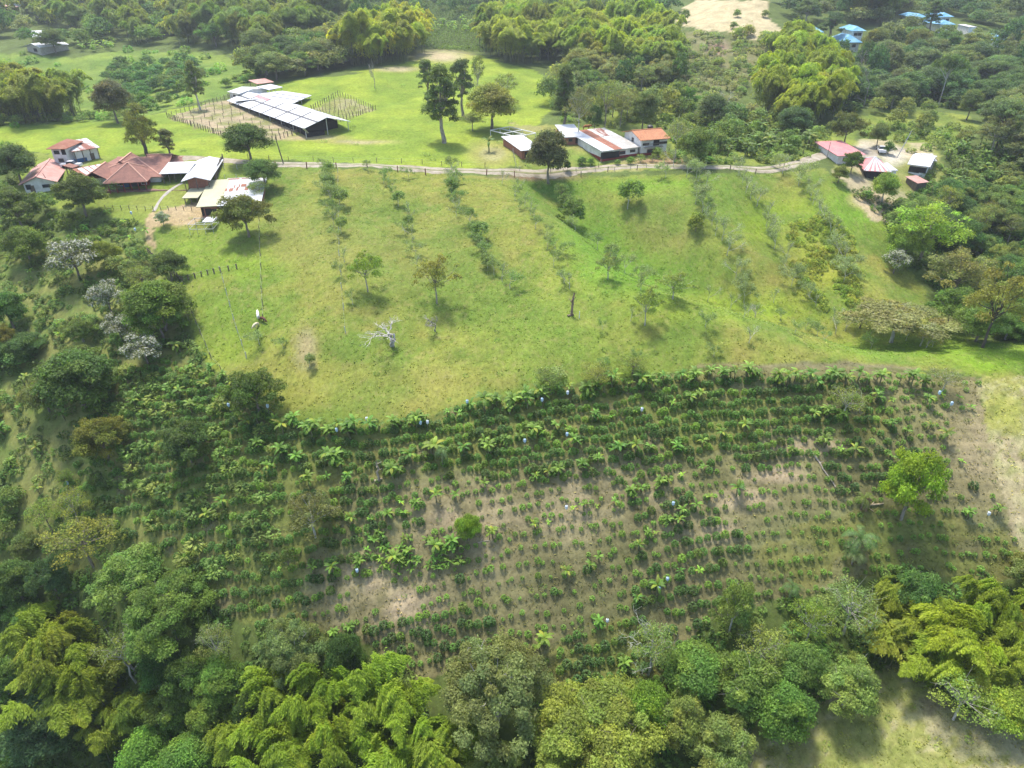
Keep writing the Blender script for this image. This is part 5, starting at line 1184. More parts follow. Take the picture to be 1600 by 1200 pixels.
T(410,270,54,6,'round3',(.08,.125,.035),'green tree between paddock and road right of the workshop')
T(402,292,40,4,'sparse',(.09,.13,.04),'small loose tree at the right end of the workshop')
T(180,290,24,3,'shrub',(.07,.12,.04),'small garden tree before the porch of the big tiled farmhouse', name='broadleaf_tree')
T(485,800,96,7,'open',(.085,.095,.035),'thin dark olive tree with white twigs in the coffee rows', WB)
T(448,870,40,4,'shrub',DG,'dark scrub below the thin olive tree')
T(100,745,30,4,'sparse',(.10,.13,.03),'small loose tree on the left slope')
# pasture
T(570,415,62,7.6,'open',(.10,.16,.02),'green open tree with pale bare trunk in the left half of the pasture', (.5,.46,.4))
T(680,425,70,9.3,'open',(.145,.145,.04),'brownish open tree with tall pale trunk in the middle of the pasture', (.42,.38,.32))
T(610,515,108,5,'bare',PG,'white leafless spreading tree on the lower pasture',(.5,.49,.45))
T(680,500,44,3.5,'bare2',PG,'small grey leafless tree right of the white spreading tree',(.4,.38,.34))
T(895,328,46,6,'round2',(.085,.135,.03),'dense bushy tree in the pasture hollow')
T(878,296,32,5,'sparse',(.10,.14,.05),'smaller loose tree just above the bushy tree in the hollow')
T(983,302,38,6,'sapling4',(.10,.155,.04),'leafy young tree at the top of the right pasture', WB, name='broadleaf_tree')
T(1088,350,32,3.0,'bush',(.11,.145,.03),'lone round bush on the right pasture')
T(1012,470,50,7,'open',(.12,.165,.045),'loose tree on the near spur of the pasture', WB)
T(1055,440,64,5,'open',(.12,.16,.04),'loose spreading tree in the pasture valley', WB)
T(952,410,46,5,'open',(.11,.14,.05),'grey-green loose tree on the valley rim below the hollow', WB)
T(1432,748,98,12,'round2',(.14,.20,.02),'big round yellow-green tree standing in the right coffee field', (.3,.27,.22))
T(731,822,38,4.2,'round',(.11,.18,.018),'small round bright green tree in the centre of the coffee field')
T(1325,622,66,5,'sparse2',(.12,.145,.045),'pale thin tree at the top right of the coffee field', WB)
T(1405,498,150,6.5,'umbrella',(.145,.145,.07),'wide brownish umbrella tree on the pasture spur', WB)
T(1350,490,60,4.5,'sparse',(.11,.15,.04),'green loose tree at the left edge of the brownish umbrella tree')
T(1445,520,60,4,'sparse',(.15,.155,.06),'thin pale tree right below the brownish umbrella tree', WB)
T(1480,590,60,4,'sparse2',(.12,.13,.05),'pale brown scrubby tree at the far right end of the coffee field top', WB)
T(990,565,60,3.5,'sparse',(.12,.15,.035),'low loose tree at the lower pasture edge, right one of two')
T(935,580,66,3.5,'sparse',(.12,.15,.035),'low loose tree at the lower pasture edge, left one of two')
T(860,590,50,3.5,'sparse',(.12,.15,.045),'grey-green low tree at the lower pasture edge above the banana row')
# right forest, near
T(1455,350,125,13,'open',(.16,.23,.035),'bright lime umbrella tree high above the gully', (.35,.3,.25))
T(1420,375,60,9,'round',(.12,.175,.03),'bright green lobe tree left below the lime umbrella tree')
T(1403,405,44,5,'flowering',(.10,.13,.03),'round tree covered in cream blossom at the gully edge')
T(1502,420,110,11,'open',(.125,.13,.05),'olive-brown wide crown right of the lime umbrella tree')
T(1568,462,115,15,'open',(.12,.13,.035),'tall olive tree with dark leaning trunk at the right edge', (.12,.10,.08))
T(1490,478,80,8,'round2',(.08,.13,.025),'green tree left of the tall olive tree')
T(1535,505,70,6,'round',(.11,.15,.04),'light green low tree at the foot of the tall olive tree')
T(1385,290,44,7,'round',(.15,.19,.035),'yellow-green tree on bare earth below the striped roof', WB)
T(1334,250,36,5.5,'round2',(.055,.09,.012),'dark glossy round tree in front of the rose-roofed house')
T(1313,270,24,4,'round',(.12,.14,.04),'small light shrub below the dark glossy round tree', name='shrub')
T(1326,196,52,9,'round2',(.085,.10,.03),'dark rounded tree behind the rose-roofed house')
T(1389,233,20,2.4,'bush',(.05,.10,.02),'clipped green hedge bush on the concrete yard')
T(1375,208,32,6,'round',(.09,.12,.045),'grey-green tree behind the concrete yard')
# upper middle
T(386,221,72,8.5,'round3',(.07,.095,.02),'dark domed tree on the road verge in front of the barn')
T(217,203,52,13,'open',(.085,.10,.025),'tall ragged dark tree with forked trunk behind the tiled farmhouse', (.12,.1,.08))
T(217,196,44,12,'tall',(.08,.095,.022),'dense inner crown of the ragged tree pair behind the tiled farmhouse', (.12,.1,.08))
T(259,219,26,8,'tall2',(.10,.105,.045),'slim brownish tree right of the ragged dark tree', (.15,.12,.1))
T(690,155,60,19,'tall',(.065,.095,.025),'tallest dark tree of the group on the meadow, pale trunk showing', (.4,.36,.3))
T(666,118,30,14,'tall2',(.085,.115,.035),'slim lighter tree left behind the tallest dark tree')
T(721,125,36,17,'tall2',(.07,.095,.035),'leaning dark tree right behind the tallest dark tree', (.35,.3,.25))
T(746,106,26,13,'sparse',(.085,.105,.03),'small-headed tree with thin pale trunk on the hilltop slope', WB)
T(768,178,82,7,'round3',(.15,.155,.035),'wide yellowish-olive tree right of the tallest dark tree')
T(790,130,44,10,'sparse',(.12,.14,.045),'thin loose tree behind the yellowish-olive tree', WB)
T(738,185,40,5,'sparse',(.11,.13,.07),'grey scrubby tree left of the yellowish-olive one')
T(857,235,66,12.5,'round3',(.065,.075,.032),'broad dark grey-green tree overhanging the road and steel-frame shed', (.3,.27,.22))
T(887,258,11,2.6,'round',(.045,.085,.02),'very small dark round tree on the road verge beside the broad dark tree')
T(883,146,40,17,'tall',(.06,.085,.03),'tall dark green tree behind the little brick shed')
T(906,165,46,13,'sparse',(.10,.11,.065),'grey-leaved tree right of the tall dark green tree', WB)
T(948,150,50,14,'sparse2',(.11,.13,.045),'loose tall tree behind the rust and grey roof', (.3,.27,.22))
T(930,182,26,7,'round',(.06,.10,.035),'dark small tree right behind the little brick shed')
T(1007,168,44,11,'round3',(.095,.12,.045),'grey-green tree behind the orange-roofed house')
T(1072,152,38,8,'round2',(.085,.15,.03),'bright green tree in the wood behind the orange-roofed house')
T(745,130,18,14,'bare2',PG,'bare thin white tree on the left of the hilltop slope', (.4,.38,.33))
T(584,112,18,9,'bare2',PG,'bare thin tree at the edge below the bright bamboo', (.42,.4,.35))
T(1090,225,56,9,'round',(.10,.13,.035),'olive shrubby tree right of the orange-roofed house')
T(1060,205,44,10,'sparse2',(.13,.15,.06),'pale tall tree at the right end of the orange-roofed house', WB)
T(1350,95,30,12,'bare',PG,'grey leafless tree, upper one of the leafless pair in the right wood',(.33,.31,.28))
T(1357,130,38,12,'bare3',PG,'grey leafless tree, lower one of the leafless pair in the right wood',(.36,.35,.3))
T(1485,105,44,16,'umbrella',(.08,.115,.04),'flat-topped tree with two white trunks in the right wood', (.6,.58,.54))
T(1520,158,34,9,'round3',(.105,.125,.045),'rounded grey-green tree at the upper edge of the small right meadow')
T(1370,62,44,12,'round3',(.11,.115,.03),'olive tree directly right of the pointed blue roofs')
T(1437,62,40,11,'round3',(.11,.115,.03),'olive tree below the blue pavilion')
T(1460,22,26,13,'tall',(.045,.08,.02),'dark pointed tree between the blue pavilion and the two-tier blue roofs')
T(1302,35,36,12,'tall2',(.05,.085,.03),'dark green tree right of the leftmost blue-roofed house')
T(82,66,40,7,'round',(.085,.11,.035),'grey-green tree right of the hillside cottages')
T(172,150,60,12,'round3',(.085,.085,.045),'brownish dead-looking tree in the dark thicket slope', (.25,.22,.18))
T(303,128,26,14,'tall',(.08,.105,.035),'tall tree with white trunk and orange tips at the thicket edge', WB)
T(1240,915,40,3.5,'palm',(.085,.16,.06),'lone palm with drooping fronds above the ravine')
T(1347,835,64,5,'palm',(.11,.18,.07),'big drooping palm left of the big yellow-green tree shadow')
T(1338,862,44,3,'palm',(.13,.19,.08),'pale drooping palm just below the big drooping palm')
T(1352,775,36,3,'palm',(.12,.17,.04),'ragged palm above the brown split stump')
T(690,702,30,4.2,'palm',(.15,.22,.11),'silvery star-shaped palm in the upper coffee rows')
T(1225,1035,34,3,'palm',(.12,.19,.06),'feathery palm in the ravine left of the pale green bush')
T(905,38,26,9,'palm',(.10,.14,.04),'tall palm in the far plantation above the central bamboo')
# bamboo, foreground
def bam(px, py, w_, h, col, label, key='bamboo'): T(px, py, w_, h, key, col, label)
YB = (.20, .25, .022); YB2 = (.16, .21, .02); GB = (.115, .165, .02)
bam(250-150,1000,150,12,(0.147,0.183,0.023),'arching bamboo plume cluster at bottom left, upper one','bamboo2')
bam(45,985,120,12,(0.154,0.193,0.025),'arching bamboo cluster cut by the left edge','bamboo_plume')
bam(95,1085,170,11,(0.154,0.193,0.021),'broad drooping bamboo cluster above the bluish green corner tree','bamboo')
bam(130,1045,110,12,(0.147,0.183,0.022),'bamboo plume cluster left of the white branches at bottom left','bamboo_plume')
bam(165,1130,90,9,(0.138,0.172,0.022),'bamboo plume drooping beside the bluish green corner tree','bamboo_plume')
bam(210,1100,70,7,(0.126,0.158,0.022),'short drooping bamboo below the white branches','bamboo3')
bam(425,1070,120,11,(0.163,0.203,0.025),'bamboo cluster below the pale lumpy crown','bamboo_plume')
bam(490,1075,120,12,(0.163,0.203,0.025),'bamboo cluster in the bottom grove, upper left','bamboo')
bam(585,1065,130,13,(0.183,0.229,0.030),'bright bamboo cluster nearest the bare soil gap','bamboo_plume')
bam(640,1100,120,11,(0.187,0.234,0.030),'bright bamboo cluster touching the big grey-olive tree','bamboo')
bam(540,1135,140,12,(0.171,0.214,0.027),'bamboo cluster in the middle of the bottom grove','bamboo2')
bam(610,1170,150,11,(0.175,0.218,0.025),'bamboo cluster at the bottom edge of the grove','bamboo_plume')
bam(430,1165,150,12,(0.171,0.214,0.025),'bamboo cluster at the bottom edge left of centre','bamboo')
bam(370,1150,90,11,(0.163,0.203,0.025),'olive-gold bamboo cluster right of the vivid green pair','bamboo3')
bam(690,1160,110,9,(0.163,0.203,0.025),'bamboo cluster tucked under the big grey-olive tree','bamboo3')
bam(780,1190,80,7,(0.138,0.172,0.052),'pale shrubby bamboo below the big grey-olive tree','bamboo3')
bam(1455,955,110,8,(0.167,0.209,0.025),'bamboo cluster left of the right ravine, uppermost','bamboo_plume')
bam(1505,985,130,10,(0.192,0.239,0.023),'bright yellow bamboo cluster over the right ravine','bamboo')
bam(1560,945,120,10,(0.171,0.214,0.025),'bamboo cluster at the right edge above the ravine','bamboo2')
bam(1590,1000,100,10,(0.163,0.203,0.025),'bamboo cluster at the right edge inside the ravine','bamboo_plume')
bam(1470,1015,130,8,(0.183,0.229,0.025),'yellowish bamboo hanging over the hill edge','bamboo_plume')
bam(1400,985,110,7,(0.147,0.183,0.025),'green bamboo cluster left of the bright yellow one','bamboo3')
bam(1400,925,70,7,(0.147,0.183,0.025),'thin bamboo cluster beside the bluish green rounded tree','bamboo3')
bam(1560,1055,90,8,(0.154,0.193,0.025),'bamboo cluster low at the right edge','bamboo3')

# ================================================================== SCATTERED PLANTING
rs = np.random.RandomState(77)
FAR = []           # specs of plants beyond the per-kind limit
SPEC = []          # (kind, key, x, y, z, sxy, sz, rz, col, px-size, zone)
OCCA = None
def free(x, y, r):
    d2 = (OCCA[:, 0]-x)**2+(OCCA[:, 1]-y)**2
    return not np.any(d2 < (OCCA[:, 2]+r*.55)**2)
def grid_pts(poly, sp, jit=.42):
    """jittered world grid over the ground that shows inside a photo outline"""
    P = np.array([ground(min(max(a, -240), 1840), b) for a, b in poly]); x0, x1 = P[:, 0].min()-8, P[:, 0].max()+8; y0, y1 = P[:, 1].min()-8, P[:, 1].max()+8
    nx = int((x1-x0)/sp)+1; ny = int((y1-y0)/sp)+1
    gx, gy = np.meshgrid(np.arange(nx), np.arange(ny)); gx = (gx+(gy % 2)*.5+rs.uniform(-jit, jit, gx.shape)).ravel()*sp+x0; gy = (gy+rs.uniform(-jit, jit, gy.shape)).ravel()*sp+y0
    z = height(gx, gy); px, py = pix(gx, gy, z); m = inpoly(px, py, poly) & (px > -45) & (px < 1650) & (py < 1290)
    return gx[m], gy[m], z[m], px[m], py[m]
def fill(poly, sp, choices, zone, keep=1.0, occ=True):
    X, Y, Z, PX, PY = grid_pts(poly, sp); wts = np.array([c[0] for c in choices], float); wts /= wts.sum()
    cl = fbm(X/22, Y/22, 99+len(SPEC) % 7, 2)
    for i in range(len(X)):
        if rs.rand() > keep: continue
        # neighbours tend to be of one kind
        u = np.clip((cl[i]-.5)*2.6+.5, 0, .999)*.65+rs.rand()*.35
        c = choices[int(np.searchsorted(np.cumsum(wts), u, side='right').clip(0, len(choices)-1))]
        _, key, (r0, r1), asp, col = c
        r = rs.uniform(r0, r1)
        if not free(X[i], Y[i], r*(.8 if occ else .1)): continue
        t = TPL[key]; col = tuple(np.clip(np.array(col)*rs.uniform(.82, 1.18)*np.array([rs.uniform(.9, 1.1), 1, rs.uniform(.85, 1.2)]), 0, 1))
        h = r*asp*rs.uniform(.88, 1.15)
        dp = float(depth(X[i], Y[i], Z[i])); SPEC.append((kind_name(key), key, X[i], Y[i], Z[i], r/t['R'], h/t['H'], rs.uniform(0, 6.28), col, r/dp, zone))
OCCA = np.array(OCC)
dg, mg, ol, go, yg, bb = (.05,.088,.024), (.08,.13,.03), (.12,.135,.042), (.15,.16,.075), (.17,.225,.03), (.055,.105,.04)
WOODM = [(3,'round',(4,6.4),1.6,dg),(3,'round2',(4,6.4),1.5,mg),(3,'round3',(4,6.8),1.6,ol),(2,'lumpy2',(4,6),1.5,go),(1,'tall',(3,4.2),3.4,dg),(2,'open',(4,6),1.8,ol),(1,'umbrella',(4.5,7),1.5,mg)]
BAM = [(4,'bamboo',(5,7.5),2.0,(0.162,0.198,.03)),(3,'bamboo2',(5,7.5),1.9,(0.137,0.180,.03)),(3,'bamboo3',(5,7),2.2,(0.181,0.216,.032)),(4,'bamboo_plume',(5.5,8),1.9,(0.196,0.220,.03))]
BAMG = [(4,'bamboo_plume',(6.5,10),1.9,(0.137,0.180,.035)),(3,'bamboo2',(6.5,9.5),1.8,(0.152,0.189,.035)),(2,'round2',(4.5,7),1.6,mg),(1,'round',(4.5,6.5),1.7,dg),(2,'bamboo',(6,9),2.0,(0.118,0.163,.035)),(3,'bamboo_plume',(6,9),2.1,(0.176,0.211,.035))]
# far band
fill([(-60,45),(0,40),(60,40),(110,70),(200,70),(300,72),(420,85),(470,70),(560,40),(560,-60),(-60,-60)], 9.5, BAMG, 'far left bamboo wood')
fill([(-60,80),(30,75),(60,85),(150,78),(110,60),(0,40),(-60,45)], 6, WOODM, 'trees around the hillside cottages', .32)
fill([(380,120),(420,84),(500,70),(560,45),(620,40),(600,80),(520,112),(450,128)], 6.2, WOODM, 'trees at the foot of the bright bamboo')
fill([(535,100),(560,74),(600,62),(660,52),(668,74),(640,92),(590,108)], 5.2, [(1,'bamboo',(5,7),2.3,(0.265,0.282,.035)),(1,'bamboo3',(5,7),2.5,(0.245,0.273,.03)),(2,'bamboo_plume',(5,7.5),2.3,(0.284,0.290,.03))], 'bright bamboo on the hill edge')
fill([(560,40),(620,38),(1050,30),(1050,-60),(560,-60)], 9.5, [(4,'round2',(4,6.5),1.5,(.05,.095,.03)),(3,'round',(3,4.5),1.5,(.06,.11,.035)),(2,'lumpy2',(3,5),1.5,(.08,.12,.04)),(1,'round3',(3,5),1.6,(.10,.13,.04)),(1,'tall',(2.5,3.5),3.2,(.06,.1,.03))], 'plantation hillside at the top centre', .8)
fill([(760,60),(820,50),(900,48),(1000,60),(1060,90),(1050,130),(960,130),(880,104),(800,98),(760,90)], 8.6, [(3,'bamboo',(6,9),2.0,(0.206,0.246,.04)),(3,'bamboo_plume',(6,9.5),2.0,(0.235,0.264,.04)),(3,'bamboo_plume',(6,9.5),1.9,(0.216,0.246,.035)),(2,'bamboo2',(6,9),1.9,(0.176,0.220,.035))], 'central bamboo grove')
fill([(940,100),(1060,110),(1060,140),(1000,150),(930,150),(880,125)], 6, WOODM, 'dark trees in front of the central bamboo', .8)
fill([(850,140),(900,138),(1000,162),(1080,172),(1150,184),(1200,190),(1290,200),(1240,215),(1130,205),(1030,185),(960,200),(880,190),(850,160)], 7.5, [(3,'open',(3,4.8),2.1,(.11,.135,.055)),(2,'sparse2',(3,4.5),2.4,(.13,.15,.055)),(3,'round3',(3,4.5),1.9,(.09,.12,.045)),(2,'round',(3,4.5),1.9,(.07,.10,.035)),(1,'bare',(3,4),2.4,(.1,.1,.1)),(2,'lumpy2',(3,4.5),1.8,(.14,.15,.07))], 'mixed wood behind the orange-roofed house', .85)
fill([(1050,225),(1060,190),(1180,200),(1260,205),(1290,240),(1240,250),(1180,252),(1080,258)], 6, [(2,'round3',(2.2,3.6),1.8,(.09,.12,.04)),(2,'sparse',(2.5,3.6),2.1,(.12,.15,.05)),(2,'bush',(2,3),1.2,(.09,.14,.03))], 'scrub between orange-roofed house and right farm', .6)
fill([(1195,200),(1200,130),(1205,95),(1240,85),(1290,100),(1300,150),(1310,185),(1290,205),(1220,200)], 7.2, [(3,'bamboo',(5,8),2.1,(0.206,0.238,.03)),(3,'bamboo_plume',(5.5,8.5),2.1,(0.225,0.251,.03)),(3,'bamboo_plume',(5,8),2.2,(0.196,0.229,.03)),(2,'bamboo2',(5,8),2.0,(0.167,0.207,.03))], 'right bamboo grove')
RW = [(3,'round',(4,7),1.6,(.05,.09,.035)),(3,'round2',(4,7.2),1.5,(.065,.11,.042)),(3,'round3',(4.5,7.5),1.6,(.09,.115,.048)),(2,'lumpy2',(4.5,7),1.5,(.105,.13,.055)),(1,'tall',(3.2,4.6),3.2,(.05,.09,.035)),(1,'umbrella',(5,8),1.5,(.08,.115,.045)),(2,'open',(4.5,7),1.8,(.10,.12,.055))]
fill([(1180,90),(1240,62),(1300,72),(1420,70),(1670,76),(1670,215),(1560,205),(1520,172),(1420,165),(1330,180),(1300,150),(1290,100)], 9.0, RW, 'right-hand wooded slope')
fill([(1240,60),(1210,30),(1215,-60),(1670,-60),(1670,50),(1600,50),(1560,44),(1500,48),(1450,40),(1420,50),(1360,42),(1300,44),(1260,42)], 10.0, RW, 'wood above the blue-roofed houses', .9)
fill([(1360,80),(1670,80),(1670,64),(1590,66),(1540,70),(1480,56),(1400,58)], 8, RW, 'trees between the blue-roofed houses', .55)
fill([(1310,-40),(1400,-40),(1400,34),(1330,36)], 6.5, BAMG, 'bamboo above the pointed blue roofs')
fill([(1520,235),(1540,205),(1670,215),(1670,330),(1620,330),(1570,260)], 7, RW, 'trees right of the small meadow', .6)
# dark thicket slope and left bamboo
fill([(150,168),(160,125),(190,105),(260,98),(320,105),(310,140),(270,165),(200,182)], 6.4, [(3,'round',(2.4,4),1.4,(.055,.10,.03)),(3,'round2',(2.4,4),1.4,(.06,.115,.035)),(1,'open',(2.5,3.8),1.8,(.075,.11,.04)),(2,'bush',(2,3),1.2,(.07,.13,.03))], 'dark thicket slope', .85)
fill([(-60,196),(-60,150),(0,150),(60,160),(120,180),(110,192),(0,196)], 6, BAM, 'bamboo left of the meadow')
fill([(-60,200),(0,198),(110,192),(200,186),(200,180),(120,184),(-60,192)], 4, [(1,'bush',(1.5,2.4),1.1,(.13,.18,.05)),(1,'bush2',(1.5,2.4),1.1,(.10,.14,.04))], 'bushes along the left meadow edge')
fill([(330,150),(350,130),(410,100),(420,115),(400,125)], 4.5, [(1,'bush',(1.5,2.6),1.2,(.09,.15,.03)),(1,'round2',(2,3),1.5,(.08,.13,.03))], 'bushes behind the barn', .5)
# right gully forest
RG = [(3,'round2',(2.6,4.4),1.7,(.075,.125,.03)),(3,'round3',(2.8,4.8),1.7,(.09,.14,.035)),(2,'lumpy2',(2.6,4.2),1.6,(.12,.155,.05)),(2,'round',(2.6,4.2),1.8,(.06,.105,.03)),(2,'sparse',(2.8,4),2.1,(.12,.15,.045)),(1,'tall',(2.4,3.2),3,(.07,.11,.03))]
fill([(1395,345),(1480,300),(1560,320),(1670,320),(1670,530),(1600,535),(1530,528),(1480,480),(1430,420),(1395,380)], 5.2, RG, 'right gully wood')
fill([(1340,300),(1400,320),(1420,350),(1400,370),(1360,340)], 5, [(1,'sparse',(2,3),2,(.12,.15,.05)),(1,'bush',(1.5,2.2),1.3,(.09,.14,.03))], 'scrub under the right farm', .6)
fill([(1460,262),(1530,240),(1670,330),(1670,345),(1560,330),(1480,305)], 4.5, [(1,'bush',(1.5,2.6),1.2,(.10,.16,.03)),(1,'round3',(2,3.2),1.6,(.09,.13,.035)),(1,'lumpy2',(2,3),1.5,(.13,.15,.05))], 'scrub in the right banana grove', .5)
# left slope
LG_ = [(3,'round',(1.8,3.4),1.6,(.06,.10,.024)),(3,'round2',(1.8,3.2),1.6,(.08,.12,.028)),(2,'sparse',(2,3.2),1.9,(.11,.145,.035)),(2,'shrub',(1.4,2.2),1.4,(.075,.12,.03)),(1,'lumpy2',(2,3),1.5,(.13,.15,.045))]
fill([(-60,235),(10,225),(25,300),(60,320),(160,335),(230,350),(250,400),(225,440),(150,380),(60,410),(-60,420)], 5.6, LG_, 'upper left slope', .55)
fill([(-60,420),(60,410),(150,380),(225,440),(285,470),(300,530),(280,600),(200,640),(120,700),(60,760),(-60,760)], 6.5, LG_, 'middle left slope', .3)
fill([(-60,760),(60,740),(150,790),(190,850),(150,900),(60,930),(-60,930)], 5.0, [(2,'round2',(2,3.4),1.6,(.075,.11,.025)),(2,'sparse2',(2.4,3.6),1.9,(.11,.14,.03)),(2,'round3',(2,3.6),1.7,(.09,.12,.03)),(1,'bamboo3',(2.5,3.5),2.4,(0.147,0.158,.02))], 'lower left slope')
# foreground ravine
FG = [(3,'round3',(2.4,3.8),1.8,(.075,.125,.025)),(3,'round2',(2.4,3.8),1.7,(.085,.14,.03)),(2,'round',(2.2,3.6),1.8,(.06,.10,.022)),(2,'lumpy2',(2.4,3.6),1.7,(.14,.165,.055)),(1,'sparse',(2.2,3.4),2.0,(.13,.17,.04))]
fill([(-60,900),(60,930),(150,920),(230,1000),(320,1010),(430,1060),(520,1080),(600,1130),(660,1150),(700,1180),(700,1420),(-80,1420)], 4.3, FG, 'lower left ravine wood')
fill([(840,1180),(940,1140),(980,1130),(1080,1080),(1150,1010),(1240,975),(1340,975),(1400,960),(1390,1040),(1340,1040),(1270,1070),(1190,1110),(1140,1170),(1090,1300),(840,1400)], 4.2, FG, 'lower right ravine wood', .9)
fill([(1340,975),(1400,940),(1500,930),(1600,925),(1670,930),(1670,1140),(1600,1130),(1500,1080),(1440,1045),(1390,1040)], 4.4, [(2,'round3',(2,3.4),1.8,(.09,.14,.03)),(2,'bamboo3',(2.6,3.6),2.3,(0.167,0.198,.03)),(2,'bamboo_plume',(2.6,3.8),2.3,(0.186,0.211,.025)),(2,'round2',(2,3.2),1.7,(.08,.135,.03))], 'right ravine edge')
fill([(1570,930),(1670,900),(1670,960)], 4, FG, 'right ravine corner')
# dry hill & meadow bits
fill([(1060,40),(1100,20),(1200,20),(1235,60),(1140,60)], 16, [(2,'bush',(1.6,2.4),1.3,(.09,.14,.03)),(1,'sparse',(2,3),2.6,(.11,.14,.04))], 'straw-coloured hill', .6)
fill([(1060,60),(1180,70),(1180,150),(1100,160),(1060,130)], 7, [(2,'bush2',(1.6,2.8),1.1,(.10,.14,.04)),(1,'shrub',(1.6,2.6),1.3,(.12,.14,.06))], 'scrub hillside below the straw-coloured hill', .3)
fill([(1150,48),(1190,54),(1200,66),(1140,62)], 5, [(1,'bush',(3,4),1.2,(.17,.21,.04))], 'bright bushes under the straw-coloured hill')
fill(MEADOW_R, 9, [(1,'shrub',(1.6,2.4),1.3,(.11,.14,.05)),(1,'sparse',(2,3),2,(.13,.15,.06))], 'small right meadow', .35)
fill([(880,262),(960,248),(1060,245),(1100,250),(1180,262),(1100,258),(1040,254),(900,266)], 3.0, [(2,'bush',(1.0,1.9),1.3,(.08,.14,.03)),(1,'shrub',(1.2,2),1.5,(.12,.15,.045)),(1,'bush2',(1,1.8),1.2,(.14,.18,.04))], 'hedge along the road before the orange-roofed house', .75)
fill([(560,250),(850,262),(850,266),(560,254)], 5, [(1,'bush',(.7,1.3),1.3,(.07,.11,.03))], 'small bushes on the upper road verge', .35)

# saplings in rows over the pasture
def row(pts, sp, keys, zone, hr=(2.6, 4.2), cols=((.11,.15,.04),), jx=.8, bark=WB):
    W = [ground(*p) for p in pts]
    for a, b in zip(W[:-1], W[1:]):
        n = max(1, int((b-a).length/sp))
        for k in range(n):
            p = a.lerp(b, (k+rs.uniform(-.25, .25))/n); x = p.x+rs.normal()*jx; y = p.y+rs.normal()*jx*.6; z = hz(x, y); key = keys[rs.randint(len(keys))]; h = rs.uniform(*hr); t = TPL[key]; s = h/t['H']
            c = np.array(cols[rs.randint(len(cols))])*rs.uniform(.85, 1.2)*np.array([1, 1, 1.15])
            SPEC.append((kind_name(key), key, x, y, z, s*rs.uniform(.9, 1.3), s, rs.uniform(0, 6), tuple(c), 9+float(t['R']*s/depth(x, y, z)), zone))
gs = ((.12,.165,.06),(.13,.17,.075),(.105,.155,.055))
row([(512,268),(518,300),(521,335),(528,372)], 2.6, ['sapling2','sapling4','sapling4','sapling'], 'first sapling row', (2.8,4.2), gs)
row([(528,372),(540,470),(552,540)], 7.5, ['sapling','sapling3'], 'first sapling row', (2.4,3.4), gs)
row([(606,275),(615,305),(628,345),(640,385),(650,430)], 3.0, ['sapling2','sapling','sapling4','sapling3'], 'second sapling row', (2.6,3.6), gs)
row([(703,268),(712,310),(735,365),(755,400),(778,440),(790,470)], 2.6, ['sapling2','sapling','sapling3','sapling4','sapling2'], 'third sapling row', (2.6,4.0), gs)
row([(795,290),(832,345),(860,400),(880,440),(900,470)], 3.0, ['sapling2','sapling','sapling3'], 'fourth sapling row', (2.4,3.6), gs)
row([(880,330),(920,380),(950,400),(1000,455),(1020,490)], 5.5, ['sapling2','sapling4','sapling'], 'hollow edge saplings', (2.8,4.0), gs)
row([(1050,262),(1100,290),(1090,320),(1130,375),(1150,420),(1160,465),(1175,480)], 2.3, ['sapling3','sapling','sapling','sapling3','sapling2'], 'pale sapling row on the right pasture', (3.2,4.8), ((.14,.175,.09),))
row([(1155,268),(1170,300),(1195,340),(1215,375),(1230,410),(1245,450),(1255,490)], 2.5, ['sapling3','sapling','sapling2','sapling3'], 'second pale sapling row', (3.3,5), ((.14,.175,.09),))
row([(1215,262),(1240,280),(1270,320),(1295,365),(1310,400),(1325,450)], 2.8, ['sapling3','sapling','sapling2','sapling3'], 'third pale sapling row', (3.5,5.3), ((.14,.175,.09),))
row([(1075,450),(1110,470),(1150,485),(1210,500),(1260,515),(1330,530)], 4.6, ['sapling2','sapling','sapling3'], 'saplings along the valley floor', (2.4,3.6), gs)
row([(1110,510),(1190,530),(1240,520),(1320,530),(1380,545),(1450,545),(1500,540)], 6.5, ['sapling','sapling3','sapling2','bare2'], 'saplings on the near spur', (2.2,3.4), gs)
row([(1160,495),(1200,470),(1250,480),(1300,500),(1340,480)], 5, ['sapling3','sapling3','bare2'], 'pale saplings below the tall-grass patch', (2.4,3.4), gs)
row([(1340,520),(1400,530),(1440,545),(1580,545)], 8, ['sapling3','bare2','sapling'], 'pale saplings near the far right spur', (3,4), gs)
row([(930,520),(985,510),(1020,505)], 6, ['sapling','sapling3'], 'scattered saplings on the middle pasture', (2,3), gs)
row([(395,540),(450,540),(480,560),(550,620)], 8, ['sapling2','sapling4'], 'scattered saplings on the lower left pasture', (1.8,2.8), gs)
row([(590,270),(650,285),(1130,560),(1200,556)], 30, ['sapling2'], 'scattered saplings', (2,3), gs)
row([(840,590),(900,585),(960,575),(1010,565),(1060,560)], 4.5, ['sapling2','sapling','shrub'], 'low shrubs at the lower pasture edge', (1.8,2.8), gs)
row([(1030,280),(1070,275),(1120,275)], 5, ['sapling','sapling3'], 'saplings below the road at the right', (3,4.4), gs)

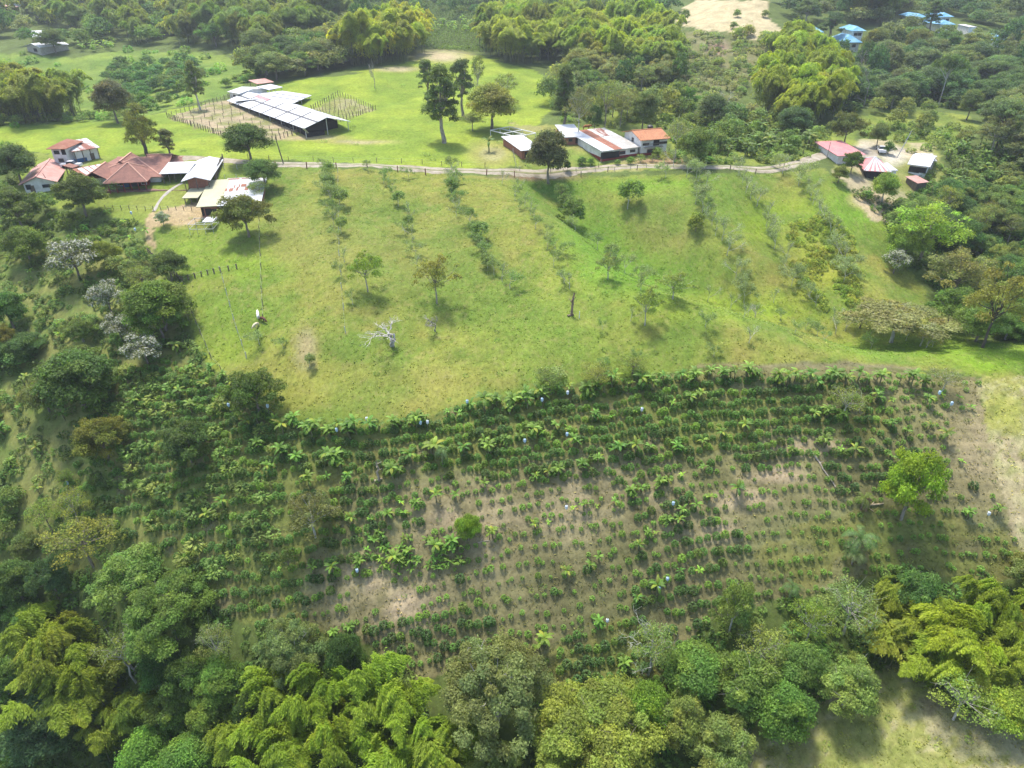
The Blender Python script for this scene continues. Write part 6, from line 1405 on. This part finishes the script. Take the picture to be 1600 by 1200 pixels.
# bananas
BAN = """515,714;482,747;512,740;545,742;420,730;612,730;642,715;665,705;725,702;757,687;790,685;550,810;580,807;607,805;627,780;650,785;632,797;682,775;712,772;757,752;770,830;707,847;680,855;640,860;617,872;595,870;562,877;520,887;490,885;437,882;585,842;405,692;425,652;465,714
812,680;830,677;847,672;867,662;887,665;862,677;930,647;955,647;995,637;1050,625;1077,622;1095,615;1117,607;955,697;967,700;992,700;1015,695;1057,697;1097,687;1125,677;1162,665;910,725;935,717;837,742;857,735;872,732;1030,752;1042,747;1065,737;1097,727;985,765;1002,760;960,780;932,785;895,790;912,787;1150,765;1107,775;1087,787;1065,795;857,810;835,817;1042,810;1060,810;1012,830;1025,825;997,850;935,867;922,880;1062,885;1092,887;885,892
1270,647;1290,642;1315,647;1367,617;1392,622;1447,625;1390,660;1450,665;1474,680;1415,672;1285,690;1312,697;1332,705;1392,710;1502,715;1510,800;1557,795;1515,630;1497,617;1470,612;1235,700
995,932;935,970;850,1002;975,1035;1025,917;495,987;522,985;547,977;32,632;7,667;40,682;62,700;82,695;110,750;62,762;87,802;125,785;232,810;262,845;212,627;225,645;282,612;300,632;337,632;342,610;102,647;155,627;325,805;350,785;375,695
57,350;135,352;155,365;187,385;50,422;135,442;150,492;277,545;245,522;90,462;170,330;195,345;215,350;205,370;230,360;30,560;45,590;95,520;110,560;20,720;310,545;330,570;300,575;350,585;320,600;365,600"""
BL = [tuple(float(v) for v in p.split(',')) for l in BAN.split('\n') for p in l.split(';')]
def bline(pts, sp, jit=5):
    out = []
    for a, b in zip(pts[:-1], pts[1:]):
        L = math.hypot(b[0]-a[0], b[1]-a[1]); n = max(1, int(L/sp))
        for k in range(n): out.append((a[0]+(b[0]-a[0])*k/n+rs.normal()*jit, a[1]+(b[1]-a[1])*k/n+rs.normal()*jit*.7))
    return out
NB0 = len(BL)
BL += bline([(395,655),(430,662),(480,668),(560,668),(640,660),(700,645),(760,632),(820,622),(870,605),(930,602),(980,598),(1040,590),(1100,578),(1150,580),(1210,586),(1290,590),(1340,595),(1400,590),(1460,590)], 16)
BL += bline([(440,700),(520,722),(600,726),(680,715),(760,700),(830,690),(900,675),(960,660)], 46, 8)
BGC = (.14, .24, .045)
def banana(px, py, keys=('banana','banana2','banana3','banana4'), s0=.5, s1=.85, zone='bananas in the coffee field', dy=10):
    g = ground(px, py+dy); key = keys[rs.randint(len(keys))]; s = rs.uniform(s0, s1); t = TPL[key]
    c = np.array(BGC)*rs.uniform(.8, 1.2)*np.array([rs.uniform(.85, 1.15), 1, 1]); SPEC.append(('banana_plant', key, g.x, g.y, g.z, s, s*rs.uniform(.9, 1.1), rs.uniform(0, 6.28), tuple(c), float(t['R']*s/depth(g.x, g.y, g.z)), zone))
for ip, p in enumerate(BL):
    small = ip < NB0 and rs.rand() < .3
    banana(p[0], p[1], s1=(.78 if ip < NB0 else .95), s0=(.45 if ip < NB0 else .6), keys=('banana3','banana5') if small else ('banana','banana2','banana3','banana4'))
for _ in range(46): banana(rs.uniform(560, 720), rs.uniform(830, 900), ('banana5',), .7, 1.0, dy=0)
for (poly, sp, zn) in [([(1080,215),(1180,205),(1270,210),(1290,238),(1200,250),(1100,245)], 4.6, 'banana grove behind the road on the right'),
        ([(1460,258),(1500,228),(1560,230),(1670,290),(1670,340),(1560,330),(1480,300)], 4.4, 'banana grove at the right edge'),
        ([(120,70),(175,66),(180,80),(125,84)], 4, 'bananas beside the hillside cottages'),
        ([(620,36),(780,36),(760,52),(640,55)], 5, 'bananas above the far planted rows'),
        ([(760,235),(800,236),(790,246),(760,246)], 2.6, 'bananas beside the dry yard')]:
    X, Y, Z, PX, PY = grid_pts(poly, sp)
    for x, y, z in zip(X, Y, Z):
        key = ('banana','banana2','banana4')[rs.randint(3)]; t = TPL[key]; s = rs.uniform(.8, 1.2)
        if free(x, y, .8): SPEC.append(('banana_plant', key, x, y, z, s, s, rs.uniform(0, 6.28), tuple(np.array((.12, .19, .04))*rs.uniform(.8, 1.2)), float(t['R']*s/depth(x, y, z)), zn))

# individuals up to the limit, biggest in the picture first; the rest become one distant mass per kind
SPEC.sort(key=lambda s: -s[9]); cnt = {}
for p in PLACED: k = p[0].name.split('.')[0]; cnt[k] = cnt.get(k, 0)+1
BARKS = [(.25,.21,.17), (.35,.31,.26), (.18,.15,.12), (.42,.4,.36)]
LIM = 298
for s in SPEC:
    kn, key, x, y, z, sxy, sz, rz, col, size, zone = s
    px, py = pix(x, y, z+2)
    if cnt.get(kn, 0) >= LIM or py < -70: FAR.append(s); continue
    cnt[kn] = cnt.get(kn, 0)+1
    t = TPL[key]
    bark = (.62, .60, .53) if key.startswith('sapling') or key.startswith('bare') else BARKS[rs.randint(4)]
    desc = {'broadleaf_tree': {'tall': 'tall tree', 'sparse': 'loose tree', 'umbrella': 'flat tree', 'lumpy2': 'knobbly tree', 'flowering': 'pale tree'}.get(key, 'round tree'), 'shrub': 'low shrub',
            'bamboo_clump': 'bamboo clump', 'banana_plant': 'young banana' if key in ('banana3', 'banana5') else ('banana clump' if key in ('banana2', 'banana4') else 'banana plant'), 'bare_tree': 'leafless tree', 'sapling': 'leafy sapling' if key != 'sapling3' else 'bare sapling'}[kn]
    cw = 'grey' if kn == 'bare_tree' else colour_word(col)
    if kn in ('banana_plant',): cw = 'small' if sxy < .62 else ('large' if sxy > .85 else 'mid-sized')
    if kn == 'sapling': cw = 'tall' if sz*t['H'] > 3.5 else 'short'
    lab = f"{cw} {desc} {place_words(x, y, z)}"
    plant(key, x, y, z, sxy, sz, rz, col, bark, lab, kn.replace('_', ' ')+'s: '+zone)
print('COUNTS', cnt, 'FAR', len(FAR), 'SPEC', len(SPEC))
# far mass
def xf(V, x, y, z, sx, sz, rz):
    c, s = math.cos(rz), math.sin(rz); return np.stack([(V[:, 0]*c-V[:, 1]*s)*sx+x, (V[:, 0]*s+V[:, 1]*c)*sx+y, V[:, 2]*sz+z], -1)
LT = [low_tpl('a', 201, 5, 8.5, .1, 13, 62, .36), low_tpl('b', 202, 5, 9, .15, 11, 62, .38), low_tpl('c', 203, 5, 8, .1, 17, 62, .34)]
def low_plumes(seed):
    r_ = np.random.RandomState(seed); Vs = []; Fs = []; Ts = []; o = 0
    for i in range(9):
        _, V, F, Tt = plume(r_, (r_.normal(), r_.normal(), 0), i*2.4, 12*r_.uniform(.7, 1.05), 5*r_.uniform(.5, 1.1), 170, .75, 1.5); Vs.append(V); Fs.append(F+o); Ts.append(Tt); o += len(V)
    return np.concatenate(Vs), np.concatenate(Fs), np.concatenate(Ts)
LP = [low_plumes(301), low_plumes(302)]
def mass(name, items, label, cat, mat=LEAFT):
    Vs = []; Fs = []; Ts = []; o = 0
    for (V, F, Tt, x, y, z, sx, sz, rz, col) in items:
        Vs.append(xf(V, x, y, z, sx, sz, rz).astype(np.float32)); Fs.append(F+o); Ts.append((Tt*np.array(col)).astype(np.float32)); o += len(V)
    if not Vs: return
    me = mesh_np(name, np.concatenate(Vs), np.concatenate(Fs), [mat], tint=np.concatenate(Ts)); ob = put(name, me, None, (1, 1, 1)); tag(ob, label, cat, kind='stuff'); return ob
it = {'t': [], 'b': [], 'n': []}
def arrays(me):
    V = np.zeros(len(me.vertices)*3, np.float32); me.vertices.foreach_get('co', V); F = np.zeros(len(me.loops), np.int32); me.loops.foreach_get('vertex_index', F)
    Tt = np.zeros(len(me.vertices)*4, np.float32); me.attributes['tint'].data.foreach_get('color', Tt); return V.reshape(-1, 3), F.reshape(-1, 4), Tt.reshape(-1, 4)[:, :3]
for s in FAR:
    kn, key, x, y, z, sxy, sz, rz, col, size, zone = s; t = TPL[key]; R = sxy*t['R']; H = sz*t['H']
    if kn == 'bamboo_clump': V, F, Tt = LP[rs.randint(2)]; it['b'].append((V, F, Tt, x, y, z, R/5.5, H/12, rz, col))
    elif kn == 'banana_plant': V, F, Tt = arrays(t['c']); it['n'].append((V, F, Tt, x, y, z, sxy, sz, rz, col))
    elif kn in ('sapling', 'bare_tree'): pass
    else: V, F, Tt = LT[rs.randint(3)]; it['t'].append((V, F, Tt, x, y, z, R/5, H/8.5, rz, col))
mass('distant_woodland', it['t'], 'mass of distant mixed trees on the far slopes', 'woodland')
mass('distant_bamboo', it['b'], 'mass of distant bamboo on the far slopes', 'bamboo', LEAFB)
mass('distant_bananas', it['n'], 'mass of distant banana leaves', 'bananas')

# ================================================================== COFFEE
ELM = [(600,690,330,60,1),(900,660,350,55,1),(1150,640,280,55,1),(300,720,180,200,.9),(400,900,150,120,.85),(700,985,110,45,.9),(1000,1045,140,70,1),(1060,930,90,60,.75),(1100,850,80,45,1),(1250,650,120,40,.9),(550,800,120,50,.85),(480,870,140,60,.9),(870,720,250,40,.8),(1350,720,90,60,.5),(1180,690,100,50,.85),(600,1010,60,40,.6),(1040,790,80,40,.7)]
def mature(px, py):
    m = np.zeros(px.shape)
    for (cx, cy, rx, ry, a) in ELM: m = np.maximum(m, a*np.clip(1.8*(1.15-np.sqrt(((px-cx)/rx)**2+((py-cy)/ry)**2)), 0, 1))
    return m
CX = []; CY = []
xs = np.arange(-72, 82, 1.12)
for k in range(12, 80):
    x = xs+rs.uniform(0, 1.12)+rs.normal(size=len(xs))*.2; y = np.full(len(x), 45.+k)
    for _ in range(8): y = y-(rowcoord(x, y)-k)*1.56*.9
    CX.append(x); CY.append(y+rs.normal(size=len(x))*.17)
CX = np.concatenate(CX); CY = np.concatenate(CY); CZ = height(CX, CY); px, py = pix(CX, CY, CZ)
LEFTC = [(-60,430),(60,400),(200,380),(230,400),(200,560),(150,620),(140,700),(180,760),(240,840),(150,860),(60,800),(-60,800)]
inm = inpoly(px, py, COFFEE); inl = inpoly(px, py, LEFTC)
M = mature(px, py); M[inl] = .8
nz_ = fbm(CX/4, CY/4, 55, 2); nz2 = fbm(CX/1.7, CY/1.7, 56, 2); bare = np.zeros(px.shape)
for (cx, cy, rx, ry) in [(600,940,90,35),(650,860,90,50),(1100,830,40,14),(1150,785,40,16),(1205,745,40,14),(1265,697,50,14),(1530,700,60,110),(1500,830,40,40),(700,800,60,30)]: bare = np.maximum(bare, ell(px, py, cx, cy, rx, ry))
keep = (inm | inl) & (rs.rand(len(px)) < np.where(inl, .7, .66+.60*np.clip(M+.25*(nz_-.5)*4, 0, 1)+.15*(nz_ > .5))) & (bare < .75*(.4+nz2)) & ~((py < 655) & (px < 700) & (px > 430)) & ~(inm & (px > 1080) & (py < 585))
keep &= ~((px > 1480) & (py < 830) & (rs.rand(len(px)) < .8))
idx = np.where(keep)[0]
occ_c = [free(CX[i], CY[i], -.6) for i in idx]
big = M[idx]+rs.normal(size=len(idx))*.22 > .45
size = np.where(big, rs.uniform(.75, 1.2, len(idx)), rs.uniform(.7, 1.15, len(idx)))
ti = np.where(big, rs.randint(0, 2, len(idx)), rs.randint(2, 4, len(idx)))
vis = size*np.array([COF[t]['r'] for t in ti])/depth(CX[idx], CY[idx], CZ[idx]); vis = np.where(px[idx] > 1610, 0, vis)
vis[np.isnan(vis)] = 0
order = np.argsort(-vis); items = []
used = {}
for rank, j in enumerate(order):
    i = idx[j]; t = ti[j]; s = size[j]; tpl = COF[t]
    base = np.array((.078, .142, .045)) if t < 2 else np.array((.115, .19, .05))
    if t < 2 and rs.rand() < .22: base = np.array((.12, .185, .045))
    c = base*rs.uniform(.8, 1.25); rz = rs.uniform(0, 6.28)
    if rank < 300:
        o = empty('coffee_shrub', (CX[i], CY[i], CZ[i]-.05), rz, (s, s, s)); put('foliage', tpl['me'], o, tuple(c)); put('stem', tpl['st'], o, (.2, .16, .12))
        w1 = ('dark' if c[1] < .11 else 'light')+(' leafy' if s > 1.05 else ' compact')
        tag(o, f"{w1} coffee shrub {place_words(CX[i], CY[i], CZ[i])}", 'coffee shrub', 'coffee shrubs in the planted rows')
    else: items.append((tpl['V'], tpl['F'], tpl['T'], CX[i], CY[i], CZ[i]-.05, s, s, rz, c))
mass('coffee_rows', items, 'rows of dark green coffee shrubs across the brown field', 'coffee plants')
print('COFFEE', len(idx))
# far planted rows on the hillside at the top
items = []
for (poly, sp, c) in [([(640,40),(780,36),(800,60),(770,82),(680,78),(640,66)], 3.2, (.08,.13,.035)), ([(800,0),(1050,0),(1040,60),(940,50),(800,46)], 3.4, (.055,.10,.035)), ([(560,0),(800,0),(800,40),(640,40)], 3.4, (.055,.10,.035)), ([(1040,80),(1120,85),(1100,150),(1050,130)], 3.6, (.09,.12,.05))]:
    X, Y, Z, PX, PY = grid_pts(poly, sp, .1)
    for x, y, z in zip(X, Y, Z): tp = COF[rs.randint(2)]; items.append((tp['V'][:640], tp['F'][:160], tp['T'][:640]*1.0, x, y, z, 1.7, 1.5, rs.uniform(0, 6), np.array(c)*rs.uniform(.8, 1.25)))
mass('distant_planted_rows', items, 'far planted rows of low bushes on the hillside', 'crop rows')

# bags on banana bunches
bagm = MB(); V, F = tube([(0, 0, 0), (0, 0, .25), (0, 0, .6), (0, 0, .75)], [.10, .22, .2, .06], 8); bagm.add(V, [tuple(f) for f in F]+[tuple(range(8))]); bagme = shared(bagm, 'bag', BAGB)
bagw = shared(bagm, 'bag_white', mat_solid('white_bag', (.72, .74, .74), (.5, .56, .6), 3, .5)); polem = MB().bar((.25, .1, -1.9), (0, 0, .6), .04); polme = shared(polem, 'prop', WOOD)
for i, (bx, by, lb) in enumerate([(418,635,'beside the dark dome tree at the pasture corner'),(573,655,'in the upper banana row left of centre'),(526,672,'lowest in the upper left banana row'),(657,661,'left of a pair in the upper banana row'),(668,660,'right of a pair in the upper banana row'),(730,628,'in the upper banana row at centre left'),(847,625,'under the bananas at the centre top of the field'),(887,614,'above the coffee right of the centre top bananas'),(820,689,'leftmost in the second banana line'),(886,679,'right end of the second banana line'),(1003,640,'under a lone banana clump near field centre top'),(558,892,'at the lower left of the field'),(1052,787,'in the middle of the diagonal banana line'),(885,793,'among small bananas at field centre'),(1043,905,'upper of three near the field foot'),(1030,920,'middle of three near the field foot'),(949,970,'lowest one near the field foot'),(1468,614,'upper one at the right field corner'),(1487,631,'lower one at the right field corner'),(1545,803,'beside the banana at the right field side'),(205,333,'upper of two above the left slope bananas'),(211,359,'lower of two above the left slope bananas'),(144,477,'between white-leaved trees'),(357,633,'left of the dark dome tree'),(105,755,'in the left edge thicket')]):
    g = ground(bx, by, 1.6); o = empty('fruit_bag', (g.x, g.y, g.z+1.3), rs.uniform(0, 6)); put('bag', bagw if i % 3 == 1 else bagme, o)
    if i % 2 == 0: put('prop_pole', polme, o)
    tag(o, f"{'white' if i % 3 == 1 else 'pale blue'} banana bunch bag {lb}", 'fruit bag', 'plastic bags on banana bunches')

# ================================================================== GROUND COVER
def cover(n, ymin, ymax, ykpow, test, hgt, wid, name, label, cat, bright=(.7, 1.35), patch=None, colmul=(1, 1, 1), blades=2, lean=.35):
    u = rs.rand(n); Y = ymin*(ymax/ymin)**u if ykpow == 1 else 1/np.sqrt((1-u)/ymin**2+u/ymax**2)
    X = rs.uniform(-1, 1, n)*(Y*.7+48); Z = height(X, Y); px, py = pix(X, Y, Z); m = test(px, py, X, Y); X, Y, Z = X[m], Y[m], Z[m]
    A, G = landcover(X, Y, Z); n = len(X); out = []; T_ = []
    sz = (.6+.8*rs.rand(n))
    for b in range(blades):
        an = rs.uniform(0, 6.28, n); dx = np.cos(an)*wid*sz*.5; dy = np.sin(an)*wid*sz*.5; lx = rs.normal(size=n)*lean*hgt*sz; ly = rs.normal(size=n)*lean*hgt*sz; h = hgt*sz*(.7+.6*rs.rand(n))
        ox = rs.normal(size=n)*wid*.4; oy = rs.normal(size=n)*wid*.4; x = X+ox; y = Y+oy
        V = np.stack([np.stack([x-dx, y-dy, Z-.05], -1), np.stack([x+dx, y+dy, Z-.05], -1), np.stack([x+dx*.7+lx, y+dy*.7+ly, Z+h], -1), np.stack([x-dx*.7+lx, y-dy*.7+ly, Z+h], -1)], 1)
        out.append(V.reshape(-1, 3)); T_.append(np.repeat(A*np.array(colmul)*rs.uniform(*bright, n)[:, None], 4, 0))
    V = np.concatenate(out); me = mesh_np(name, V, np.arange(len(V)).reshape(-1, 4), [LEAF], tint=np.concatenate(T_)); o = put(name, me, None, (1, 1, 1)); tag(o, label, cat, kind='stuff'); return o
tst = lambda polys: (lambda px, py, X, Y: np.any([inpoly(px, py, q) for q in polys], axis=0))
cover(70000, 60, 175, 1, tst([PASTURE]), .06, .16, 'pasture_grass', 'short tufted grass over the pasture', 'grass', (1.1, 1.9), lean=2.5)
cover(60000, 42, 120, 1, tst([COFFEE]), .07, .15, 'field_weeds', 'low weeds and dry litter between the coffee rows', 'weeds', (.6, 1.9), lean=1.6)
cover(50000, 30, 110, 1, tst([FIELD_R, HILL_BR]), .06, .15, 'dry_grass', 'dry straw-coloured grass at the lower right and right edge', 'grass', (1.0, 1.9), lean=1.6)
TG = [coffee_geo(500+i, .75, .8, 150, .13) for i in range(3)]; items = []
X, Y, Z, PX, PY = grid_pts([(1235,350),(1290,335),(1330,370),(1350,430),(1345,480),(1290,492),(1250,450),(1225,400)], .95)
NZ = fbm(X/4, Y/4, 61, 2)
for x, y, z, q in zip(X, Y, Z, NZ):
    if q < .36 or rs.rand() > .8: continue
    V, F = TG[rs.randint(3)]; s = rs.uniform(.6, 1.3); cc = np.array((.165, .20, .045))*rs.uniform(.7, 1.35)*np.array([rs.uniform(.85, 1.25), 1, 1]); items.append((V, F, np.ones((len(V), 3)), x, y, z-.1, s, s, rs.uniform(0, 6), cc))
mass('tall_grass', items, 'yellow-green patch of tall coarse grass between the pale sapling rows', 'grass')
# low undergrowth between trees
items = []
UB = [coffee_geo(400+i, 1.2, 1.3, 150, .24) for i in range(3)]
UG = [([(-60,420),(60,410),(200,350),(240,400),(285,470),(300,530),(330,570),(300,640),(240,700),(180,760),(240,850),(150,900),(-60,930)], 1.8, (.08,.125,.04), .62),
      ([(230,560),(330,575),(420,655),(460,800),(420,900),(300,900),(180,760),(150,620)], 2.3, (.115,.155,.05), .45),
      ([(-60,230),(10,225),(25,300),(60,320),(160,335),(230,350),(60,410),(-60,420)], 2.0, (.08,.12,.03), .8),
      ([(-60,900),(60,930),(150,900),(240,850),(330,960),(440,990),(560,990),(640,1060),(680,1200),(700,1420),(-80,1420)], 2.0, (.065,.105,.028), .9),
      ([(690,1180),(860,1100),(930,1110),(1060,1060),(1120,960),(1230,940),(1400,890),(1670,900),(1670,1140),(1500,1085),(1390,1040),(1200,1120),(1130,1190),(1100,1400),(840,1400)], 2.0, (.08,.125,.035), .9),
      ([(1310,280),(1400,320),(1460,262),(1500,228),(1670,250),(1670,530),(1600,535),(1530,528),(1480,480),(1420,420),(1380,350)], 2.2, (.08,.125,.035), .9),
      ([(1130,205),(1300,200),(1310,240),(1180,258),(1050,256),(1050,215)], 2.6, (.10,.145,.045), .5),
      ([(850,120),(1000,145),(1200,180),(1290,200),(1130,205),(960,200),(880,190)], 3.2, (.11,.14,.05), .6),
      ([(-60,80),(120,90),(200,78),(300,82),(420,95),(400,120),(350,150),(260,172),(200,188),(110,190),(-60,215)], 3.4, (.09,.165,.035), .10),
      ([(1300,180),(1420,165),(1520,172),(1560,205),(1670,215),(1670,80),(1500,90),(1300,90),(1230,80),(1180,150)], 3.8, (.065,.10,.035), .8),
      ([(1050,45),(1200,62),(1190,110),(1150,160),(1050,130)], 3.0, (.12,.15,.06), .4),
      ([(1420,240),(1500,235),(1520,200),(1340,190),(1340,215)], 3.0, (.11,.15,.045), .35)]
for (poly, sp, c, kp) in UG:
    X, Y, Z, PX, PY = grid_pts(poly, sp)
    for x, y, z in zip(X, Y, Z):
        if rs.rand() > kp: continue
        V, F = UB[rs.randint(3)]; s = sp/2.1*rs.uniform(.55, 1.25); cc = np.array(c)*rs.uniform(.7, 1.4)*np.array([rs.uniform(.85, 1.2), 1, 1]); items.append((V, F, np.ones((len(V), 3)), x, y, z-.15, s, s*rs.uniform(.7, 1.2), rs.uniform(0, 6), cc))
for (poly, sp, kp, c) in [(HILL_BR, 1.3, .35, (.15, .19, .055)), (FIELD_R, 1.2, .3, (.18, .20, .07)), (PASTURE, 2.4, .10, (.085, .15, .035)), (COFFEE, 1.5, .22, (.10, .145, .045)), (MEADOW_L, 6, .12, (.09, .15, .035)), (DRYHILL, 7, .15, (.12, .14, .05)), (MEADOW_R, 5, .3, (.10, .15, .045))]:
    X, Y, Z, PX, PY = grid_pts(poly, sp)
    for x, y, z in zip(X, Y, Z):
        if rs.rand() > kp: continue
        V, F = TG[rs.randint(3)]; s = rs.uniform(.25, .7)*(1 if sp < 3 else 1.8); cc = np.array(c)*rs.uniform(.7, 1.4)*np.array([rs.uniform(.9, 1.3), 1, 1]); items.append((V[:240], F[:60], np.ones((240, 3)), x, y, z-.05, s, s*.7, rs.uniform(0, 6), cc))
print('UNDER', len(items))
mass('undergrowth', items, 'tangled low undergrowth beneath and between the trees', 'undergrowth', LEAFT)

# labels shared by several plants: tell them apart by their order from the left where words allow, else one group
bpy.context.view_layer.update()
by = {}
for o in COL.objects:
    if o.parent is None and 'label' in o.keys(): by.setdefault(o['label'], []).append(o)
ORD = ['first', 'second', 'third', 'fourth', 'fifth', 'sixth', 'seventh', 'eighth', 'ninth', 'tenth']
for l, os_ in by.items():
    if len(os_) < 2: continue
    os_.sort(key=lambda o: float(pix(o.location.x, o.location.y, o.location.z+1)[0])); n = len(os_)
    if n == 2 and len(l.split()) <= 14: ws = ['left of two', 'right of two']
    elif n <= 10: ws = [ORD[i]+' from left' for i in range(n)]
    else: ws = None
    if ws and len(l.split()) <= 13:
        for o, w_ in zip(os_, ws): o['label'] = l+', '+w_
    else:
        for o in os_: o['group'] = os_[0]['group'] if 'group' in os_[0].keys() else 'look-alikes'
# ================================================================== HAZE
hm, hn = newmat('haze'); ho = N(hn, 'ShaderNodeOutputMaterial'); hv = N(hn, 'ShaderNodeVolumePrincipled'); hn.links.new(hv.outputs[0], ho.inputs['Volume'])
hv.inputs['Color'].default_value = (.86, .92, 1, 1); hv.inputs['Density'].default_value = .0002; hv.inputs['Anisotropy'].default_value = .3
hz_o = MB().box(-950, -30, -80, 950, 1000, 175).build('haze', hm, None); tag(hz_o, kind='stuff')
